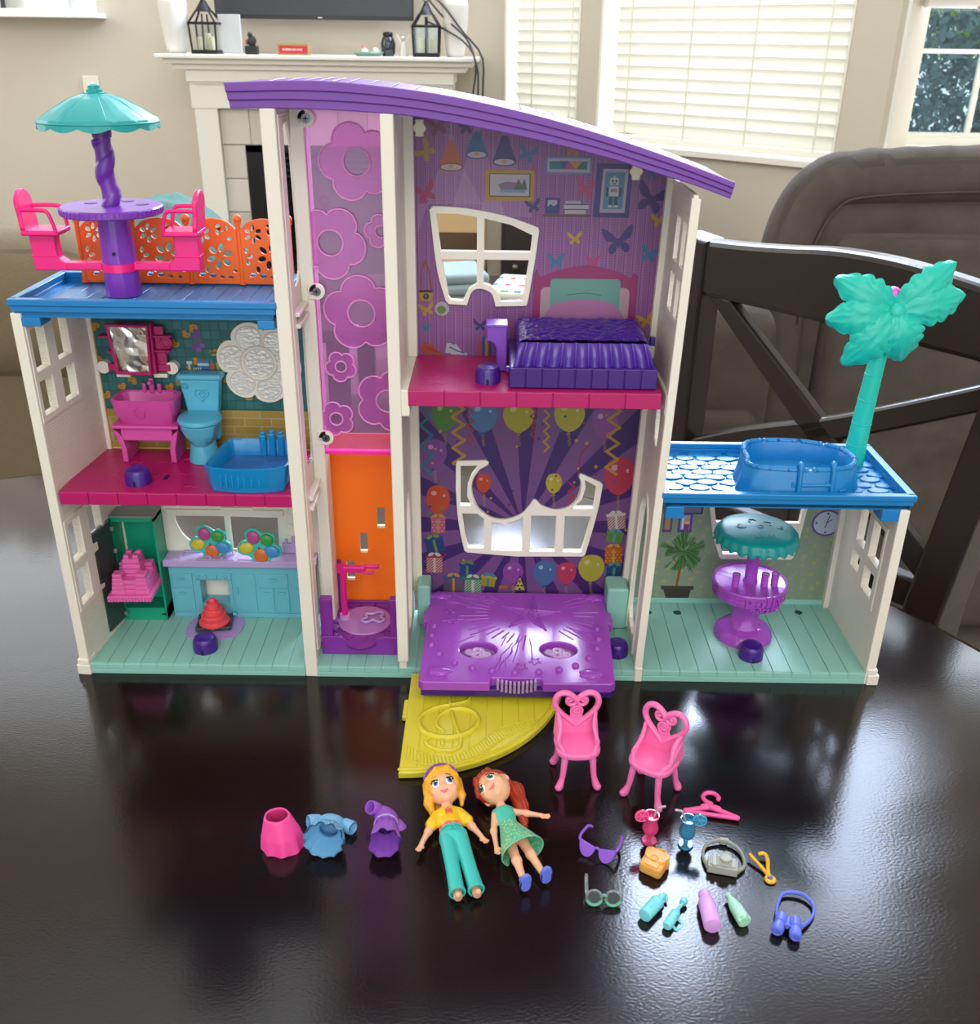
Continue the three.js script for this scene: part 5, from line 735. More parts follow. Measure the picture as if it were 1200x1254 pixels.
{
  const t = thing('toy_sink', 'pink toy washstand with curved legs and a deep basin on the magenta bathroom floor', 'sink', [-0.2488, 0.1489, -0.064]);
  const P = M(0xca4a9a, 0.36);
  const leg = (s) => sideways(E(shape(smooth([[-0.0095, 0], [-0.0065, 0], [-0.006, 0.014], [-0.0085, 0.0255], [-0.0115, 0.0255], [-0.0095, 0.012]], 4)), 0.022, 0), 0);
  const lg = [[-0.0195, 0.0], [-0.0158, 0.0], ...smooth([[-0.0155, 0.010], [-0.0175, 0.018], [-0.020, 0.0225]], 4, false), [-0.0235, 0.0255], ...smooth([[-0.0215, 0.018], [-0.0195, 0.010]], 4, false)];
  for (const s of [-1, 1]) obj('leg', E(shape(s < 0 ? lg : lg.map(([x, y]) => [-x, y]).reverse()), 0.024, -0.0125, 0.0006), P, t);
  obj('apron', X(-0.0185, 0.0185, 0.0165, 0.0265, -0.012, 0.0108, 0.001), P, t);
  obj('drawer_pull', X(-0.003, 0.003, 0.0214, 0.0222, 0.0106, 0.0118, 0.0004), P, t);
  obj('counter', X(-0.0242, 0.0242, 0.0262, 0.029, -0.0135, 0.0136, 0.0012), P, t);
  const loop = (w, d0, d1, y) => rect(-w, w, d0, d1, Math.min(w, 0.008) * 0.9).map(([x, z]) => V(x, y, z));
  const ls = [[0.0195, -0.012, 0.0095, 0.029], [0.0218, -0.0125, 0.0118, 0.036], [0.0232, -0.013, 0.0135, 0.0455], [0.0234, -0.013, 0.0138, 0.047], [0.0222, -0.012, 0.0126, 0.0478], [0.021, -0.0105, 0.0112, 0.0468], [0.0196, -0.0095, 0.009, 0.037], [0.017, -0.007, 0.006, 0.0345]].map(([w, a, b, y]) => loop(w, a, b, y));
  const pos = []; const n = ls[0].length; for (let r = 0; r + 1 < ls.length; r++) for (let i = 0; i < n; i++) { const a = ls[r][i], b = ls[r][(i + 1) % n], c = ls[r + 1][(i + 1) % n], d = ls[r + 1][i]; for (const v of [a, c, b, a, d, c]) pos.push(v.x, v.y, v.z); }
  const last = ls[ls.length - 1]; for (let i = 1; i + 1 < n; i++) for (const v of [last[0], last[i + 1], last[i]]) pos.push(v.x, v.y, v.z);
  const g = new THREE.BufferGeometry(); g.setAttribute('position', new THREE.Float32BufferAttribute(pos, 3)); const m = mergeVertices(g, 1e-6); m.computeVertexNormals();
  obj('basin', toCreasedNormals(m, 0.9), P, t);
  obj('flower_emblem', T(petals(-0.002, 0.0388, 5, 0.0042, 0.25, 0.3, 40).map(([x, y]) => [x, y, 0.0126 + (y - 0.0388) * 0.12]), 0.00035, { closed: true, n: 40, seg: 5 }), P, t);
  obj('tap', [B(0.0034, 0.012, 0.0034, 0.001, 0.0515, -0.011, 0.001), B(0.0028, 0.0072, 0.0028, -0.0045, 0.0495, -0.011, 0.001), B(0.0028, 0.0072, 0.0028, 0.0065, 0.0495, -0.011, 0.001), B(0.003, 0.0028, 0.006, 0.001, 0.0545, -0.0085, 0.001)], P, t);
}
{
  const t = thing('toy_toilet', 'turquoise toy toilet with heart emblem on its tank', 'toilet', [-0.2105, 0.1489, -0.0605]);
  const c = SKYBLUE;
  obj('foot', LC([[0, 0], [0.0112, 0], [0.0112, 0.0015], [0.0096, 0.009], [0.0088, 0.0165], [0, 0.0165]], 32), c, t);
  const bowl = L([[0.0075, 0.013], [0.0092, 0.0165], [0.0128, 0.0225], [0.0147, 0.0285], [0.0148, 0.0302], [0, 0.0302]], 36); bowl.scale(1, 1, 1.06); bowl.translate(0, 0, 0.0015); obj('bowl', toCreasedNormals(clean(bowl), 0.9), c, t);
  const seat = L([[0, 0.0302], [0.0151, 0.0302], [0.0158, 0.0312], [0.0157, 0.0332], [0.0145, 0.0347], [0.008, 0.0354], [0, 0.0355]], 40); seat.scale(1, 1, 1.05); seat.translate(0, 0, 0.0012); obj('seat_lid', seat, c, t);
  obj('neck', X(-0.011, 0.011, 0.012, 0.034, -0.017, -0.006, 0.003), c, t);
  obj('tank', E(shape([[-0.0112, 0.034], [0.0112, 0.034], [0.0145, 0.0585], [-0.0145, 0.0585]]), 0.0105, -0.0175, 0.0015, 3), c, t);
  obj('tank_lid', X(-0.0163, 0.0163, 0.0578, 0.0627, -0.0186, -0.0056, 0.0022), c, t);
  const heart = (s, k = 30) => Array.from({ length: k }, (_, i) => { const a = i / k * 2 * PI; return [s * 16 * Math.sin(a) ** 3 / 16, s * (13 * Math.cos(a) - 5 * Math.cos(2 * a) - 2 * Math.cos(3 * a) - Math.cos(4 * a)) / 16]; });
  obj('heart_emblem', [T(heart(0.005).map(([x, y]) => [x + 0.001, y + 0.0475, -0.0069]), 0.0005, { closed: true, n: 48, seg: 6 }), T(heart(0.0022).map(([x, y]) => [x + 0.001, y + 0.0475, -0.0069]), 0.0005, { closed: true, n: 30, seg: 6 })], c, t);
  obj('flush_button', [T(petals(-0.0105, 0.0538, 5, 0.0023, 0.3, 0, 30).map(([x, y]) => [x, y, -0.0068]), 0.0004, { closed: true, n: 30, seg: 5 }), SP(0.0011, -0.0105, 0.0538, -0.0068)], c, t);
}
{
  const t = thing('toy_bathtub', 'bright blue toy bathtub with three taps on the magenta bathroom floor', 'bathtub', [0, 0.1489, 0]);
  const bt = M(0x0f86c4, 0.3);
  const loop = (k, y) => smooth([[-0.1952 - k, -0.012], [-0.1945 - k * 0.9, -0.004 + k * 0.5], [-0.189 - k * 0.5, 0.0002 + k], [-0.172, 0.0028 + k], [-0.152, 0.0015 + k], [-0.1405 + k * 0.6, -0.0035 + k * 0.6], [-0.1375 + k, -0.012], [-0.1375 + k, -0.04], [-0.1385 + k, -0.0555 - k], [-0.15, -0.057 - k], [-0.182, -0.057 - k], [-0.1895 - k * 0.7, -0.055 - k * 0.7], [-0.192 - k, -0.046]], 6).map(([x, z]) => V(x, y, z));
  const ls = [loop(-0.0045, 0), loop(-0.003, 0.004), loop(-0.0008, 0.0175), loop(-0.0005, 0.0186), loop(-0.0018, 0.0189), loop(-0.0028, 0.0178), loop(-0.0045, 0.0065)]; const pos = [], n = ls[0].length;
  for (let r = 0; r + 1 < ls.length; r++) for (let i = 0; i < n; i++) { const a = ls[r][i], b = ls[r][(i + 1) % n], c = ls[r + 1][(i + 1) % n], d = ls[r + 1][i]; for (const v of [a, b, c, a, c, d]) pos.push(v.x, v.y, v.z); }
  const g = new THREE.BufferGeometry(); g.setAttribute('position', new THREE.Float32BufferAttribute(pos, 3)); const m = mergeVertices(g, 1e-6); m.computeVertexNormals(); obj('tub_wall', toCreasedNormals(m, 0.8), bt, t);
  obj('water_floor', flat(E(shape(loop(-0.0042, 0).map((v) => [v.x, -v.z])), 0.0008, 0)).translate(0, 0.0062, 0), M(0x3a6cb0, 0.22, { bumpMap: dataTex(256, tile((u, v) => 0.5 + 0.5 * noise.noise(u * 9, v * 9, 1) * Math.max(0, noise.noise(u * 3, v * 3, 5) + 0.3)), false, 1 / 0.05), bumpScale: 0.0022 }), t, 'rippled moulded water');
  for (const [x, h] of [[-0.1648, 0.0165], [-0.1582, 0.0178], [-0.1518, 0.0168]]) obj('tap', [B(0.0048, h, 0.0042, x, 0.0065 + h / 2, -0.0530, 0.0012), B(0.0038, 0.0035, 0.0036, x, 0.0072 + h, -0.0535, 0.0012)], bt, t);
  for (const [x, z, h] of [[-0.183, 0.0002, 0.009], [-0.179, 0.0010, 0.011], [-0.175, 0.0014, 0.010], [-0.171, 0.0014, 0.0115], [-0.167, 0.0013, 0.009], [-0.162, 0.0010, 0.0105], [-0.157, 0.0004, 0.008]]) obj('drip_relief', B(0.0014, h, 0.0012, x, 0.005 + h / 2, z - 0.0006, 0.0006), bt, t);
}
{
  // ----- kitchen
  const t = thing('toy_kitchen_counter', 'turquoise toy kitchen counter with lilac worktop, hob and oven opening', 'kitchen counter', [0, 0.0089, 0]);
  const cb = M(0x62aebd, 0.36), lil = M(0xb09ac8, 0.3);
  const x0 = -0.2525, x1 = -0.1385, zf = -0.0668, zb = -0.0800, top = 0.0468;
  obj('carcass', E(shape(rect(x0, x1, 0, top), [rect(-0.2285, -0.2065, 0.0125, 0.0335)]), zf - zb, zb, 0.0003), cb, t);
  obj('plinth', X(x0 + 0.001, x1, 0, 0.004, zf - 0.002, zf + 0.0014, 0.0004), cb, t);
  const lip = (a, b, c, d) => obj('door', [X(a, b, c, d, zf - 0.0005, zf + 0.0009, 0.0004)], cb, t);
  for (const [a, b, c, d, hx, hy, v] of [[x0 + 0.002, -0.2345, 0.0275, 0.0395, -0.2435, 0.036, 0], [x0 + 0.002, -0.2345, 0.0055, 0.0262, -0.2435, 0.0225, 0], [-0.2015, -0.185, 0.0065, 0.0395, -0.1995, 0.025, 1], [-0.1825, -0.159, 0.0275, 0.0395, -0.171, 0.0355, 0], [-0.1825, -0.1712, 0.0055, 0.0262, -0.177, 0.0235, 0], [-0.1702, -0.159, 0.0055, 0.0262, -0.1645, 0.0235, 0], [-0.1565, x1 - 0.002, 0.0275, 0.0395, -0.149, 0.0355, 0], [-0.1565, x1 - 0.002, 0.0055, 0.0262, -0.149, 0.0225, 0]]) { const dm = lip(a, b, c, d); obj('handle', v ? B(0.0014, 0.006, 0.0016, hx, hy, zf + 0.0016, 0.0005) : B(0.0058, 0.0014, 0.0016, hx, hy, zf + 0.0016, 0.0006), M(0x55b4c6, 0.3), dm); }
  obj('oven_panel', X(-0.2325, -0.2035, 0.0348, 0.0402, zf - 0.0004, zf + 0.0012, 0.0004), cb, t); for (const x of [-0.2295, -0.2235, -0.2155, -0.2075]) obj('oven_knob', B(0.0022, 0.0028, 0.002, x, 0.0376, zf + 0.0016, 0.0008), cb, t);
  obj('oven_frame', [X(-0.2315, -0.2285, 0.008, 0.034, zf - 0.0004, zf + 0.0009, 0.0003), X(-0.2065, -0.2035, 0.008, 0.034, zf - 0.0004, zf + 0.0009, 0.0003)], cb, t);
  obj('worktop', [X(-0.2552, -0.1365, top, top + 0.0058, -0.0805, -0.0632, 0.0008)], lil, t);
  const ty = top + 0.0058;
  obj('drainer', [X(-0.2425, -0.222, ty - 0.0002, ty + 0.0011, -0.0792, -0.0775, 0.0004), X(-0.2428, -0.2418, ty - 0.0002, ty + 0.001, -0.0792, -0.066, 0.0003)], lil, t);
  obj('hob', X(-0.2285, -0.1995, ty - 0.0002, ty + 0.0006, -0.0785, -0.0648, 0.0003), lil, t);
  for (const [x, z] of [[-0.2205, -0.0738], [-0.206, -0.0748]]) obj('burner', [TO(0.0042, 0.0006, x, ty + 0.001, z, PI / 2), TO(0.0022, 0.0005, x, ty + 0.001, z, PI / 2), ...[0, 1, 2, 3].map((k) => B(0.0082, 0.0007, 0.0007, x, ty + 0.001, z, 0.0002, 0, k * PI / 4))], lil, t);
  for (const [x, z] of [[-0.2185, -0.0672], [-0.2095, -0.0676]]) obj('hob_knob', C(0.0012, 0.0014, 0.0014, x, ty + 0.001, z, 14), lil, t);
  obj('sink_recess', X(-0.197, -0.181, ty - 0.0002, ty + 0.0007, -0.0785, -0.0655, 0.0003), lil, t);
  obj('sink_tap', [X(-0.164, -0.1475, ty, ty + 0.0085, -0.0802, -0.0782, 0.0006), B(0.0026, 0.0046, 0.002, -0.1605, ty + 0.010, -0.0792, 0.0008), B(0.003, 0.007, 0.0024, -0.155, ty + 0.011, -0.0792, 0.001), B(0.0026, 0.0046, 0.002, -0.1495, ty + 0.010, -0.0792, 0.0008)], lil, t);
  // balloon bouquets standing on the worktop
  const outl = smooth([[0.0, 0.0045], [-0.004, 0.006], [-0.0072, 0.0105], [-0.0138, 0.0128], [-0.0148, 0.0185], [-0.0105, 0.0228], [-0.0085, 0.0222], [-0.0095, 0.028], [-0.005, 0.0318], [-0.0005, 0.0305], [0.0035, 0.0278], [0.0055, 0.029], [0.011, 0.0262], [0.0105, 0.0205], [0.0142, 0.017], [0.0135, 0.0115], [0.0085, 0.0095], [0.004, 0.006]], 4);
  const bouquet = (pos, label, s) => { const b = thing('balloon_bouquet', label, 'toy balloons', pos, 0, null);
    const sc = (g) => put(g, 0, -0.0044 * s, 0, 0, 0, 0, s);
    obj('backing', sc(E(shape(outl), 0.002, -0.001, 0.0005)), M(0x3cb8a8, 0.35), b);
    for (const [x, y, rx, ry, hex, a] of [[-0.0088, 0.0172, 0.0052, 0.0042, 0xc9bc3a, 0.3], [-0.0035, 0.0252, 0.0044, 0.0050, 0xb44a86, 0.2], [0.0055, 0.0235, 0.0044, 0.0043, 0x3f9a3c, -0.3], [0.0082, 0.0148, 0.0052, 0.0044, 0x3f8cc4, -0.2], [0.0006, 0.0115, 0.0048, 0.0056, 0xcf6a2c, 0]]) obj('balloon', sc(SP(1, x, y, 0.0012, rx, ry, 0.0018, 20, 0, 0, a)), M(hex, 0.28), b);
    obj('stem', sc(line([0, 0.006, 0.0016], [-0.0004, 0.018, 0.0016], 0.0004)), M(0xa8283c, 0.4), b); };
  bouquet([-0.2182, 0.0578, -0.0725], 'flat toy bunch of five balloons standing on the hob, nearer the green fridge', 1.12);
  bouquet([-0.1785, 0.0578, -0.0662], 'flat toy bunch of five balloons at the lilac worktop edge, nearer the white post', 1.16);
}
{
  const t = thing('toy_fridge', 'green toy fridge with grey top standing open in the kitchen', 'fridge', [0, 0.0089, 0]);
  const g1 = M(0x0d9a74, 0.34), grey = M(0x8a9490, 0.3, { metalness: 0.4 }), dk = M(0x3a4644, 0.4, { metalness: 0.2 });
  const x0 = -0.2900, x1 = -0.2560, z0 = -0.0795, z1 = -0.0605, h = 0.091;
  obj('shell', [X(x0, x0 + 0.0015, 0, h, z0, z1, 0.0003), X(x1 - 0.0015, x1, 0, h, z0, z1, 0.0003), X(x0, x1, 0, h, z0, z0 + 0.0015, 0.0003), X(x0, x1, 0, 0.011, z0, z1, 0.0004), X(x0, x1, h - 0.004, h - 0.0005, z0, z1, 0.0003)], g1, t);
  obj('top_cover', X(x0 - 0.0003, x1 + 0.0003, h - 0.0006, h + 0.0012, z0, z1 + 0.0004, 0.0005), grey, t);
  obj('shelf', X(x0 + 0.001, x1 - 0.001, 0.032, 0.0335, z0, z1 - 0.002, 0.0003), g1, t); obj('vent_slot', X(-0.2605, -0.2568, 0.0045, 0.0062, z1 - 0.0002, z1 + 0.0003), M(0x0a2a22, 0.6), t);
  obj('side_rail', X(x1 - 0.0002, x1 + 0.0006, 0.052, 0.0535, z0, z1, 0.0003), g1, t);
  const d = new THREE.Group(); d.name = 'door'; d.position.set(x0 - 0.0002, 0, z1 + 0.0005); d.rotation.y = rad(-100); t.add(d);
  obj('panel', X(0, 0.0265, 0.0025, h - 0.001, -0.0012, 0.0012, 0.0006), grey, d); obj('inner_face', X(0.001, 0.0255, 0.004, h - 0.0025, -0.0022, -0.0008, 0.0006), dk, d);
  for (const y of [0.008, 0.026, 0.064, 0.083]) obj('hinge', B(0.003, 0.0035, 0.003, 0.002, y, -0.0032, 0.0008), grey, d);
  const c = thing('toy_cake', 'pink castle-shaped toy cake on a square tray sticking out of the open green fridge', 'cake', [-0.2725, 0.0435, -0.0475], rad(2));
  const pk = M(0xdc62a6, 0.34);
  obj('tray', [X(-0.0165, 0.0165, 0, 0.0042, -0.0195, 0.0165, 0.0006), ...Array.from({ length: 14 }, (_, k) => C(0.0012, 0.0012, 0.003, -0.0155 + k * 0.00238, 0.0015, 0.0163, 8))], pk, c);
  const tower = (x, z, w, h, n) => { const out = []; for (let k = 0; k < n; k++) out.push(X(x - w + k * 0.0004, x + w - k * 0.0004, 0.004 + k * h / n, 0.004 + (k + 1) * h / n - 0.0003, z - w + k * 0.0004, z + w - k * 0.0004, 0.0005)); return out; };
  obj('lower_tier', [...tower(0, -0.002, 0.0138, 0.011, 3)], pk, c);
  for (const [x, z] of [[-0.0088, 0.0075], [0.0088, 0.0075], [-0.0088, -0.0108], [0.0088, -0.0108]]) obj('corner_tower', tower(x, z, 0.0052, 0.0165, 5), pk, c);
  obj('middle_tower', tower(0, -0.004, 0.0082, 0.0245, 6), pk, c); obj('crown', [B(0.0042, 0.003, 0.0042, -0.0035, 0.0295, -0.001, 0.0008), B(0.0042, 0.003, 0.0042, 0.0035, 0.0295, -0.001, 0.0008), B(0.0042, 0.003, 0.0042, -0.0035, 0.0295, -0.008, 0.0008), B(0.0042, 0.003, 0.0042, 0.0035, 0.0295, -0.008, 0.0008)], pk, c);
}
{
  const FLK = 0.0088;
  const r = thing('toy_rug', 'oval lilac ribbed rug in front of the toy oven', 'rug', [-0.2162, FLK + 0.0001, -0.0505]);
  const ov = (k) => smooth([[-0.0155 - k, 0.0], [-0.012 - k * 0.7, 0.0095 + k], [0, 0.0115 + k], [0.012 + k * 0.7, 0.0105 + k], [0.0165 + k, 0.001], [0.013 + k * 0.7, -0.0095 - k], [0, -0.011 - k], [-0.012 - k * 0.7, -0.0105 - k]], 5);
  for (const k of [0.0062, 0.0042, 0.0022]) obj('rug_ring', flat(E(shape(ov(k), [ov(k - 0.0017)]), 0.0012, 0, 0.0004)), M(0xac92ca, 0.4), r);
  obj('rug_centre', flat(E(shape(ov(0.0003)), 0.001, 0, 0.0003)), M(0xac92ca, 0.4), r);
  const tr = thing('toy_baking_tray', 'dark grey toy baking tray on the lilac rug', 'tray', [-0.2165, FLK + 0.0016, -0.0525], rad(8));
  obj('tray', [X(-0.0135, 0.0135, 0, 0.0022, -0.0125, 0.0105, 0.0005), X(-0.0135, 0.0135, 0.0018, 0.0034, 0.0092, 0.0108, 0.0005), X(-0.0135, -0.012, 0.0018, 0.0034, -0.0125, 0.0105, 0.0004), X(0.012, 0.0135, 0.0018, 0.0034, -0.0125, 0.0105, 0.0004)], M(0x4a4e52, 0.35, { metalness: 0.5 }), tr);
  obj('tab', X(-0.0015, 0.0015, 0.0008, 0.0026, 0.0104, 0.0122, 0.0004), M(0x6a6e72, 0.35, { metalness: 0.5 }), tr); obj('side_clip', X(0.0128, 0.0165, 0.001, 0.004, -0.012, -0.0085, 0.0008), SKYBLUE, tr, 'turquoise side clip');
  const c = thing('toy_cake', 'small round red tiered toy cake on the grey baking tray', 'cake', [-0.2166, FLK + 0.0040, -0.0528]);
  obj('tiers', LC([[0, 0], [0.0118, 0], [0.012, 0.0012], [0.0105, 0.0022], [0.0098, 0.0032], [0.0098, 0.0072], [0.009, 0.0082], [0.0074, 0.0084], [0.0072, 0.0125], [0.0064, 0.0134], [0.0048, 0.0136], [0.0046, 0.0172], [0.004, 0.018], [0.0026, 0.0182], [0.0025, 0.0205], [0.0016, 0.0216], [0, 0.0218]], 32, 0, 0, 0, 0.45), M(0xe84a54, 0.36), c);
  obj('icing_edge', [TO(0.0105, 0.0007, 0, 0.0018, 0, PI / 2), TO(0.0092, 0.0006, 0, 0.0078, 0, PI / 2), TO(0.0067, 0.0005, 0, 0.013, 0, PI / 2), TO(0.0043, 0.0005, 0, 0.0176, 0, PI / 2)], M(0xe84a54, 0.36), c);
}
{
  // ----- lift car
  const t = thing('toy_lift_car', 'purple toy lift car with a lilac turntable at the bottom of the shaft', 'lift', [0, 0.0088, 0]);
  const p = M(0x7c2a96, 0.3), dp = p;
  const x0 = -0.1255, x1 = -0.0672, zf = -0.0165, zb = -0.074, fl = 0.0118;
  obj('floor', X(x0, x1, 0, fl - 0.001, zb, zf, 0.0004), p, t);
  for (let i = 0; i < 5; i++) for (let j = 0; j < 5; j++) { const x = x0 + 0.0035 + i * 0.0118, z = zb + 0.004 + j * 0.0116; const q = flat(E(shape([[-0.0056, -0.003], [0.0044, -0.0056], [0.0056, 0.003], [-0.0044, 0.0056]]), 0.0012, 0, 0.0003)); if (x + 0.006 > x1 || z + 0.006 > zf) continue; obj('floor_tile', put(q, x + 0.002, fl - 0.0012, z), p, t); }
  const fw = [[x0, 0], [x1, 0], [x1, 0.0158], ...smooth([[-0.079, 0.0158], [-0.083, 0.0148], [-0.089, 0.0105], [-0.096, 0.0092], [-0.104, 0.0105], [-0.109, 0.0148], [-0.112, 0.0158]], 4, false), [x0, 0.0158]];
  obj('front_wall', E(shape(fw), 0.0022, zf - 0.0012, 0.0005), p, t);
  obj('front_ledge', put(L([[0, 0], [0.0125, 0], [0.0125, 0.0012], [0, 0.0016]], 32), -0.096, 0.0098, zf - 0.0035, 0, 0, 0, 1), p, t);
  for (const [a, b, z, h] of [[x0, x0 + 0.0085, zf, 0.0475], [-0.0735, x1, zf, 0.0475], [x0, x0 + 0.0085, zb + 0.007, 0.050]]) obj('corner_post', X(a, b, 0, h, z - 0.0068, z, 0.0006), p, t);
  obj('back_lip', X(x0, x1, 0, fl + 0.0015, zb, zb + 0.002, 0.0004), dp, t);
  const d = obj('turntable', [LC([[0, 0], [0.0206, 0], [0.0206, 0.0008], [0.0200, 0.0014], [0, 0.0014]], 44, -0.0962, fl - 0.0002, -0.0445)], M(0xb078c4, 0.28), t);
  obj('foot_clip', [T(smooth([[0.0, -0.006], [0.004, -0.009], [0.0085, -0.006], [0.006, -0.002], [0.0095, 0.002], [0.006, 0.006], [0.001, 0.003], [-0.004, 0.0065], [-0.008, 0.003], [-0.004, -0.001], [-0.006, -0.0055]], 4).map(([x, z]) => [-0.0905 + x, fl + 0.0026, -0.045 + z]), 0.0012, { closed: true, n: 70, seg: 6 })], M(0xb890cc, 0.28), d);
  const h = new THREE.Group(); h.name = 'grab_bar'; t.add(h); const hm = M(0xd81a80, 0.3);
  obj('pole', C(0.0022, 0.0025, 0.045, -0.112, fl + 0.0235, -0.047, 16), hm, h); obj('pole_socket', LC([[0, 0], [0.0042, 0], [0.004, 0.0036], [0, 0.0036]], 20, -0.112, fl + 0.0012, -0.047), M(0xc890cc, 0.3), h);
  obj('bar', [X(-0.1155, -0.0945, fl + 0.0425, fl + 0.0475, -0.0495, -0.0445, 0.001), X(-0.096, -0.084, fl + 0.0448, fl + 0.0476, -0.0502, -0.0472, 0.0008), X(-0.096, -0.0872, fl + 0.0422, fl + 0.0442, -0.0452, -0.043, 0.0008), C(0.0034, 0.0034, 0.0052, -0.1132, fl + 0.0452, -0.047, 18)], hm, h);
}
{
  // ----- fold-down stage
  const t = thing('toy_stage', 'glossy purple fold-down stage with star relief and two foot clips', 'stage', [0, -0.0012, 0]); t.rotation.x = rad(2.4);
  const yt = 0.0268;
  const topO = [[-0.0482, 0.0788], [0.0932, 0.0788], [0.0942, 0.066], [0.0925, 0.0655], [0.0925, 0.0515], [0.0958, 0.0512], [0.0955, 0.0365], [0.0925, 0.0362], [0.0922, 0.028], [0.0898, -0.036], [0.0868, -0.0385], [0.0392, -0.0385], [0.0378, -0.0325], [0.0028, -0.0325], [0.0014, -0.0385], [-0.0455, -0.0385], [-0.0488, -0.036], [-0.0472, 0.028], [-0.0476, 0.0362], [-0.0506, 0.0365], [-0.0506, 0.0512], [-0.0476, 0.0515], [-0.0476, 0.0655], [-0.0482, 0.066]].map(([x, z]) => [x, z]).reverse();
  const eyes = [[-0.0072, 0.0005], [0.0518, 0.0015]];
  const OR = M(0x9c48ba, 0.18);
  obj('top_plate', flat(E(shape(topO, eyes.map(([x, z]) => ell(x, z, 0.0135, 0.0096, 36))), 0.0078, 0, 0.0012, 3)).translate(0, yt - 0.0078, 0), OR, t);
  obj('under_tray', flat(E(shape([[-0.0472, 0.076], [-0.0472, -0.0372], [0.0882, -0.0372], [0.0905, 0.076]], []), 0.0062, 0, 0.0008)).translate(0, 0.0134, 0), M(0x3c1470, 0.25), t);
  obj('support', [X(-0.044, -0.036, 0.0088, 0.0145, -0.074, -0.004, 0.0005), X(0.078, 0.086, 0.0088, 0.0145, -0.074, -0.004, 0.0005)], M(0x3c1470, 0.3), t);
  for (const [x, z] of eyes) { const e = new THREE.Group(); e.name = 'foot_clip'; e.position.set(x, 0.0205, -z); t.add(e); obj('plate', flat(E(shape(ell(0, 0, 0.0132, 0.0093, 36)), 0.0012, 0)), M(0x9a78a8, 0.35), e); obj('clip', [T(smooth([[-0.009, -0.001], [-0.007, -0.0035], [-0.0035, -0.001], [-0.001, -0.0045], [0.002, -0.0055], [0.004, -0.002], [0.001, 0.001], [0.003, 0.003], [0.007, 0.001], [0.009, 0.004], [0.005, 0.006], [0.0, 0.0045], [-0.002, 0.006], [-0.004, 0.0035], [-0.0015, 0.001], [-0.005, 0.0015]], 3).map(([a, b]) => [a, 0.0026, b]), 0.0014, { closed: true, n: 90, seg: 7 }), TO(0.0026, 0.0012, -0.001, 0.0034, -0.0022, PI / 2, 0, 0, 8, 24), TO(0.0024, 0.0011, 0.006, 0.0034, 0.0025, PI / 2, 0, 0, 8, 24)], M(0xc8a0d2, 0.28), e); obj('clip_hole', [C(0.0018, 0.0018, 0.0003, 0.001, 0.0013, -0.0012, 12), C(0.0018, 0.0018, 0.0003, 0.0055, 0.0013, 0.0025, 12)], M(0x120818, 0.6), e); }
  // star relief and rays
  const st = []; const sc = [0.0325, 0.0475]; for (let k = 0; k < 5; k++) { const a = rad(-90 + 72 * k + 8); for (let q = 0; q < 5; q++) { const w = 0.0026 * (q - 2), r0 = 0.003, r1 = 0.024 - Math.abs(q - 2) * 0.0045; const nx = -Math.sin(a), nz = Math.cos(a); st.push(T([[sc[0] + r0 * Math.cos(a) + nx * w, yt + 0.0001, -sc[1] + r0 * Math.sin(a) + nz * w], [sc[0] + r1 * Math.cos(a) + nx * w * 0.35, yt + 0.0002, -sc[1] + r1 * Math.sin(a) + nz * w * 0.35]], 0.00085, { n: 3, seg: 6 })); } }
  obj('star_relief', st, OR, t);
  const rays = []; for (let k = 0; k < 46; k++) { const a = k / 46 * 2 * PI + 0.06, r0 = 0.029, r1 = rr(0.036, 0.050); const f = (r) => [sc[0] + r * Math.cos(a) * 1.15, -sc[1] + r * Math.sin(a)]; const [xa, za] = f(r0), [xb, zb] = f(r1); if (xb < -0.043 || xb > 0.086 || zb < -0.077 || zb > 0.028) continue; if (eyes.some(([x, z]) => Math.hypot((xb - x) / 1.5, zb + z) < 0.013 || Math.hypot((xa - x) / 1.5, za + z) < 0.013)) continue; rays.push(T([[xa, yt, za], [xb, yt, zb]], 0.0006, { n: 2, seg: 5 })); }
  obj('ray_relief', rays, OR, t).userData.kind = 'stuff';
  const cracks = []; for (let k = 0; k < 40; k++) { const a = rr(0, 2 * PI), f = (r) => [sc[0] + r * Math.cos(a) * 1.2, -sc[1] + r * Math.sin(a)]; const pts = []; for (let r = rr(0.03, 0.05); r < 0.085; r += 0.008) { const [x, z] = f(r); const jx = x + rr(-0.002, 0.002), jz = z + rr(-0.002, 0.002); if (jx < -0.040 || jx > 0.082 || jz < -0.075 || jz > 0.024 || eyes.some(([u, v]) => Math.hypot((jx - u) / 1.45, jz + v) < 0.0125)) break; pts.push([jx, yt, jz]); } if (pts.length > 1) cracks.push(T(pts, 0.0004, { n: pts.length * 2, seg: 5, tension: 0 })); }
  obj('crack_relief', cracks, OR, t).userData.kind = 'stuff';
  const small = (x, z, r) => obj('small_star', T(Array.from({ length: 10 }, (_, k) => { const a = k / 10 * 2 * PI + 0.4, q = k % 2 ? r * 0.42 : r; return [x + q * Math.cos(a), yt + 0.0001, z + q * Math.sin(a)]; }), 0.0004, { closed: true, n: 40, seg: 5, tension: 0 }), OR, t);
  small(-0.006, -0.068, 0.006); small(-0.03, -0.05, 0.004); small(-0.027, -0.036, 0.0042); small(0.024, 0.02, 0.0055); small(0.034, 0.013, 0.005);
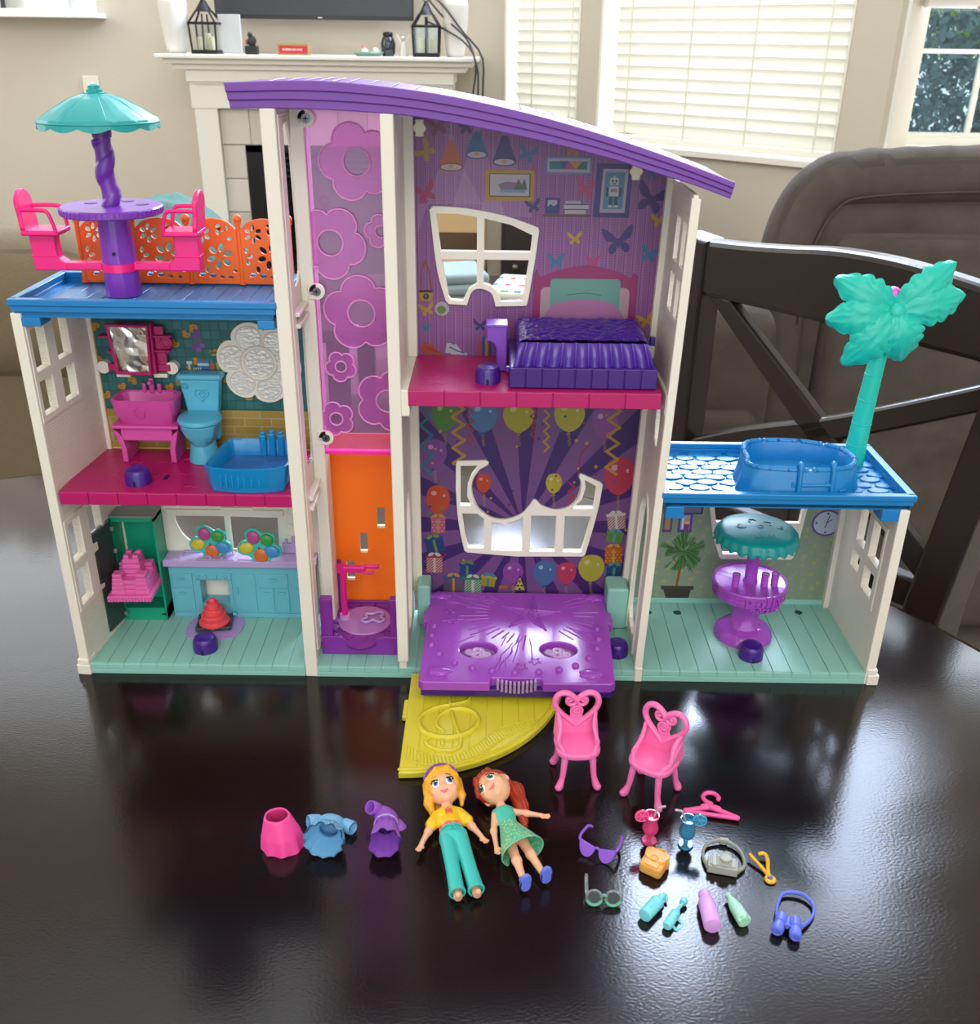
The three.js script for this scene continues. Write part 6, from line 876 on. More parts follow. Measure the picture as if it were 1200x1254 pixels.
  for (const [x, z] of [[-0.0415, -0.029], [-0.0425, -0.017], [-0.042, -0.005], [-0.0355, 0.006], [-0.024, 0.016], [-0.011, 0.022], [0.003, 0.0255], [0.0195, 0.027], [0.0365, 0.026], [0.051, 0.023], [0.063, 0.018], [0.0735, 0.009], [0.0805, -0.003], [0.083, -0.015], [0.083, -0.028]]) obj('stud', put(L([[0.0026, 0], [0.0025, 0.0013], [0.0016, 0.0024], [0, 0.0028]], 16), x, yt - 0.0001, z), OR, t);
  for (const [x, z] of [[-0.034, 0.026], [0.0735, 0.027], [-0.039, -0.0725], [0.085, -0.0725]]) obj('corner_shell', [put(L([[0.007, 0], [0.006, 0.0016], [0.003, 0.0022], [0, 0.0024]], 24), x, yt - 0.0002, z, 0, 0, 0, [1.15, 1, 0.72]), ...Array.from({ length: 7 }, (_, k) => { const a = k / 7 * 2 * PI; return SP(0.0018, x + 0.0072 * Math.cos(a), yt + 0.0002, z + 0.0045 * Math.sin(a), 1, 0.6, 1, 10); })], OR, t);
  obj('grip', Array.from({ length: 10 }, (_, k) => B(0.0019, 0.0088, 0.0040, 0.0072 + k * 0.00295, yt - 0.0045, 0.0345 + 0.0032 * Math.sin((k + 0.5) / 10 * PI), 0.0007)), M(0xa886b4, 0.35), t, 'lilac ribbed grip');
}
{
  // ----- yellow swing-out quarter floor
  const t = thing('toy_dance_floor', 'yellow quarter-round swing-out floor with a treble clef in relief', 'floor piece', [-0.0565, 0.0004, 0]);
  const ye = M(0xd6c932, 0.3), R = 0.113, yt = 0.0052;
  const arc = Array.from({ length: 41 }, (_, k) => { const a = k / 40 * PI / 2; return [R * Math.sin(a), -R * Math.cos(a)]; }).filter(([x, y]) => y < -0.003);
  obj('plate', flat(E(shape([[0, -0.003], ...arc, [R, -0.003]]), yt, 0, 0.0012, 3)), ye, t);
  for (let k = 1; k < 10; k++) { const x = k * 0.0112, z1 = Math.sqrt(Math.max(0, (R - 0.006) ** 2 - x * x)); if (z1 < 0.01) continue; obj('plank_edge', T([[x, yt, 0.005], [x, yt, z1]], 0.00028, { n: 2, seg: 5 }), ye, t); }
  const on = (l) => l.map(([x, z]) => [x, yt, z]);
  obj('clef_relief', [T(on([[0.045, 0.0279], [0.0417, 0.0363], [0.0325, 0.0407], [0.0216, 0.0443], [0.0119, 0.0522], [0.0096, 0.0616], [0.0141, 0.0719], [0.0233, 0.0768], [0.0355, 0.0766], [0.0459, 0.0699], [0.0504, 0.0594], [0.0472, 0.05], [0.0386, 0.0456], [0.0294, 0.0477], [0.023, 0.0546], [0.0218, 0.064], [0.0271, 0.0704]]), (q) => 0.0012 + 0.0011 * Math.sin(q * PI), { n: 120, seg: 8 }), T(on([[0.028, 0.012], [0.029, 0.028], [0.031, 0.0463], [0.0351, 0.065], [0.0389, 0.079], [0.0375, 0.0878], [0.0297, 0.0909], [0.02, 0.0882], [0.0155, 0.0821], [0.0193, 0.0769], [0.0259, 0.0786], [0.027, 0.0843]]), 0.0015, { n: 110, seg: 8 })], ye, t);
  const up = new THREE.CatmullRomCurve3(on([[0.0029, 0.0848], [0.0129, 0.0908], [0.026, 0.0958], [0.037, 0.0946], [0.0479, 0.0863], [0.0575, 0.0748], [0.069, 0.0642], [0.0807, 0.0592], [0.0942, 0.0544]]).map((p) => V(...p))), dn = new THREE.CatmullRomCurve3(on([[0.0026, 0.1006], [0.0139, 0.1040], [0.0281, 0.1055], [0.042, 0.1015], [0.0529, 0.0945], [0.0624, 0.0835], [0.0738, 0.0732], [0.087, 0.066], [0.095, 0.056]]).map((p) => V(...p)));
  const keys = []; for (let k = 0; k < 44; k++) { const a = up.getPointAt(k / 44), b = dn.getPointAt(k / 44), d = b.clone().sub(a), c = a.clone().add(b).multiplyScalar(0.5); keys.push(B(0.0019, 0.0010, d.length() * (k % 3 === 1 ? 0.6 : 0.92), c.x, yt, c.z, 0.0003, 0, Math.atan2(d.x, d.z))); }
  obj('keyboard_relief', keys, ye, t).userData.kind = 'stuff';
  obj('keyboard_line', [T(up.getPoints(20), 0.0006, { n: 60, seg: 5 }), T(dn.getPoints(20), 0.0006, { n: 60, seg: 5 })], ye, t);
  obj('edge_rim', T(arc.map(([x, y]) => [x * 0.972, yt, -y * 0.972]), 0.0009, { n: 60, seg: 6 }), ye, t);
  for (let k = 0; k < 5; k++) obj('stave_line', T([[0.001, yt, 0.014 + k * 0.0022], [0.014, yt, 0.010 + k * 0.0022], [0.030, yt, 0.004 + k * 0.0014]], 0.0003, { n: 12, seg: 5 }), ye, t);
  obj('side_tab', X(-0.0028, 0.001, 0, 0.0045, 0.034, 0.054, 0.0012), ye, t);
}
{
  // ----- snack table with teal parasol in the right room
  const t = thing('toy_snack_table', 'purple pedestal toy table with cups under a teal fluted parasol in the right room', 'toy table', [0.2008, 0.0093, -0.0505]);
  const pu = M(0xa048b8, 0.2);
  obj('base', LC([[0, 0], [0.0222, 0], [0.0226, 0.002], [0.0215, 0.0055], [0.0185, 0.0085], [0.0125, 0.0105], [0.0112, 0.0125], [0.0104, 0.024], [0.0108, 0.038], [0.013, 0.0395], [0, 0.0395]], 44), pu, t);
  obj('table_top', LC([[0, 0.039], [0.026, 0.039], [0.0278, 0.0395], [0.0282, 0.0435], [0.0276, 0.0442], [0.0284, 0.045], [0.0286, 0.0492], [0.0278, 0.0502], [0.0268, 0.0496], [0.0262, 0.0488], [0, 0.0488]], 56), pu, t);
  obj('pole', LC([[0, 0.0488], [0.0056, 0.0488], [0.0056, 0.05], [0.0048, 0.0505], [0.0044, 0.088], [0, 0.088]], 24), pu, t);
  obj('leaf_relief', [0.056, 0.066, 0.076].map((y, k) => SP(0.0016, -0.002 + 0.0016 * (k % 2), y, 0.0042, 1.3, 0.7, 0.5, 10)), pu, t);
  for (const [x, z] of [[-0.0135, 0.0085], [0.0088, 0.0075], [0.0165, 0.007]]) { const c = obj('cup', LC([[0, 0], [0.0027, 0], [0.0029, 0.004], [0.0026, 0.0045], [0.0031, 0.0105], [0.0026, 0.0108], [0.0022, 0.0095], [0.0018, 0.0085], [0, 0.0085]], 20, x, 0.0488, z), pu, t); obj('cup_hole', C(0.0019, 0.0019, 0.0003, x, 0.0588, z, 14), M(0x3a0a4a, 0.6), c); }
  const n = 132, prof = [[0.0001, 0.0968], [0.015, 0.0958], [0.0255, 0.0938], [0.0288, 0.0925], [0.0300, 0.0905], [0.0310, 0.087], [0.0316, 0.0845], [0.0306, 0.0845], [0.0295, 0.088], [0.0001, 0.092]], pos = [], idx = [];
  prof.forEach(([r, y], i) => { for (let j = 0; j < n; j++) { const a = j / n * 2 * PI, k = i >= 4 && i <= 8 ? 0.0009 * Math.sin(a * 24) * (i - 3 > 3 ? 1 : 0.6) : 0; pos.push((r + k) * Math.cos(a), y - (i === 6 || i === 7 ? 0.0012 * Math.sin(a * 24) : 0), (r + k) * Math.sin(a)); } });
  for (let i = 0; i + 1 < prof.length; i++) for (let j = 0; j < n; j++) { const a = i * n + j, b = i * n + (j + 1) % n; idx.push(a, b, a + n, b, b + n, a + n); }
  const g = new THREE.BufferGeometry(); g.setAttribute('position', new THREE.Float32BufferAttribute(pos, 3)); g.setIndex(idx); g.computeVertexNormals();
  const cn = obj('canopy', g, M(0x0c8a8a, 0.34), t);
  obj('canopy_relief', [TO(0.0032, 0.0004, -0.0125, 0.0960, 0.001, PI / 2 - 0.06, 0, 0.6, 6, 18, 4), TO(0.0028, 0.0004, -0.003, 0.0965, -0.007, PI / 2, 0, 2.2, 6, 18, 4), TO(0.0030, 0.0004, 0.0075, 0.0963, -0.003, PI / 2, 0, 3.6, 6, 18, 4), TO(0.0026, 0.0004, 0.0155, 0.0956, 0.002, PI / 2 - 0.06, 0, 5, 6, 18, 4), TO(0.0022, 0.0004, 0.001, 0.0966, 0.003, PI / 2, 0, 0, 6, 18), ...Array.from({ length: 8 }, (_, k) => B(0.0006, 0.0006, 0.006 - 0.0003 * k, -0.005 + k * 0.0019, 0.0955, 0.0155, 0.0002))], M(0x0c8a8a, 0.34), cn);
  const font = await new FontLoader().loadAsync('fonts/droid/droid_serif_bold.typeface.json');
  const word = (s, size, y, R, bend) => { const out = []; let x = 0; const w = []; for (const ch of s) { const q = new TextGeometry(ch, { font, size, depth: 0.0008, curveSegments: 4, bevelEnabled: true, bevelSize: 0.00015, bevelThickness: 0.00015, bevelSegments: 1 }); q.computeBoundingBox(); w.push([q, x]); x += (ch === ' ' ? size * 0.3 : q.boundingBox.max.x + size * 0.07); } for (const [q, x0] of w) { const a = (x0 - x / 2) / R; out.push(put(q, R * Math.sin(a + 0.22), y - bend * a * a, R * Math.cos(a + 0.22), 0, a + 0.22, -a * 0.15)); } return out; };
  obj('emblem', [word('Polly', 0.0085, 0.0415, 0.0286, 0.004), word('POCKET', 0.0033, 0.0372, 0.0286, 0.004), ...Array.from({ length: 9 }, (_, k) => { const a = (k - 4) * 0.09 + 0.22; return SP(0.0016, 0.0272 * Math.sin(a), 0.0365 + 0.0004 * Math.abs(k - 4), 0.0272 * Math.cos(a), 1, 0.9, 0.8, 10); })], pu, t, 'raised script emblem on the table rim');
}
{
  // ----- toy palm on the right terrace
  const t = thing('toy_palm', 'bright teal plastic palm tree rising from the back of the right blue terrace', 'toy palm', [0.2712, 0.1478, -0.0725]);
  const tm = M(0x14b8a6, 0.4);
  const P0 = V(0, 0, 0), P1 = V(0.0008, 0.045, 0), P2 = V(0.0055, 0.112, 0.002); const cv = new THREE.QuadraticBezierCurve3(P0, P1, P2);
  const segs = []; for (let k = 0; k < 6; k++) { const a = cv.getPoint(k / 6), b = cv.getPoint((k + 1.04) / 6 > 1 ? 1 : (k + 1.04) / 6); const dir = b.clone().sub(a), len = dir.length(); const g = new THREE.CylinderGeometry(0.0073 - k * 0.0004, 0.0078 - k * 0.00042, len, 22); g.applyMatrix4(new THREE.Matrix4().compose(a.clone().add(b).multiplyScalar(0.5), new THREE.Quaternion().setFromUnitVectors(V(0, 1, 0), dir.normalize()), V(1, 1, 1))); segs.push(g); }
  segs.forEach((g, k) => { obj('trunk_segment', g, tm, t); const a = cv.getPoint(k / 6), dir = cv.getTangent(k / 6); if (k) { const q = TO(0.0075 - k * 0.0004, 0.00055, 0, 0, 0, PI / 2, 0, 0, 6, 26); q.applyMatrix4(new THREE.Matrix4().compose(a, new THREE.Quaternion().setFromUnitVectors(V(0, 1, 0), dir), V(1, 1, 1))); obj('trunk_ring', q, tm, t); } });
  const cr = new THREE.Group(); cr.name = 'crown'; cr.position.set(0.0075, 0.116, 0.006); cr.rotation.x = -0.18; t.add(cr);
  // one leaf outline along +x, lobed edges; half widths by distance
  const leafG = (len, wid, bow, n = 7) => { const up = [], dn = []; for (let k = 0; k <= n * 6; k++) { const u = k / (n * 6); const env = wid * Math.pow(Math.sin(PI * Math.min(1, 0.10 + 0.88 * u)), 0.75); const lobe = 0.80 + 0.2 * Math.pow(Math.abs(Math.sin(u * n * PI * 0.78 + 0.4)), 0.7); up.push([u * len, env * lobe * (u > 0.985 ? 0.35 : 1)]); dn.push([u * len, -env * lobe * (u > 0.985 ? 0.35 : 1)]); }
    const N = 14, pos = [], idx = [], rows = up.length; for (let side = 0; side < 2; side++) for (let i = 0; i < rows; i++) for (let j = 0; j <= N; j++) { const v = j / N * 2 - 1, x = up[i][0], y = v * up[i][1], u = x / len; const z = 0.006 * Math.sin(u * PI) - bow * u * u - 0.0045 * v * v - (Math.abs(v) < 0.09 ? 0.0009 : 0) + 0.0006 * Math.cos((Math.abs(v) * 1.2 + u) * 22) * Math.min(1, Math.abs(v) * 3) + (side ? -0.0022 * (1 - Math.pow(Math.abs(v), 6)) : 0); pos.push(x, y, z); }
    const st = rows * (N + 1); for (let s = 0; s < 2; s++) for (let i = 0; i + 1 < rows; i++) for (let j = 0; j < N; j++) { const a = s * st + i * (N + 1) + j, b = a + 1, c = a + N + 1, d = c + 1; if (s) idx.push(a, b, c, b, d, c); else idx.push(a, c, b, b, c, d); }
    const g = new THREE.BufferGeometry(); g.setAttribute('position', new THREE.Float32BufferAttribute(pos, 3)); g.setIndex(idx); g.computeVertexNormals(); return g; };
  for (const [deg, len, wid, bow, z, tx] of [[152, 0.047, 0.0145, 0.004, 0, 0], [188, 0.046, 0.0155, 0.004, 0.0012, 0], [232, 0.048, 0.0150, 0.008, 0.0032, 0], [288, 0.036, 0.0165, 0.010, 0.0045, 0.1], [40, 0.053, 0.0135, 0.006, 0.001, 0], [14, 0.051, 0.0150, 0.006, 0.002, 0]]) obj('leaf', put(leafG(len, wid, bow), 0, 0, z, 0, 0, rad(deg)), tm, cr);
  obj('crown_hub', SP(0.0065, 0.0005, 0, 0.0015, 1, 1, 0.7), tm, cr);
  for (const [x, y] of [[0.0, 0.0115], [-0.0185, -0.0135], [0.006, -0.010]]) obj('coconut', SP(0.0058, x, y, -0.0075), M(0xe05ac0, 0.3), cr, 'pink coconut behind the leaves');
}
{
  // ----- bed and night stand
  const t = thing('toy_bed', 'deep purple toy bed with a quilted cover and pleated valance on the magenta floor', 'bed', [0, 0.225, 0]);
  const v1 = M(0x42198a, 0.22), v2 = M(0x371472, 0.26);
  const x0 = 0.0112, x1 = 0.1078;
  obj('frame', [X(x0, x1, 0, 0.0142, -0.074, -0.0065, 0.0012)], v2, t);
  for (let k = 0; k < 9; k++) { const w = (x1 - x0) / 9; obj('front_plank', X(x0 + k * w + 0.0002, x0 + (k + 1) * w - 0.0002, 0.0004, 0.0138, -0.008, -0.0058, 0.0006), v2, t); }
  // pleated drop, then quilted top
  const nx = 190, pos = [], idx = [], a0 = x0 + 0.0022, a1 = x1 - 0.0022; for (let j = 0; j <= 8; j++) for (let i = 0; i <= nx; i++) { const u = i / nx, q = j / 8; const pl = 0.5 + 0.5 * Math.sin(u * 11 * 2 * PI + 0.9 * Math.sin(u * 9)); const depth = (0.0030 * Math.pow(pl, 0.45)) * (1 - 0.75 * q); const inx = 0.004 * q; pos.push(a0 + inx + (a1 - a0 - 2 * inx) * u, 0.0135 + 0.0150 * q, -0.0105 - 0.0045 * q * q + depth); }
  for (let j = 0; j < 8; j++) for (let i = 0; i < nx; i++) { const a = j * (nx + 1) + i; idx.push(a, a + 1, a + nx + 1, a + 1, a + nx + 2, a + nx + 1); }
  const g = new THREE.BufferGeometry(); g.setAttribute('position', new THREE.Float32BufferAttribute(pos, 3)); g.setIndex(idx); g.computeVertexNormals(); obj('valance', g, v1, t);
  const N = 170, P2 = [], I2 = []; for (let j = 0; j <= N; j++) for (let i = 0; i <= N; i++) { const u = i / N, w = j / N; const e = Math.min(u, 1 - u, 1.2 - w, w * 1.4) ; const edge = Math.min(1, e / 0.05); const qx = u * 26, qz = w * 15; const leafy = 0.0011 * (0.5 + 0.9 * fbm(qx, qz, 2, 3)) + 0.0009 * Math.pow(Math.abs(Math.sin(qx * 1.1 + Math.sin(qz * 1.7)) * Math.sin(qz * 1.3 + Math.cos(qx))), 0.6); const notch = w < 0.06 ? -0.0032 * Math.exp(-(((u - 0.5) / 0.06) ** 2)) : 0; P2.push(x0 + 0.0055 + (x1 - x0 - 0.011) * (u + 0.0 * w), 0.0275 + 0.0022 * Math.sqrt(edge) + leafy * edge + notch, -0.0725 + 0.059 * w); }
  for (let j = 0; j < N; j++) for (let i = 0; i < N; i++) { const a = j * (N + 1) + i; I2.push(a, a + N + 1, a + 1, a + 1, a + N + 1, a + N + 2); }
  const g2 = new THREE.BufferGeometry(); g2.setAttribute('position', new THREE.Float32BufferAttribute(P2, 3)); g2.setIndex(I2); g2.computeVertexNormals(); obj('quilt', g2, v1, t);
  obj('mattress', X(x0 + 0.005, x1 - 0.005, 0.012, 0.0278, -0.073, -0.0145, 0.002), v1, t);
  obj('side_peg', [X(x0 - 0.0022, x0 + 0.001, 0.010, 0.0135, -0.012, -0.009, 0.0004), X(x1 - 0.001, x1 + 0.0025, 0.0195, 0.0255, -0.045, -0.041, 0.0005)], v2, t);
  const ns = thing('toy_night_stand', 'light purple arch-shaped toy night stand left of the deep purple bed', 'night stand', [0.0028, 0.225, -0.050]);
  const np = M(0x7a3cb4, 0.28);
  obj('body', E(shape([[-0.0068, 0.021], [-0.0068, 0.0312], [0.0072, 0.0312], [0.0072, 0], [0.0, 0], [0.0, 0.014], ...smooth([[-0.0004, 0.0165], [-0.002, 0.0195], [-0.0045, 0.0208]], 4, false)].reverse()), 0.016, -0.008, 0.0009), np, ns);
  obj('top', X(-0.0074, 0.0076, 0.0305, 0.0325, -0.0086, 0.0086, 0.0008), np, ns);
}
// ================================================================ small toys on the table
// a revolved skin with its own inner wall: rings [r, y], shaped by fn(angle, y, r)
function skin(prof, n, fn) {
  const pos = [], idx = [], m = prof.length; prof.forEach(([r, y], i) => { for (let j = 0; j < n; j++) { const a = j / n * 2 * PI; const q = fn ? fn(a, y, r, i) : [r * Math.cos(a), y, r * Math.sin(a)]; pos.push(...q); } });
  for (let i = 0; i + 1 < m; i++) for (let j = 0; j < n; j++) { const a = i * n + j, b = i * n + (j + 1) % n; idx.push(a, a + n, b, b, a + n, b + n); }
  const g = new THREE.BufferGeometry(); g.setAttribute('position', new THREE.Float32BufferAttribute(pos, 3)); g.setIndex(idx); g.computeVertexNormals(); return g;
}
{
  // heart-backed chairs
  const pk = M(0xf274b2, 0.36);
  const t = thing('toy_chair', 'pink heart-backed toy chair facing straight ahead beside the yellow floor piece', 'toy chair', [0.0578, 0, 0.1075], rad(3), 'pink heart-backed toy chairs');
  const seatO = smooth([[-0.0118, -0.0105], [-0.0142, 0.0], [-0.0128, 0.0085], [-0.006, 0.0128], [0.006, 0.0128], [0.0128, 0.0085], [0.0142, 0.0], [0.0118, -0.0105]], 5).map(([x, z]) => [x, -z]).reverse();
  obj('seat', [flat(E(shape(seatO), 0.0042, 0, 0.0014, 3)).translate(0, 0.0232, 0)], pk, t);
  for (const s of [-1, 1]) {
    obj('leg', T([[s * 0.0085, 0.0245, 0.0085], [s * 0.0092, 0.017, 0.0098], [s * 0.0100, 0.009, 0.0108], [s * 0.0118, 0.0028, 0.0122], [s * 0.0124, 0.0022, 0.0128]], (q) => q < 0.72 ? 0.0023 - 0.0007 * q : 0.0018 + 0.0007 * Math.min(1, (q - 0.72) * 5), { n: 34, seg: 10 }), pk, t);
    obj('leg', T([[s * 0.0085, 0.0245, -0.0085], [s * 0.0105, 0.015, -0.0105], [s * 0.0115, 0.007, -0.0118], [s * 0.0128, 0.0026, -0.0128], [s * 0.0132, 0.0022, -0.0124]], (q) => q < 0.72 ? 0.0023 - 0.0007 * q : 0.0018 + 0.0007 * Math.min(1, (q - 0.72) * 5), { n: 34, seg: 10 }), pk, t);
    // wavy arm panel
    const arm = sideways(E(shape(smooth([[-0.0085, 0.0255], [-0.0072, 0.030], [-0.0015, 0.0315], [0.0015, 0.0355], [0.0055, 0.0405], [0.0095, 0.0435], [0.0125, 0.042], [0.0125, 0.026]], 5)), 0.0024, -0.0012, 0.0009), 0);
    const p = arm.attributes.position; for (let i = 0; i < p.count; i++) p.setX(i, p.getX(i) + s * (0.0122 + 0.0009 * Math.sin(p.getZ(i) * 420)) + s * (p.getY(i) - 0.026) * -0.05 - s * Math.max(0, p.getZ(i) - 0.002) * 0.25); arm.computeVertexNormals(); obj('arm', arm, pk, t);
  }
  // heart back: outer tube, two scrolls and a rosette
  const hp = (k) => { const a = k * 2 * PI, X0 = 0.0140 * Math.pow(Math.abs(Math.sin(a)), 2.2) * Math.sign(Math.sin(a)), yy = (13 * Math.cos(a) - 5 * Math.cos(2 * a) - 2 * Math.cos(3 * a) - Math.cos(4 * a)) / 16; return [X0, 0.0468 + yy * 0.0136, -0.0112 - (yy + 1) * 0.0008]; };
  obj('heart_frame', T(Array.from({ length: 44 }, (_, k) => hp(k / 44)), 0.0020, { closed: true, n: 110, seg: 10 }), pk, t);
  for (const s of [-1, 1]) obj('scroll', T([[0, 0.0518, -0.0121], [s * 0.0010, 0.0492, -0.012], [s * 0.0036, 0.0480, -0.012], [s * 0.0060, 0.0496, -0.012], [s * 0.0062, 0.0524, -0.0122], [s * 0.0042, 0.0535, -0.0122], [s * 0.0030, 0.0520, -0.0122], [s * 0.0042, 0.0510, -0.0121]], (q) => 0.00128, { n: 50, seg: 8 }), pk, t);
  obj('rosette', [C(0.0040, 0.0040, 0.0026, 0, 0.0442, -0.0118, 26, PI / 2), TO(0.0037, 0.0007, 0, 0.0442, -0.0105), TO(0.0019, 0.0006, 0, 0.0442, -0.0105), E(shape(smooth([[-0.0028, 0.042], [0.0028, 0.042], [0.0046, 0.0365], [0, 0.0335], [-0.0046, 0.0365]], 4)), 0.0026, -0.0131, 0.0008)], pk, t);
  obj('back_panel', E(shape(smooth([[-0.0112, 0.0255], [-0.0118, 0.034], [-0.0100, 0.0415], [-0.0075, 0.0395], [0, 0.0335], [0.0075, 0.0395], [0.0100, 0.0415], [0.0118, 0.034], [0.0112, 0.0255]], 4)), 0.0028, -0.0128, 0.0009), pk, t);
  copy(t, 'toy_chair', 'pink heart-backed toy chair turned towards the dolls, behind the pink cocktail glass', [0.1043, 0, 0.1215], -0.62);
}
{
  // doll clothes
  const wav = (amp, n, at, ph = 0) => (a, y, r, i) => [(r * (1 + (Math.abs(y - at) < 0.0045 ? amp * Math.sin(a * n + ph) : amp * 0.4 * Math.sin(a * n + ph)))) * Math.cos(a), y + (Math.abs(y - at) < 0.0012 ? 0.0006 * Math.cos(a * n + ph) : 0), r * (1 + amp * 0.8 * Math.sin(a * n + ph)) * Math.sin(a)];
  const sk = thing('doll_skirt', 'hot pink rubbery doll skirt standing left of the pale blue doll dress', 'doll skirt', [-0.1192, 0.0004, 0.1705], 0.2);
  const pkm = M(0xf24a9a, 0.42);
  const f = (a, y, r) => { const hem = Math.max(0, 1 - y / 0.012); const k = 1 + 0.05 * hem * Math.sin(a * 9) + 0.02 * Math.sin(a * 5 + 1); return [r * k * Math.cos(a) - y * 0.12, y + 0.0007 * hem * Math.sin(a * 9 + 1), r * k * Math.sin(a) * 0.88 - y * 0.1]; };
  obj('skirt', skin([[0.0129, 0], [0.0121, 0.005], [0.0115, 0.0088], [0.0112, 0.0092], [0.0098, 0.0135], [0.0078, 0.0195], [0.0071, 0.0206], [0.0062, 0.0203], [0.0066, 0.019], [0.0088, 0.013], [0.0110, 0.005], [0.0118, 0]], 72, f), pkm, sk);
  const dress = (name, label, hex, pos, yaw, o) => {
    const t = thing(name, label, 'doll dress', pos); const m = M(hex, 0.42), D = new THREE.Matrix4();
    const basis = new THREE.Matrix4().makeRotationFromEuler(new THREE.Euler(-PI / 2 + o.pitch, yaw, 0, 'YXZ')).multiply(new THREE.Matrix4().makeRotationY(o.roll));
    const lay = (g) => { if (Array.isArray(g)) return g.map(lay); g = clean(g); g.applyMatrix4(basis); return g; };
    const L0 = o.len, hemR = o.hem;
    const fn = (a, y, r) => { const hem = Math.max(0, 1 - y / (L0 * 0.45)); const k = 1 + 0.045 * hem * Math.sin(a * o.n) ; return [r * k * Math.cos(a), y + 0.0008 * hem * Math.sin(a * o.n + 1), r * k * Math.sin(a) * o.flat]; };
    obj('skirt', lay(skin([[hemR, 0], [hemR * 0.95, L0 * 0.12], [hemR * 0.86, L0 * 0.3], [hemR * 0.6, L0 * 0.5], [0.0064, L0 * 0.56], [0.0056, L0 * 0.57], [hemR * 0.52, L0 * 0.48], [hemR * 0.78, L0 * 0.3], [hemR * 0.88, L0 * 0.1], [hemR * 0.93, 0]], 84, fn)), m, t);
    obj('bodice', lay(skin([[0.0064, L0 * 0.55], [0.0066, L0 * 0.62], [0.0078, L0 * 0.76], [0.0074, L0 * 0.88], [0.0052, L0 * 0.97], [0.0042, L0], [0.0036, L0 * 0.985], [0.0058, L0 * 0.86], [0.0062, L0 * 0.75], [0.0052, L0 * 0.6]], 48, (a, y, r) => [r * 1.12 * Math.cos(a), y, r * 0.72 * Math.sin(a)])), m, t);
    obj('belt', lay(TO(0.0066, 0.0007, 0, L0 * 0.575, 0, PI / 2, 0, 0, 7, 36).scale(1, 1, o.flat)), M(o.belt, 0.42), t);
    for (const s of o.sleeves) { const sl = skin([[0.0026, 0], [0.0038, 0.0016], [0.0043, 0.006], [0.0041, 0.0085], [0.0033, 0.0088], [0.0034, 0.006], [0.002, 0.0012]], 26); put(sl, s * 0.0062, L0 * 0.885, 0, 0, 0, s * -rad(o.sa)); obj('sleeve', lay(sl), m, t); }
    for (let k = 0; k < 10; k++) { const a = k / 10 * 2 * PI + 0.2; obj('pleat', lay(T([[0.0066 * Math.cos(a), L0 * 0.55, 0.0066 * Math.sin(a) * o.flat], [hemR * 0.80 * Math.cos(a), L0 * 0.32, hemR * 0.80 * Math.sin(a) * o.flat], [hemR * 0.955 * Math.cos(a), L0 * 0.09, hemR * 0.955 * Math.sin(a) * o.flat]], 0.0004, { n: 12, seg: 5 })), m, t); }
    return t;
  };
  dress('doll_dress', 'pale blue doll dress with two short sleeves lying hem first towards the viewer', 0x7cbae2, [-0.0937, 0.0112, 0.1785], -0.05, { len: 0.0265, hem: 0.0120, n: 11, flat: 0.9, belt: 0x84c0e6, sleeves: [-1, 1], sa: 122, pitch: -0.3, roll: 0.1 });
  dress('doll_dress', 'lilac-purple doll dress with a pale belt lying hem first towards the viewer', 0x9e5ecc, [-0.0585, 0.0102, 0.1790], 0.06, { len: 0.0335, hem: 0.0092, n: 8, flat: 1.05, belt: 0xb09adc, sleeves: [-1, 1], sa: 128, pitch: -0.2, roll: 0.75 });
}
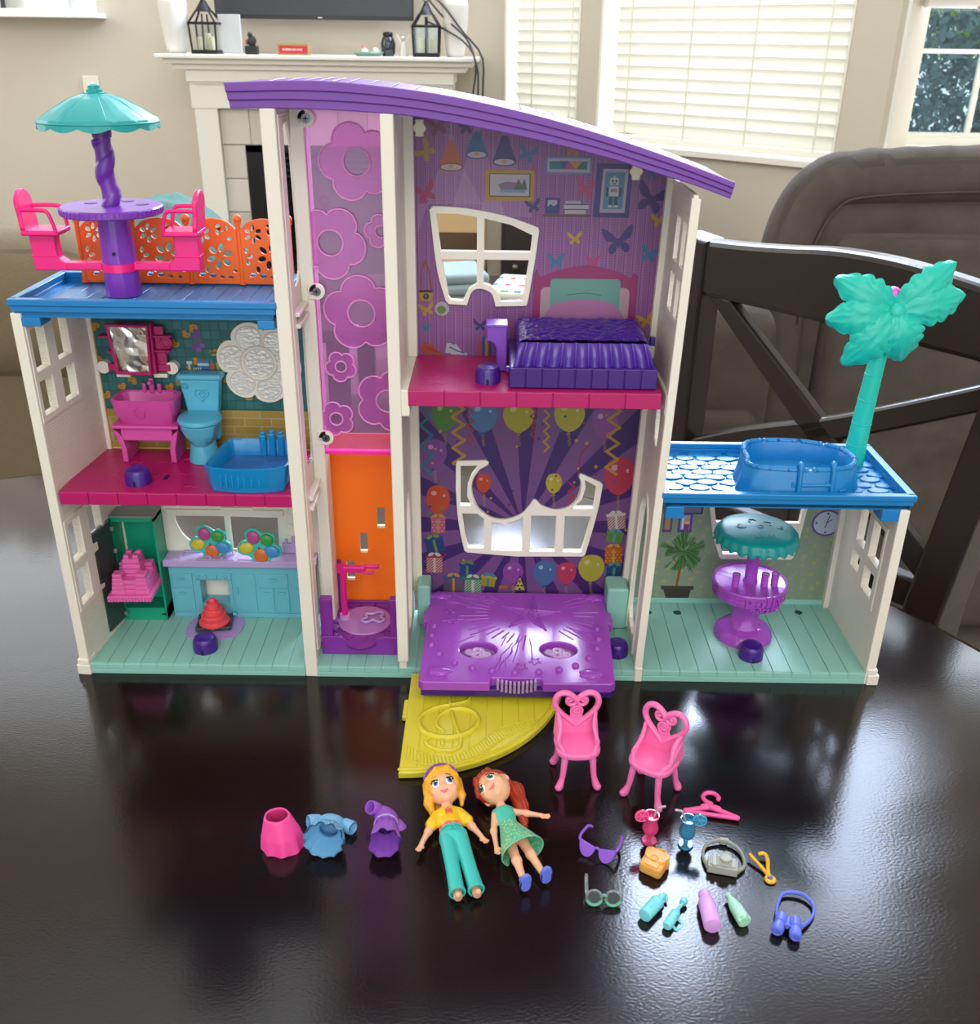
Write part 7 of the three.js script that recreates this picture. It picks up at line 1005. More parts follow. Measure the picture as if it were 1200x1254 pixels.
{
  // hanger, cocktail glasses
  const h = thing('toy_hanger', 'hot pink toy clothes hanger with a bow on the dark table', 'hanger', [0.139, 0.0022, 0.141], rad(-9));
  const pk = M(0xf25ca4, 0.36);
  obj('bar', [T([[-0.0155, 0, 0.0015], [-0.008, 0, -0.0012], [0, 0, -0.0036], [0.008, 0, -0.0008], [0.0158, 0, 0.0025]], 0.0017, { n: 40 }), T([[-0.0155, 0, 0.0018], [0, 0, 0.0024], [0.0158, 0, 0.0028]], 0.0014, { n: 24 })], pk, h);
  obj('hook', T([[0, 0, -0.0036], [0.0006, 0.0002, -0.0065], [-0.0028, 0.0004, -0.0085], [-0.0045, 0.0005, -0.0125], [-0.002, 0.0005, -0.0162], [0.0025, 0.0005, -0.0165], [0.0052, 0.0004, -0.0135], [0.005, 0.0004, -0.0118]], 0.0015, { n: 60 }), pk, h);
  obj('bow', [SP(0.0032, -0.0032, 0.0006, -0.0034, 1.2, 0.55, 0.8, 14, 0, 0.3), SP(0.0032, 0.0032, 0.0006, -0.003, 1.2, 0.55, 0.8, 14, 0, -0.3), SP(0.0015, 0, 0.0012, -0.0032)], pk, h);
  const glass = (label, hex, pos, turn, sx) => {
    const t = thing('toy_cocktail', label, 'toy drink', pos, turn, null); const m = M(hex, 0.1, { transmission: 0.55, thickness: 0.004, ior: 1.46 }), cl = M(0xe8c8d8, 0.08, { transmission: 0.7, thickness: 0.001, ior: 1.46 });
    obj('bowl', LC([[0, 0.0055], [0.0028, 0.006], [0.0045, 0.0088], [0.0048, 0.0112], [0.0038, 0.0150], [0.0036, 0.0172], [0.0046, 0.0196], [0.0047, 0.0206], [0.0040, 0.0205], [0.0032, 0.0180], [0, 0.0176]], 32), m, t);
    obj('stem', LC([[0, 0], [0.0044, 0], [0.0046, 0.0008], [0.0042, 0.0015], [0.0014, 0.0021], [0.0011, 0.004], [0.0016, 0.006], [0, 0.006]], 28), m, t);
    obj('straw', T([[sx * 0.0018, 0.0178, -0.001], [sx * 0.0036, 0.0232, -0.0014], [sx * 0.0044, 0.0246, -0.0014], [sx * 0.0078, 0.0252, -0.0012]], 0.00075, { n: 26, seg: 8 }), M(0xe6d0dc, 0.15, { transmission: 0.5, thickness: 0.001 }), t);
    const sl = obj('fruit_slice', C(0.0042, 0.0042, 0.0012, -sx * 0.0062, 0.0212, 0.001, 26, PI / 2), M(hex, 0.15, { transmission: 0.5, thickness: 0.001 }), t); obj('slice_segment', Array.from({ length: 6 }, (_, k) => B(0.0005, 0.0035, 0.0015, -sx * 0.0062 + 0.0018 * Math.cos(k * PI / 3), 0.0212 + 0.0018 * Math.sin(k * PI / 3), 0.001, 0.0001, 0, 0, k * PI / 3 - PI / 2)).concat(TO(0.0039, 0.0004, -sx * 0.0062, 0.0212, 0.0015)), M(hex, 0.2), sl);
  };
  glass('clear pink toy cocktail glass with a straw and fruit slice', 0xff5a9e, [0.0977, 0, 0.1640], 0.1, 1);
  glass('clear blue toy cocktail glass with a straw and fruit slice', 0x4aa8d0, [0.1190, 0, 0.1668], -0.1, -1);
}
{
  // sunglasses
  const s = thing('toy_sunglasses', 'purple cat-eye toy sunglasses standing on their rims', 'sunglasses', [0.0638, 0.0004, 0.180], rad(-26));
  const pu = M(0x8c58cc, 0.25);
  const lens = (k) => smooth([[k * 0.0012, 0.0068], [k * 0.0015, 0.004], [k * 0.0035, 0.0008], [k * 0.0068, 0.0002], [k * 0.0098, 0.0028], [k * 0.0112, 0.0078], [k * 0.0118, 0.0096], [k * 0.0085, 0.0088], [k * 0.004, 0.0078]], 4);
  const tip = (g) => put(g, 0, 0, 0, -0.5);
  for (const k of [-1, 1]) obj('lens', tip(E(shape(k < 0 ? lens(k).reverse() : lens(k)), 0.0014, -0.0007, 0.0004)), pu, s);
  obj('bridge', tip(T([[-0.002, 0.0062, 0], [0, 0.0072, 0.0003], [0.002, 0.0062, 0]], 0.0008, { n: 10 })), pu, s);
  for (const k of [-1, 1]) obj('temple', T([[k * 0.0112, 0.0082, -0.004], [k * 0.0118, 0.0088, -0.007], [k * 0.0112, 0.0085, -0.013], [k * 0.0105, 0.0078, -0.0165], [k * 0.0092, 0.006, -0.0185]], 0.0009, { n: 22, seg: 8 }), pu, s);
  const r = thing('toy_glasses', 'round clear toy glasses with mint rims at the front left of the small toys', 'glasses', [0.0656, 0.0004, 0.2135], rad(-2));
  const mint = M(0x6ecfae, 0.25, { transmission: 0.3, thickness: 0.001 }), cl = M(0xdfe8e6, 0.08, { transmission: 0.85, thickness: 0.001 });
  const tp = (g) => put(g, 0, 0.0005, 0, -0.35);
  for (const k of [-1, 1]) { obj('rim', tp(TO(0.0040, 0.0008, k * 0.0052, 0.0044, 0, 0, 0, 0, 8, 32)), cl, r); obj('lower_rim', tp(TO(0.0042, 0.0009, k * 0.0052, 0.0042, 0.0002, 0, 0, PI * 1.08, 8, 20, PI * 0.84)), mint, r, 'mint lower rim'); obj('lens', tp(C(0.0038, 0.0038, 0.0006, k * 0.0052, 0.0044, 0, 28, PI / 2)), M(0x9aa6aa, 0.06, { transmission: 0.9, thickness: 0 }), r); obj('temple', T([[k * 0.0092, 0.0058, -0.0022], [k * 0.0094, 0.0066, -0.005], [k * 0.0093, 0.007, -0.011], [k * 0.009, 0.0066, -0.0152]], 0.00105, { n: 20, seg: 8 }), cl, r); obj('hinge', B(0.0014, 0.003, 0.0022, k * 0.0094, 0.0052, -0.0022, 0.0005), cl, r); }
  obj('bridge', tp(T([[-0.0014, 0.0052, 0], [0, 0.0058, 0], [0.0014, 0.0052, 0]], 0.0008, { n: 8 })), mint, r);
}
{
  // backpack, camera, necklace
  const b = thing('toy_backpack', 'golden orange toy backpack lying on its back', 'backpack', [0.0972, 0, 0.186], rad(-33));
  const om = M(0xeaaa54, 0.42);
  obj('body', [flat(E(shape(rect(-0.0068, 0.0068, -0.0068, 0.0062, 0.0026)), 0.0078, 0, 0.0018, 3)), flat(E(shape(smooth([[-0.0066, 0.003], [-0.0066, 0.0068], [-0.003, 0.0082], [0.003, 0.0082], [0.0066, 0.0068], [0.0066, 0.003]], 4)), 0.0064, 0, 0.0014, 3))], om, b);
  obj('flap', flat(E(shape(smooth([[-0.0062, 0.0066], [0.0062, 0.0066], [0.0064, 0.001], [0.004, -0.0018], [-0.004, -0.0018], [-0.0064, 0.001]], 5)), 0.0016, 0, 0.0006)).translate(0, 0.0074, 0), om, b);
  obj('emblem', [TO(0.0019, 0.0005, 0, 0.0092, 0.0002, PI / 2, 0, 0, 7, 24)], om, b); obj('pocket', flat(E(shape(rect(-0.0045, 0.0045, -0.0064, -0.0022, 0.001)), 0.001, 0, 0.0004)).translate(0, 0.0076, 0), om, b);
  obj('strap', [B(0.0016, 0.0008, 0.006, -0.0042, 0.0088, -0.0042, 0.0003), B(0.0016, 0.0008, 0.006, 0.0042, 0.0088, -0.0042, 0.0003)], om, b);
  obj('handle', T([[-0.0026, 0.004, -0.0078], [-0.0028, 0.0042, -0.0108], [0, 0.0044, -0.0122], [0.0028, 0.0042, -0.0108], [0.0026, 0.004, -0.0078]], 0.0009, { n: 24 }), om, b);
  const c = thing('toy_camera', 'grey toy camera with a looped neck strap', 'camera', [0.1367, 0, 0.1862], rad(-13));
  const gm = M(0xaaaca4, 0.42);
  obj('body', [X(-0.0085, 0.0085, 0.0004, 0.0062, -0.0045, 0.0042, 0.0008), X(-0.0072, 0.0072, 0.0055, 0.0072, -0.004, 0.0032, 0.0006), X(-0.0062, -0.0035, 0.006, 0.0078, -0.0046, 0.0044, 0.0005)], gm, c);
  obj('lens', [LC([[0, 0], [0.0040, 0], [0.0042, 0.001], [0.0034, 0.0014], [0.0034, 0.0038], [0.0028, 0.0042], [0.0024, 0.0038], [0, 0.0036]], 28, 0.0012, 0.0068, 0)], gm, c);
  obj('viewfinder', X(-0.0012, 0.003, 0.0045, 0.0078, -0.0068, -0.004, 0.0006), gm, c);
  obj('strap', T([[-0.0086, 0.0026, 0.0005], [-0.0105, 0.0022, -0.004], [-0.0112, 0.0020, -0.0105], [-0.0085, 0.0024, -0.0172], [-0.002, 0.0028, -0.021], [0.004, 0.0026, -0.0205], [0.0095, 0.0022, -0.016], [0.0122, 0.0018, -0.009], [0.0118, 0.0020, -0.003], [0.0086, 0.0026, 0.001]], 0.0009, { n: 80, seg: 8, axis: V(0, 1, 0), flat: 1.7 }), gm, c);
  obj('strap_pad', B(0.0052, 0.0034, 0.0024, 0.0004, 0.0028, -0.0212, 0.0007, 0, 0.1), gm, c);
  const n = thing('toy_necklace', 'yellow toy necklace with a purple heart pendant', 'necklace', [0.162, 0, 0.189], 0.15);
  const ym = M(0xe6b030, 0.4);
  obj('band', [T([[-0.0002, 0.0014, 0.002], [-0.002, 0.0022, -0.004], [-0.0048, 0.0034, -0.0105], [-0.0056, 0.0038, -0.0125]], 0.00105, { n: 24 }), T([[0.0002, 0.0014, 0.002], [0.0016, 0.0016, -0.003], [0.0036, 0.0024, -0.0085], [0.0034, 0.0034, -0.0118], [0.0018, 0.0036, -0.0128], [0.0002, 0.0036, -0.0125]], 0.00115, { n: 30 })], ym, n);
  obj('pendant', [put(L([[0, 0], [0.0032, 0], [0.0034, 0.001], [0.0026, 0.0018], [0, 0.0019]], 26), 0, 0.0002, 0.0045)], ym, n);
  const hs = Array.from({ length: 30 }, (_, i) => { const a = i / 30 * 2 * PI; return [0.0017 * Math.sin(a) ** 3, 0.0017 * (13 * Math.cos(a) - 5 * Math.cos(2 * a) - 2 * Math.cos(3 * a) - Math.cos(4 * a)) / 16]; });
  obj('heart', flat(E(shape(hs), 0.0007, 0, 0.0002)).translate(0, 0.0019, 0.0044), M(0x5a2a78, 0.3), n, 'purple heart');
}
{
  // bottles, toothbrush, binoculars
  const lieAt = (name, label, cat, prof, hex, from, to, y, extra, rough = 0.36) => {
    const t = thing(name, label, cat, [from[0], y, from[1]]); const d = V(to[0] - from[0], 0, to[1] - from[1]), len = d.length();
    t.quaternion.setFromUnitVectors(V(0, 1, 0), d.normalize()); const s = len / prof[prof.length - 1][1];
    const m = M(hex, rough); obj('body', LC(prof.map(([r, h]) => [r, h * s]), 30, 0, 0, 0, 0.9), m, t); if (extra) extra(t, m, len); return t;
  };
  lieAt('toy_bottle', 'turquoise toy pump bottle lying left of the loop-handled turquoise tool', 'bottle', [[0, 0], [0.0030, 0], [0.0037, 0.0008], [0.0038, 0.0135], [0.0034, 0.0146], [0.0020, 0.0152], [0.0020, 0.0185], [0, 0.0185]], 0x7ad4dc, [0.0862, 0.2235], [0.0985, 0.2095], 0.0038, (t, m, len) => { obj('pump_nozzle', [C(0.0009, 0.0009, 0.0042, 0, len * 1.03, 0, 10), T([[0, len * 1.1, 0], [0.0014, len * 1.12, 0], [0.0032, len * 1.02, 0]], 0.0009, { n: 12 })], m, t); obj('label_relief', [B(0.0032, 0.0062, 0.0012, -0.0012, len * 0.42, 0.0032, 0.0005), TO(0.0037, 0.0003, 0, len * 0.72, 0, PI / 2, 0, 0, 5, 26)], m, t); });
  lieAt('toy_hand_tool', 'turquoise toy hand tool with a loop handle and a knob tip', 'toy tool', [[0, 0], [0.0022, 0], [0.0027, 0.0008], [0.0027, 0.0088], [0.0016, 0.0104], [0.0009, 0.0114], [0.0009, 0.0165], [0, 0.0165]], 0x7ad4dc, [0.0978, 0.2292], [0.1098, 0.2122], 0.0028, (t, m, len) => { obj('knob', [SP(0.0022, 0, len * 1.04, 0, 1, 0.9, 0.9), C(0.0018, 0.002, 0.0018, 0, len * 0.99, 0, 14)], m, t); obj('loop_handle', T([[0.0022, len * 0.18, 0], [0.0052, len * 0.16, 0.0004], [0.0062, len * 0.3, 0.0004], [0.0058, len * 0.44, 0.0004], [0.0022, len * 0.46, 0]], 0.0008, { n: 30 }), m, t); obj('button', [SP(0.0007, 0, len * 0.3, 0.0027, 1, 1.5, 0.6), SP(0.0007, 0, len * 0.42, 0.0026, 1, 1.5, 0.6)], m, t); });
  lieAt('toy_bottle', 'lilac pink toy bottle with a round cap lying next to the mint bottle', 'bottle', [[0, 0], [0.0034, 0.0002], [0.0047, 0.0016], [0.0047, 0.0155], [0.0042, 0.0178], [0.0031, 0.0188], [0.0031, 0.0194], [0.0034, 0.0198], [0.0034, 0.0222], [0.0028, 0.0232], [0, 0.0234]], 0xd49cde, [0.1222, 0.2318], [0.1218, 0.2068], 0.0047);
  lieAt('toy_bottle', 'mint green toy bottle with a faceted base lying next to the lilac bottle', 'bottle', [[0, 0], [0.0022, 0], [0.0034, 0.0006], [0.0028, 0.0016], [0.0038, 0.0026], [0.0036, 0.012], [0.0028, 0.0165], [0.0017, 0.0192], [0.0015, 0.0212], [0.0019, 0.0214], [0.0019, 0.0226], [0, 0.023]], 0xa2dcbc, [0.1405, 0.2268], [0.1352, 0.2075], 0.0037, (t, m, len) => obj('base_facet', Array.from({ length: 5 }, (_, k) => { const a = k / 5 * 2 * PI; return SP(0.0014, 0.0027 * Math.cos(a), 0.0018, 0.0027 * Math.sin(a), 1, 1.2, 1, 10); }), m, t));
  const b = thing('toy_binoculars', 'blue toy binoculars with a long looped strap at the far right of the small toys', 'binoculars', [0.1628, 0, 0.2282], rad(-22));
  const bl = M(0x6272dc, 0.38);
  for (const s of [-1, 1]) { const tb = obj('barrel', put(LC([[0, 0], [0.0030, 0], [0.0032, 0.0004], [0.0034, 0.0025], [0.0026, 0.0055], [0.0026, 0.0062], [0.0030, 0.0064], [0.0028, 0.0115], [0.0018, 0.0125], [0, 0.0125]], 26), s * 0.0048, 0.0036, 0.006, -PI / 2 + 0.06, s * 0.12), bl, b); obj('lens_ring', put(TO(0.0022, 0.0005, 0, 0, 0), s * 0.0050, 0.0036, 0.0062, 0.0, s * 0.1), bl, tb); }
  obj('bridge', [C(0.0013, 0.0013, 0.0062, 0, 0.0045, -0.0015, 14, PI / 2), B(0.007, 0.0012, 0.0014, 0, 0.0045, -0.003, 0.0004), B(0.007, 0.0012, 0.0014, 0, 0.0045, 0.0002, 0.0004)], bl, b);
  obj('strap', T([[-0.0062, 0.0034, -0.0045], [-0.0068, 0.0024, -0.0095], [-0.0066, 0.0018, -0.0165], [-0.0052, 0.0022, -0.0225], [-0.0005, 0.0026, -0.0258], [0.0055, 0.0026, -0.0262], [0.0105, 0.0022, -0.0228], [0.0122, 0.0018, -0.0165], [0.0105, 0.0018, -0.0095], [0.0072, 0.0030, -0.003]], 0.0009, { n: 90, seg: 8, axis: V(0, 1, 0), flat: 1.5 }), bl, b);
}
// ================================================================ the two dolls
// distance fields joined smoothly and meshed on a grid
const smin = (a, b, k) => { const h = Math.max(k - Math.abs(a - b), 0) / k; return Math.min(a, b) - h * h * k * 0.25; };
const smax = (a, b, k) => -smin(-a, -b, k);
function cap(a, b, ra, rb, sx = 1, sz = 1) {                         // tapered capsule, squashed in x or z
  const dx = b[0] - a[0], dy = b[1] - a[1], dz = b[2] - a[2], l2 = dx * dx + dy * dy + dz * dz;
  return (x, y, z) => { const px = x - a[0], py = y - a[1], pz = z - a[2]; let t = (px * dx + py * dy + pz * dz) / l2; t = t < 0 ? 0 : t > 1 ? 1 : t; const qx = (px - dx * t) / sx, qy = py - dy * t, qz = (pz - dz * t) / sz; return Math.sqrt(qx * qx + qy * qy + qz * qz) - (ra + (rb - ra) * t); };
}
const ellf = (c, r) => (x, y, z) => { const a = (x - c[0]) / r[0], b = (y - c[1]) / r[1], d = (z - c[2]) / r[2]; const k = Math.sqrt(a * a + b * b + d * d); return (k - 1) * Math.min(r[0], r[1], r[2]); };
const joinF = (list, k) => (x, y, z) => { let d = list[0](x, y, z); for (let i = 1; i < list.length; i++) d = smin(d, list[i](x, y, z), k); return d; };
function fieldGeo(fn, lo, hi, res) {
  const mc = new MarchingCubes(res, new THREE.MeshBasicMaterial(), false, false, 240000); mc.isolation = 0;
  const half = res / 2, c = lo.map((v, i) => (v + hi[i]) / 2), h = lo.map((v, i) => (hi[i] - v) / 2);
  for (let k = 0; k < res; k++) for (let j = 0; j < res; j++) for (let i = 0; i < res; i++) mc.field[i + j * res + k * res * res] = -1000 * fn(c[0] + (i - half) / half * h[0], c[1] + (j - half) / half * h[1], c[2] + (k - half) / half * h[2]);
  mc.update();
  const n = mc.geometry.drawRange.count, pos = new Float32Array(n * 3), nor = new Float32Array(n * 3), e = 0.00012;
  for (let i = 0; i < n; i++) { const x = c[0] + mc.positionArray[3 * i] * h[0], y = c[1] + mc.positionArray[3 * i + 1] * h[1], z = c[2] + mc.positionArray[3 * i + 2] * h[2]; pos[3 * i] = x; pos[3 * i + 1] = y; pos[3 * i + 2] = z; const gx = fn(x + e, y, z) - fn(x - e, y, z), gy = fn(x, y + e, z) - fn(x, y - e, z), gz = fn(x, y, z + e) - fn(x, y, z - e), l = Math.hypot(gx, gy, gz) || 1; nor[3 * i] = gx / l; nor[3 * i + 1] = gy / l; nor[3 * i + 2] = gz / l; }
  const g = new THREE.BufferGeometry(); g.setAttribute('position', new THREE.BufferAttribute(pos, 3)); g.setAttribute('normal', new THREE.BufferAttribute(nor, 3));
  // winding must agree with the normals
  const a = V(), b = V(), d = V(); let flips = 0; for (let i = 0; i < Math.min(n, 300); i += 3) { a.fromArray(pos, 3 * i); b.fromArray(pos, 3 * i + 3).sub(a); d.fromArray(pos, 3 * i + 6).sub(a); if (b.cross(d).dot(V(nor[3 * i], nor[3 * i + 1], nor[3 * i + 2])) < 0) flips++; else flips--; }
  if (flips > 0) for (let i = 0; i < n; i += 3) for (const arr of [pos, nor]) for (let q = 0; q < 3; q++) { const t = arr[3 * i + 3 + q]; arr[3 * i + 3 + q] = arr[3 * i + 6 + q]; arr[3 * i + 6 + q] = t; }
  return g;
}
const SKIN = M(0xf0b490, 0.5), LIP = M(0xd8707c, 0.4);
// a hand at the origin, fingers along -y, thumb towards +x*s, palm facing z
function handGeo(s, spread) {
  const f = [], u = 0.00105;
  f.push(ellf([0, -1.5 * u, 0], [1.55 * u, 2.0 * u, 0.85 * u]), cap([0, 1.6 * u, 0], [0, -0.6 * u, 0], 1.25 * u, 1.2 * u));
  [[1.05, 2.5], [0.36, 2.9], [-0.34, 2.7], [-1.0, 2.1]].forEach(([x, l], i) => { f.push(cap([x * u, -2.6 * u, 0], [x * u * spread, (-3.0 - l * 0.55) * u, 0.22 * u], 0.46 * u, 0.42 * u), cap([x * u * spread, (-3.0 - l * 0.55) * u, 0.22 * u], [x * u * spread * 1.04, (-3.0 - l * 1.0) * u, 0.75 * u], 0.42 * u, 0.36 * u)); });
  f.push(cap([1.15 * u, -0.9 * u, 0.1 * u], [2.1 * u, -2.0 * u, 0.5 * u], 0.55 * u, 0.45 * u), cap([2.1 * u, -2.0 * u, 0.5 * u], [2.25 * u, -3.1 * u, 0.9 * u], 0.45 * u, 0.38 * u));
  let fn = joinF(f, 0.42 * u); if (s < 0) { const q = fn; fn = (x, y, z) => q(-x, y, z); }
  return fieldGeo(fn, [-3.2 * u, -6.6 * u, -1.8 * u], [3.2 * u, 3 * u, 2.2 * u], 52);
}
// a head about the origin (centre of the skull), face to +z
const HR = [0.0098, 0.0112, 0.0094];
function headField(neck) {
  const f = joinF([ellf([0, 0.0004, 0], HR), ellf([0, -0.0048, 0.0026], [0.0076, 0.0064, 0.0066])], 0.003);
  const nose = joinF([cap([0, -0.0006, 0.0088], [0, -0.0026, 0.0100], 0.0006, 0.0010)], 0.001);
  const parts = [f, nose, ellf([0.0055, -0.0042, 0.0066], [0.0024, 0.0022, 0.0018]), ellf([-0.0055, -0.0042, 0.0066], [0.0024, 0.0022, 0.0018]), ellf([0, -0.0092, 0.0062], [0.0026, 0.0020, 0.0020])];
  for (const s of [-1, 1]) parts.push(ellf([s * 0.0101, -0.0022, -0.0006], [0.0011, 0.0022, 0.0016]));
  if (neck) parts.push(cap([0, -0.009, -0.001], [0, -0.0148, -0.0012], 0.0031, 0.0029));
  return joinF(parts, 0.0016);
}
const HEADF = headField(true), HEADN = headField(false);
// a small flat feature laid on the head where the ray from the skull centre in direction (yaw, pitch) meets it
function onFace(x, y, w, h, lift, thick, tilt = 0) {
  let z = 0.016; for (let i = 0; i < 60 && HEADF(x, y, z) > 0; i++) z -= Math.max(0.00004, HEADF(x, y, z) * 0.6);
  const e = 0.0002, n = V(HEADF(x + e, y, z) - HEADF(x - e, y, z), HEADF(x, y + e, z) - HEADF(x, y - e, z), HEADF(x, y, z + e) - HEADF(x, y, z - e)).normalize();
  const g = new THREE.SphereGeometry(1, 22, 14); g.scale(w, h, thick); g.rotateZ(tilt);
  // bend the feature to the skin
  const m = new THREE.Matrix4().compose(V(x, y, z).addScaledVector(n, lift), new THREE.Quaternion().setFromUnitVectors(V(0, 0, 1), n), V(1, 1, 1)); g.applyMatrix4(m); return clean(g);
}
function facePart(name, list, mat, parent, HM, label) { const gs = list.map((g) => { g = clean(g); g.applyMatrix4(HM); return g; }); return obj(name, gs, mat, parent, label); }
function face(parent, HM, o) {
  const eyes = new THREE.Group(); eyes.name = 'face'; parent.add(eyes);
  for (const s of [-1, 1]) {
    const x = s * 0.0043, y = -0.0004 ;
    const e = facePart('eye', [onFace(x, y, 0.0023, 0.0025, 0.0001, 0.0005, s * 0.1)], M(0xf6f4f0, 0.25), eyes, HM, 'white of the eye');
    facePart('eye_lash', [onFace(x + s * 0.0002, y + 0.0021, 0.0026, 0.0007, 0.0004, 0.0004, s * 0.2), onFace(x + s * 0.0022, y + 0.0014, 0.0009, 0.0006, 0.0004, 0.0004, s * 0.7)], M(0x1c1512, 0.4), eyes, HM, 'dark lash line');
    facePart('iris', [onFace(x + o.look, y + 0.0001, 0.00165, 0.0019, 0.00045, 0.0004)], M(o.iris, 0.25), eyes, HM, 'coloured iris');
    facePart('pupil', [onFace(x + o.look, y + 0.0002, 0.0009, 0.0011, 0.0008, 0.00035)], M(0x120e10, 0.2), eyes, HM, 'black pupil');
    facePart('eye_glint', [onFace(x + o.look + 0.0006, y + 0.001, 0.0004, 0.0004, 0.0011, 0.0002)], M(0xffffff, 0.2), eyes, HM, 'white glint');
    facePart('eyebrow', [onFace(x + s * 0.0002, y + 0.0046, 0.0021, 0.0004, 0.00025, 0.0003, -s * 0.15)], M(o.brow, 0.5), eyes, HM, 'thin eyebrow');
  }
  facePart('mouth', [onFace(0, -0.0062, 0.0023, 0.0007, 0.0002, 0.0004), onFace(-0.0017, -0.0059, 0.001, 0.0005, 0.0002, 0.0004, -0.5), onFace(0.0017, -0.0059, 0.001, 0.0005, 0.0002, 0.0004, 0.5), onFace(0, -0.0069, 0.0014, 0.0006, 0.0002, 0.0004)], LIP, eyes, HM, 'pink smiling lips');
}
function lay(t, fx, fz, ux, uz, h) {                                 // feet at (fx, fz), head towards (ux, uz), lying face up
  const Y = V(ux, 0, uz).normalize(), Z = V(0, 1, 0), Xa = Y.clone().cross(Z); const m = new THREE.Matrix4().makeBasis(Xa, Y, Z); t.quaternion.setFromRotationMatrix(m); t.position.set(fx, h, fz);
}
const EUL = (x, y, z, rx, ry, rz) => new THREE.Matrix4().compose(V(x, y, z), new THREE.Quaternion().setFromEuler(new THREE.Euler(rx, ry, rz, 'YXZ')), V(1, 1, 1));
{
  // ---- blonde doll in a yellow shirt and turquoise trousers
  const t = thing('toy_doll', 'blonde toy doll in a yellow shirt and turquoise trousers lying on her back', 'doll'); lay(t, -0.0088, 0.2150, -0.215, -0.976, 0.0062);
  const HM = EUL(0, 0.0835, 0.0058, 0.42, -0.12, 0.02);
  const arms = [[[-0.0068, 0.0655, 0], [-0.0135, 0.0555, -0.001], [-0.0192, 0.0462, -0.001]], [[0.0068, 0.0655, 0], [0.0125, 0.0545, -0.001], [0.0165, 0.0452, -0.001]]];
  const body = joinF([cap([0, 0.0655, 0], [0, 0.056, 0], 0.0058, 0.0048, 1.15, 0.85), cap([0, 0.056, 0], [0, 0.049, 0], 0.0048, 0.0056, 1.12, 0.9), cap([0, 0.066, 0.0006], [0, 0.073, 0.003], 0.0032, 0.0029),
    ...arms.flatMap(([a, b, c]) => [cap(a, b, 0.0025, 0.00205), cap(b, c, 0.00205, 0.0014)]),
    ...[-1, 1].flatMap((s) => [cap([s * 0.0036, 0.048, 0], [s * 0.0046, 0.024, 0], 0.0040, 0.0031), cap([s * 0.0046, 0.024, 0], [s * 0.0053, 0.0032, -0.0006], 0.0031, 0.0021), cap([s * 0.0053, 0.003, -0.0008], [s * 0.0056, 0.0006, 0.0032], 0.0019, 0.0016)])], 0.0022);
  const hands = arms.map(([a, b, c], i) => put(handGeo(i ? -1 : 1, 1.25), c[0], c[1] - 0.0006, c[2], 0, 0, Math.atan2(c[0] - b[0], b[1] - c[1])));
  const head = fieldGeo(HEADF, [-0.0125, -0.0155, -0.0115], [0.0125, 0.0125, 0.0125], 84); head.applyMatrix4(HM);
  obj('body', [fieldGeo(body, [-0.0215, -0.0025, -0.008], [0.0215, 0.079, 0.008], 110), head, ...hands], SKIN, t);
  face(t, HM, { iris: 0x3c7cc0, brow: 0x8a5a2c, look: 0.0002 });
  // clothes
  const torso = joinF([cap([0, 0.0658, 0], [0, 0.0565, 0], 0.0064, 0.0056, 1.15, 0.88), cap([0, 0.0575, 0], [0, 0.0525, 0], 0.0056, 0.0058, 1.15, 0.9)], 0.002);
  const shirt = (x, y, z) => { let d = torso(x, y, z); for (const [a, b] of arms) { const q = [a[0] + (b[0] - a[0]) * 0.62, a[1] + (b[1] - a[1]) * 0.62, a[2]]; d = smin(d, cap(a, q, 0.0036, 0.0038)(x, y, z), 0.0018); } d = smax(d, 0.0532 + 0.05 * Math.abs(x) * 0 - y, 0.0006); const neck = Math.hypot(x, (y - 0.0735) * 0.8, z - 0.006) - 0.0058; return smax(d, -neck, 0.0008); };
  obj('shirt', fieldGeo(shirt, [-0.0155, 0.0500, -0.0085], [0.0155, 0.0735, 0.0085], 84), M(0xf0c420, 0.42), t, 'yellow short-sleeved shirt');
  obj('shirt_print', [E(shape(rect(-0.0022, 0.0024, 0.0608, 0.0652, 0.0006)), 0.0007, 0.0051, 0.0002), X(-0.0007, 0.0009, 0.065, 0.0668, 0.0046, 0.0056, 0.0003)], M(0xe87a4c, 0.45), t, 'orange chest patch'); obj('print_stroke', [X(-0.0013, -0.0009, 0.0618, 0.0642, 0.0056, 0.006), X(-0.0002, 0.0002, 0.0618, 0.0642, 0.0056, 0.006), X(0.0009, 0.0013, 0.0618, 0.0642, 0.0056, 0.006)], M(0xc8502c, 0.45), t);
  obj('waist_band', T(ell(0, 0, 0.0066, 0.0054, 30).map(([x, z], i) => [x, 0.0538 + 0.0006 * Math.cos(i * 1.4), z]), 0.0009, { closed: true, n: 80, seg: 8 }), M(0xe8745c, 0.42), t, 'coral scalloped hem');
  const legs = joinF([...[-1, 1].flatMap((s) => [cap([s * 0.0036, 0.0475, 0], [s * 0.0046, 0.024, 0], 0.0049, 0.0041), cap([s * 0.0046, 0.024, 0], [s * 0.0053, 0.0065, 0], 0.0041, 0.0044)]), cap([0, 0.0525, 0], [0, 0.047, 0], 0.0055, 0.0062, 1.12, 0.9)], 0.0008);
  const trousers = (x, y, z) => { const d = smax(legs(x, y, z), 0.0042 - y, 0.0008); const b = Math.min(Math.hypot(x - 0.0053, z) - 0.0036, Math.hypot(x + 0.0053, z) - 0.0036); return Math.max(d, -Math.max(b, y - 0.0066)) + 0.00012 * Math.sin(y * 900 + x * 500) * Math.exp(-(((y - 0.046) / 0.006) ** 2)); };
  obj('trousers', fieldGeo(trousers, [-0.0125, 0.0015, -0.0085], [0.0125, 0.0570, 0.0085], 100), M(0x3cc0b8, 0.44), t, 'turquoise trousers');
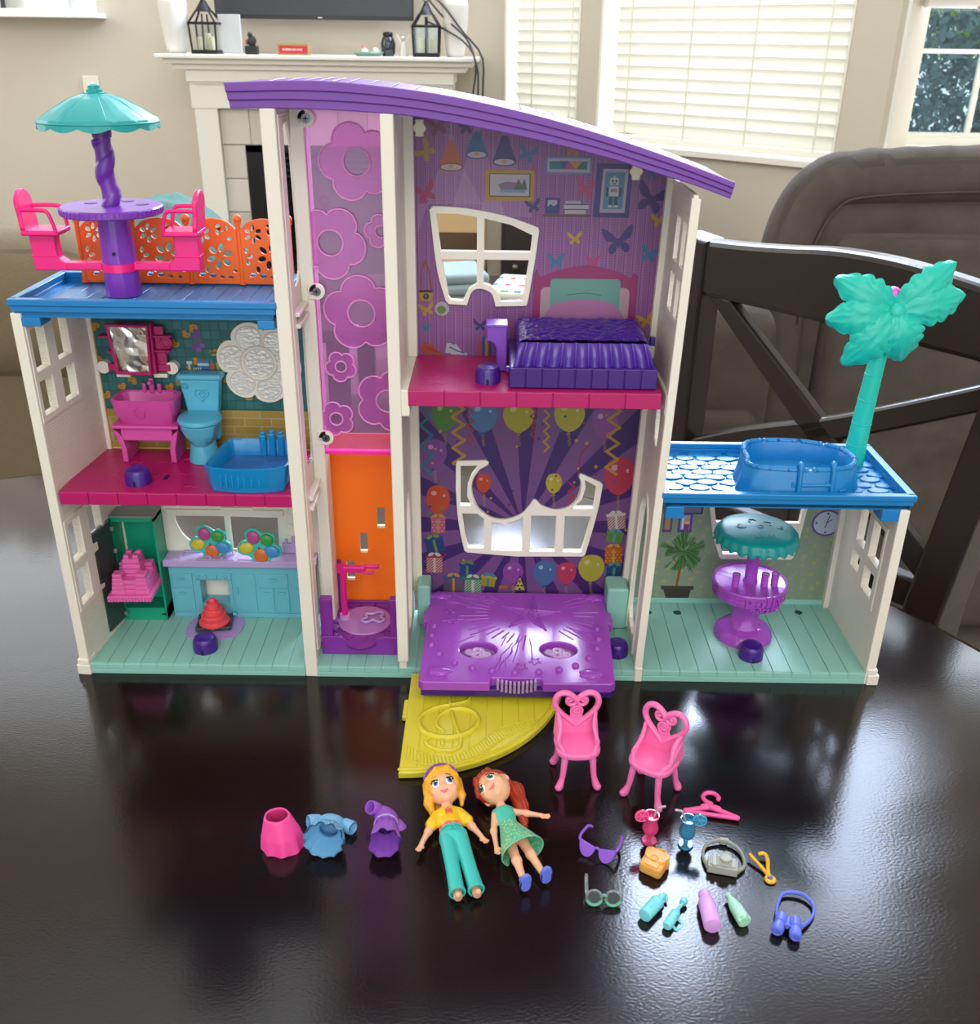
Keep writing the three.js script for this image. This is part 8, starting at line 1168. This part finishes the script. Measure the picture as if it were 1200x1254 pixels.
  obj('drawstring', [T([[0, 0.0515, 0.0056], [-0.0016, 0.050, 0.0062], [-0.0019, 0.0475, 0.0062]], 0.0003, { n: 12, seg: 6 }), T([[0, 0.0515, 0.0056], [0.0013, 0.050, 0.0062], [0.0014, 0.0478, 0.0062]], 0.0003, { n: 12, seg: 6 }), T(ell(0, 0, 0.0064, 0.0056, 26).map(([x, z]) => [x * 1.03, 0.0522, z]), 0.0004, { closed: true, n: 50, seg: 6 })], M(0x48ccc2, 0.44), t);
  obj('trouser_cuff', [-1, 1].map((s) => TO(0.0042, 0.0007, s * 0.0053, 0.0052, 0, PI / 2, 0, 0, 8, 30)), M(0x3cc0b8, 0.44), t);
  // hair: cap with a side-swept fringe and long locks
  const shell = ellf([0, 0.0012, -0.0012], [0.0118, 0.0128, 0.0108]);
  const hair = (x, y, z) => { let d = shell(x, y, z); const faceCut = Math.hypot((x + 0.0004) / 0.0094, (y + 0.0052 - 0.25 * x) / 0.0105, (z - 0.0105) / 0.0100) - 1; d = smax(d, -faceCut * 0.008, 0.0012); d = smax(d, -0.0075 - y, 0.002) ; return d; };
  const locks = joinF([cap([-0.0096, 0.003, 0.001], [-0.0108, -0.008, 0.0], 0.0024, 0.0027), cap([-0.0108, -0.008, 0.0], [-0.0088, -0.0192, -0.002], 0.0027, 0.0016), cap([0.0100, 0.002, -0.0012], [0.0103, -0.007, -0.002], 0.0020, 0.0020), cap([0.0103, -0.007, -0.002], [0.0088, -0.0125, -0.003], 0.0020, 0.0012), cap([-0.0092, 0.0045, 0.0050], [-0.0020, 0.0088, 0.0074], 0.0016, 0.0018), cap([-0.0020, 0.0088, 0.0074], [0.0050, 0.0090, 0.0060], 0.0018, 0.0018), cap([0.0050, 0.0090, 0.0060], [0.0094, 0.0042, 0.0040], 0.0018, 0.0014), cap([0, 0.002, -0.008], [-0.004, -0.014, -0.0078], 0.006, 0.0038)], 0.0024);
  const hairF = (x, y, z) => { const a = Math.atan2(x, y + 0.02); return smin(hair(x, y, z), locks(x, y, z), 0.002) + 0.00007 * Math.sin(a * 46 + z * 260); };
  const hg = fieldGeo(hairF, [-0.0162, -0.0225, -0.0145], [0.0152, 0.0158, 0.0105], 96); hg.applyMatrix4(HM); obj('hair', hg, M(0xeaa824, 0.4), t, 'yellow-blonde moulded hair');
  for (const [k, w] of [[0, 0.0006], [1, 0.0006]]) { const hb = T([-1, -0.6, -0.2, 0.2, 0.6, 1].map((u) => { const a = u * 1.15; return [0.0112 * Math.sin(a), 0.0022 + 0.0112 * Math.cos(a) - k * 0.0006, 0.0052 - k * 0.0032 - Math.abs(u) * 0.0012]; }), w * 1.3, { n: 30, seg: 8 }); facePart('hair_band', hb, M(0x7c4cc0, 0.4), t, HM, 'purple hair band'); }
}
{
  // ---- red-haired doll in a green dress and blue shoes
  const t = thing('toy_doll', 'red-haired toy doll with a ponytail in a turquoise sparkly dress and blue shoes', 'doll'); lay(t, 0.0278, 0.2060, -0.285, -0.958, 0.0062);
  const HM = EUL(-0.0010, 0.0768, 0.0050, 0.14, -0.66, 0.36);
  const arms = [[[-0.0056, 0.0592, 0], [-0.0098, 0.0475, -0.001], [-0.0118, 0.0352, -0.0008]], [[0.0056, 0.0592, 0], [0.0128, 0.0545, 0.0012], [0.0200, 0.0500, 0.002]]];
  const body = joinF([cap([0, 0.0595, 0], [0, 0.050, 0], 0.0052, 0.0044, 1.1, 0.85), cap([0, 0.050, 0], [0, 0.042, 0], 0.0044, 0.0056, 1.1, 0.9), cap([0, 0.060, 0.0004], [-0.0006, 0.0715, 0.0034], 0.0028, 0.0027),
    ...arms.flatMap(([a, b, c]) => [cap(a, b, 0.0022, 0.0018), cap(b, c, 0.0018, 0.0013)]),
    cap([-0.0032, 0.042, 0], [-0.0042, 0.020, 0.001], 0.0038, 0.0026), cap([-0.0042, 0.020, 0.001], [-0.0046, 0.004, 0.0], 0.0026, 0.0017), cap([0.0032, 0.042, 0], [0.0050, 0.0225, 0.001], 0.0038, 0.0026), cap([0.0050, 0.0225, 0.001], [0.0078, 0.006, 0], 0.0026, 0.0017)], 0.002);
  const hands = arms.map(([a, b, c], i) => put(handGeo(i ? -1 : 1, 1.3), c[0], c[1] - (i ? 0 : 0.0005), c[2], 0, 0, Math.atan2(c[0] - b[0], b[1] - c[1])));
  const head = fieldGeo(HEADN, [-0.0125, -0.0155, -0.0115], [0.0125, 0.0125, 0.0125], 84); head.applyMatrix4(HM);
  obj('body', [fieldGeo(body, [-0.0165, 0, -0.0075], [0.0225, 0.072, 0.0075], 108), head, ...hands], SKIN, t);
  face(t, HM, { iris: 0x3c9a86, brow: 0x6a2a1c, look: -0.0003 });
  const gm = M(0x48c2aa, 0.42), glit = M(0xffffff, 0.3, { map: dataTex(128, (u, v) => { const k = noise.noise(u * 22, v * 22, 3.3) ; return k > 0.22 ? [0.80, 0.86, 0.40] : [0.27, 0.74, 0.64]; }, true, 1 / 0.02) });
  const top = joinF([cap([0, 0.0592, 0], [0, 0.0495, 0], 0.0058, 0.0051, 1.1, 0.88), cap([0.0052, 0.0612, 0], [0.0044, 0.056, 0], 0.0018, 0.002), cap([-0.0052, 0.0612, 0], [-0.0044, 0.056, 0], 0.0018, 0.002)], 0.0016);
  const topF = (x, y, z) => smax(smax(top(x, y, z), 0.0475 - y, 0.0006), -(Math.hypot(x, (y - 0.0672) * 0.9, (z - 0.002) * 0.7) - 0.0050), 0.0008);
  obj('dress_bodice', fieldGeo(topF, [-0.009, 0.0455, -0.0075], [0.009, 0.066, 0.0075], 72), gm, t, 'turquoise dress bodice');
  const fn = (a, y, r) => { const q = Math.max(0, (0.047 - y) / 0.021); return [r * Math.cos(a) * 1.06 + 0.0014 * q, y + 0.0022 * q * Math.cos(a) * 1.0, r * Math.sin(a) * (0.88 - 0.06 * q) + 0.0010 * q]; };
  obj('dress_skirt', skin([[0.0052, 0.0500], [0.0056, 0.0478], [0.0078, 0.041], [0.0106, 0.0325], [0.0128, 0.0262], [0.0126, 0.0255], [0.0118, 0.0262], [0.0098, 0.0322], [0.0068, 0.041], [0.0046, 0.0478]], 60, fn), glit, t, 'turquoise skirt flecked with yellow');
  const shm = M(0x6878de, 0.4);
  for (const [x, y, a] of [[-0.0047, 0.0035, 0.1], [0.0082, 0.0058, -0.2]]) { const sh = joinF([cap([x, y + 0.003, -0.0002], [x, y, 0.0004], 0.0024, 0.0027), ellf([x + 0.0002, y - 0.0012, 0.0034], [0.0033, 0.0022, 0.0048]), ellf([x, y - 0.0012, -0.0012], [0.0028, 0.0022, 0.0028])], 0.0016); const shF = (px, py, pz) => smax(sh(px, py, pz), y - 0.0024 - py, 0.0005); obj('shoe', fieldGeo(shF, [x - 0.005, y - 0.004, -0.006], [x + 0.005, y + 0.0075, 0.0098], 50), shm, t, 'blue shoe'); obj('shoe_sole', put(E(shape(smooth([[x - 0.0026, -0.0024], [x - 0.003, 0.003], [x, 0.0072], [x + 0.0032, 0.003], [x + 0.0026, -0.0024]], 5)), 0.0006, 0, 0.0002), 0, y - 0.0022, 0, -PI / 2).scale(1, 1, -1), shm, t); }
  const shell = ellf([0, 0.0014, -0.0014], [0.0112, 0.0124, 0.0106]);
  const hair = (x, y, z) => { let d = shell(x, y, z); const fc = Math.hypot((x - 0.0006) / 0.0100, (y + 0.0030 + 0.16 * x) / 0.0128, (z - 0.0098) / 0.0108) - 1; d = smax(d, -fc * 0.008, 0.001); const ear = Math.hypot(x - 0.0105, y + 0.003, z - 0.0005) - 0.0042; d = smax(d, -ear, 0.001); return smax(d, -0.0062 - y - 0.3 * z, 0.002); };
  const sweep = joinF([cap([-0.0098, 0.0028, 0.0050], [-0.003, 0.0095, 0.0068], 0.0013, 0.0019), cap([-0.003, 0.0095, 0.0068], [0.006, 0.0098, 0.0038], 0.0019, 0.002), cap([0.001, 0.006, -0.0105], [0.002, 0.0085, -0.0150], 0.003, 0.0042)], 0.002);
  const hairF = (x, y, z) => smin(hair(x, y, z), sweep(x, y, z), 0.002) + 0.0002 * Math.sin(Math.atan2(x, z + 0.012) * 34 + y * 260);
  const hg = fieldGeo(hairF, [-0.0138, -0.0125, -0.0205], [0.0138, 0.0155, 0.0105], 84); hg.applyMatrix4(HM); obj('hair', hg, M(0xa83218, 0.36), t, 'red moulded hair');
  const tail = joinF([cap([0.0085, 0.0835, 0.0005], [0.0128, 0.076, 0], 0.0038, 0.0050), cap([0.0128, 0.076, 0], [0.0125, 0.064, -0.001], 0.0050, 0.0044), cap([0.0125, 0.064, -0.001], [0.0098, 0.0485, -0.002], 0.0044, 0.0022)], 0.003);
  obj('ponytail', fieldGeo((x, y, z) => Math.max(tail(x, y, z), -0.0058 - z) + 0.00025 * Math.sin(x * 2600 + y * 300), [0.0025, 0.0445, -0.0068], [0.0195, 0.0895, 0.0075], 72), M(0xa83218, 0.36), t, 'long red ponytail');
}
renderer.render(scene, camera);
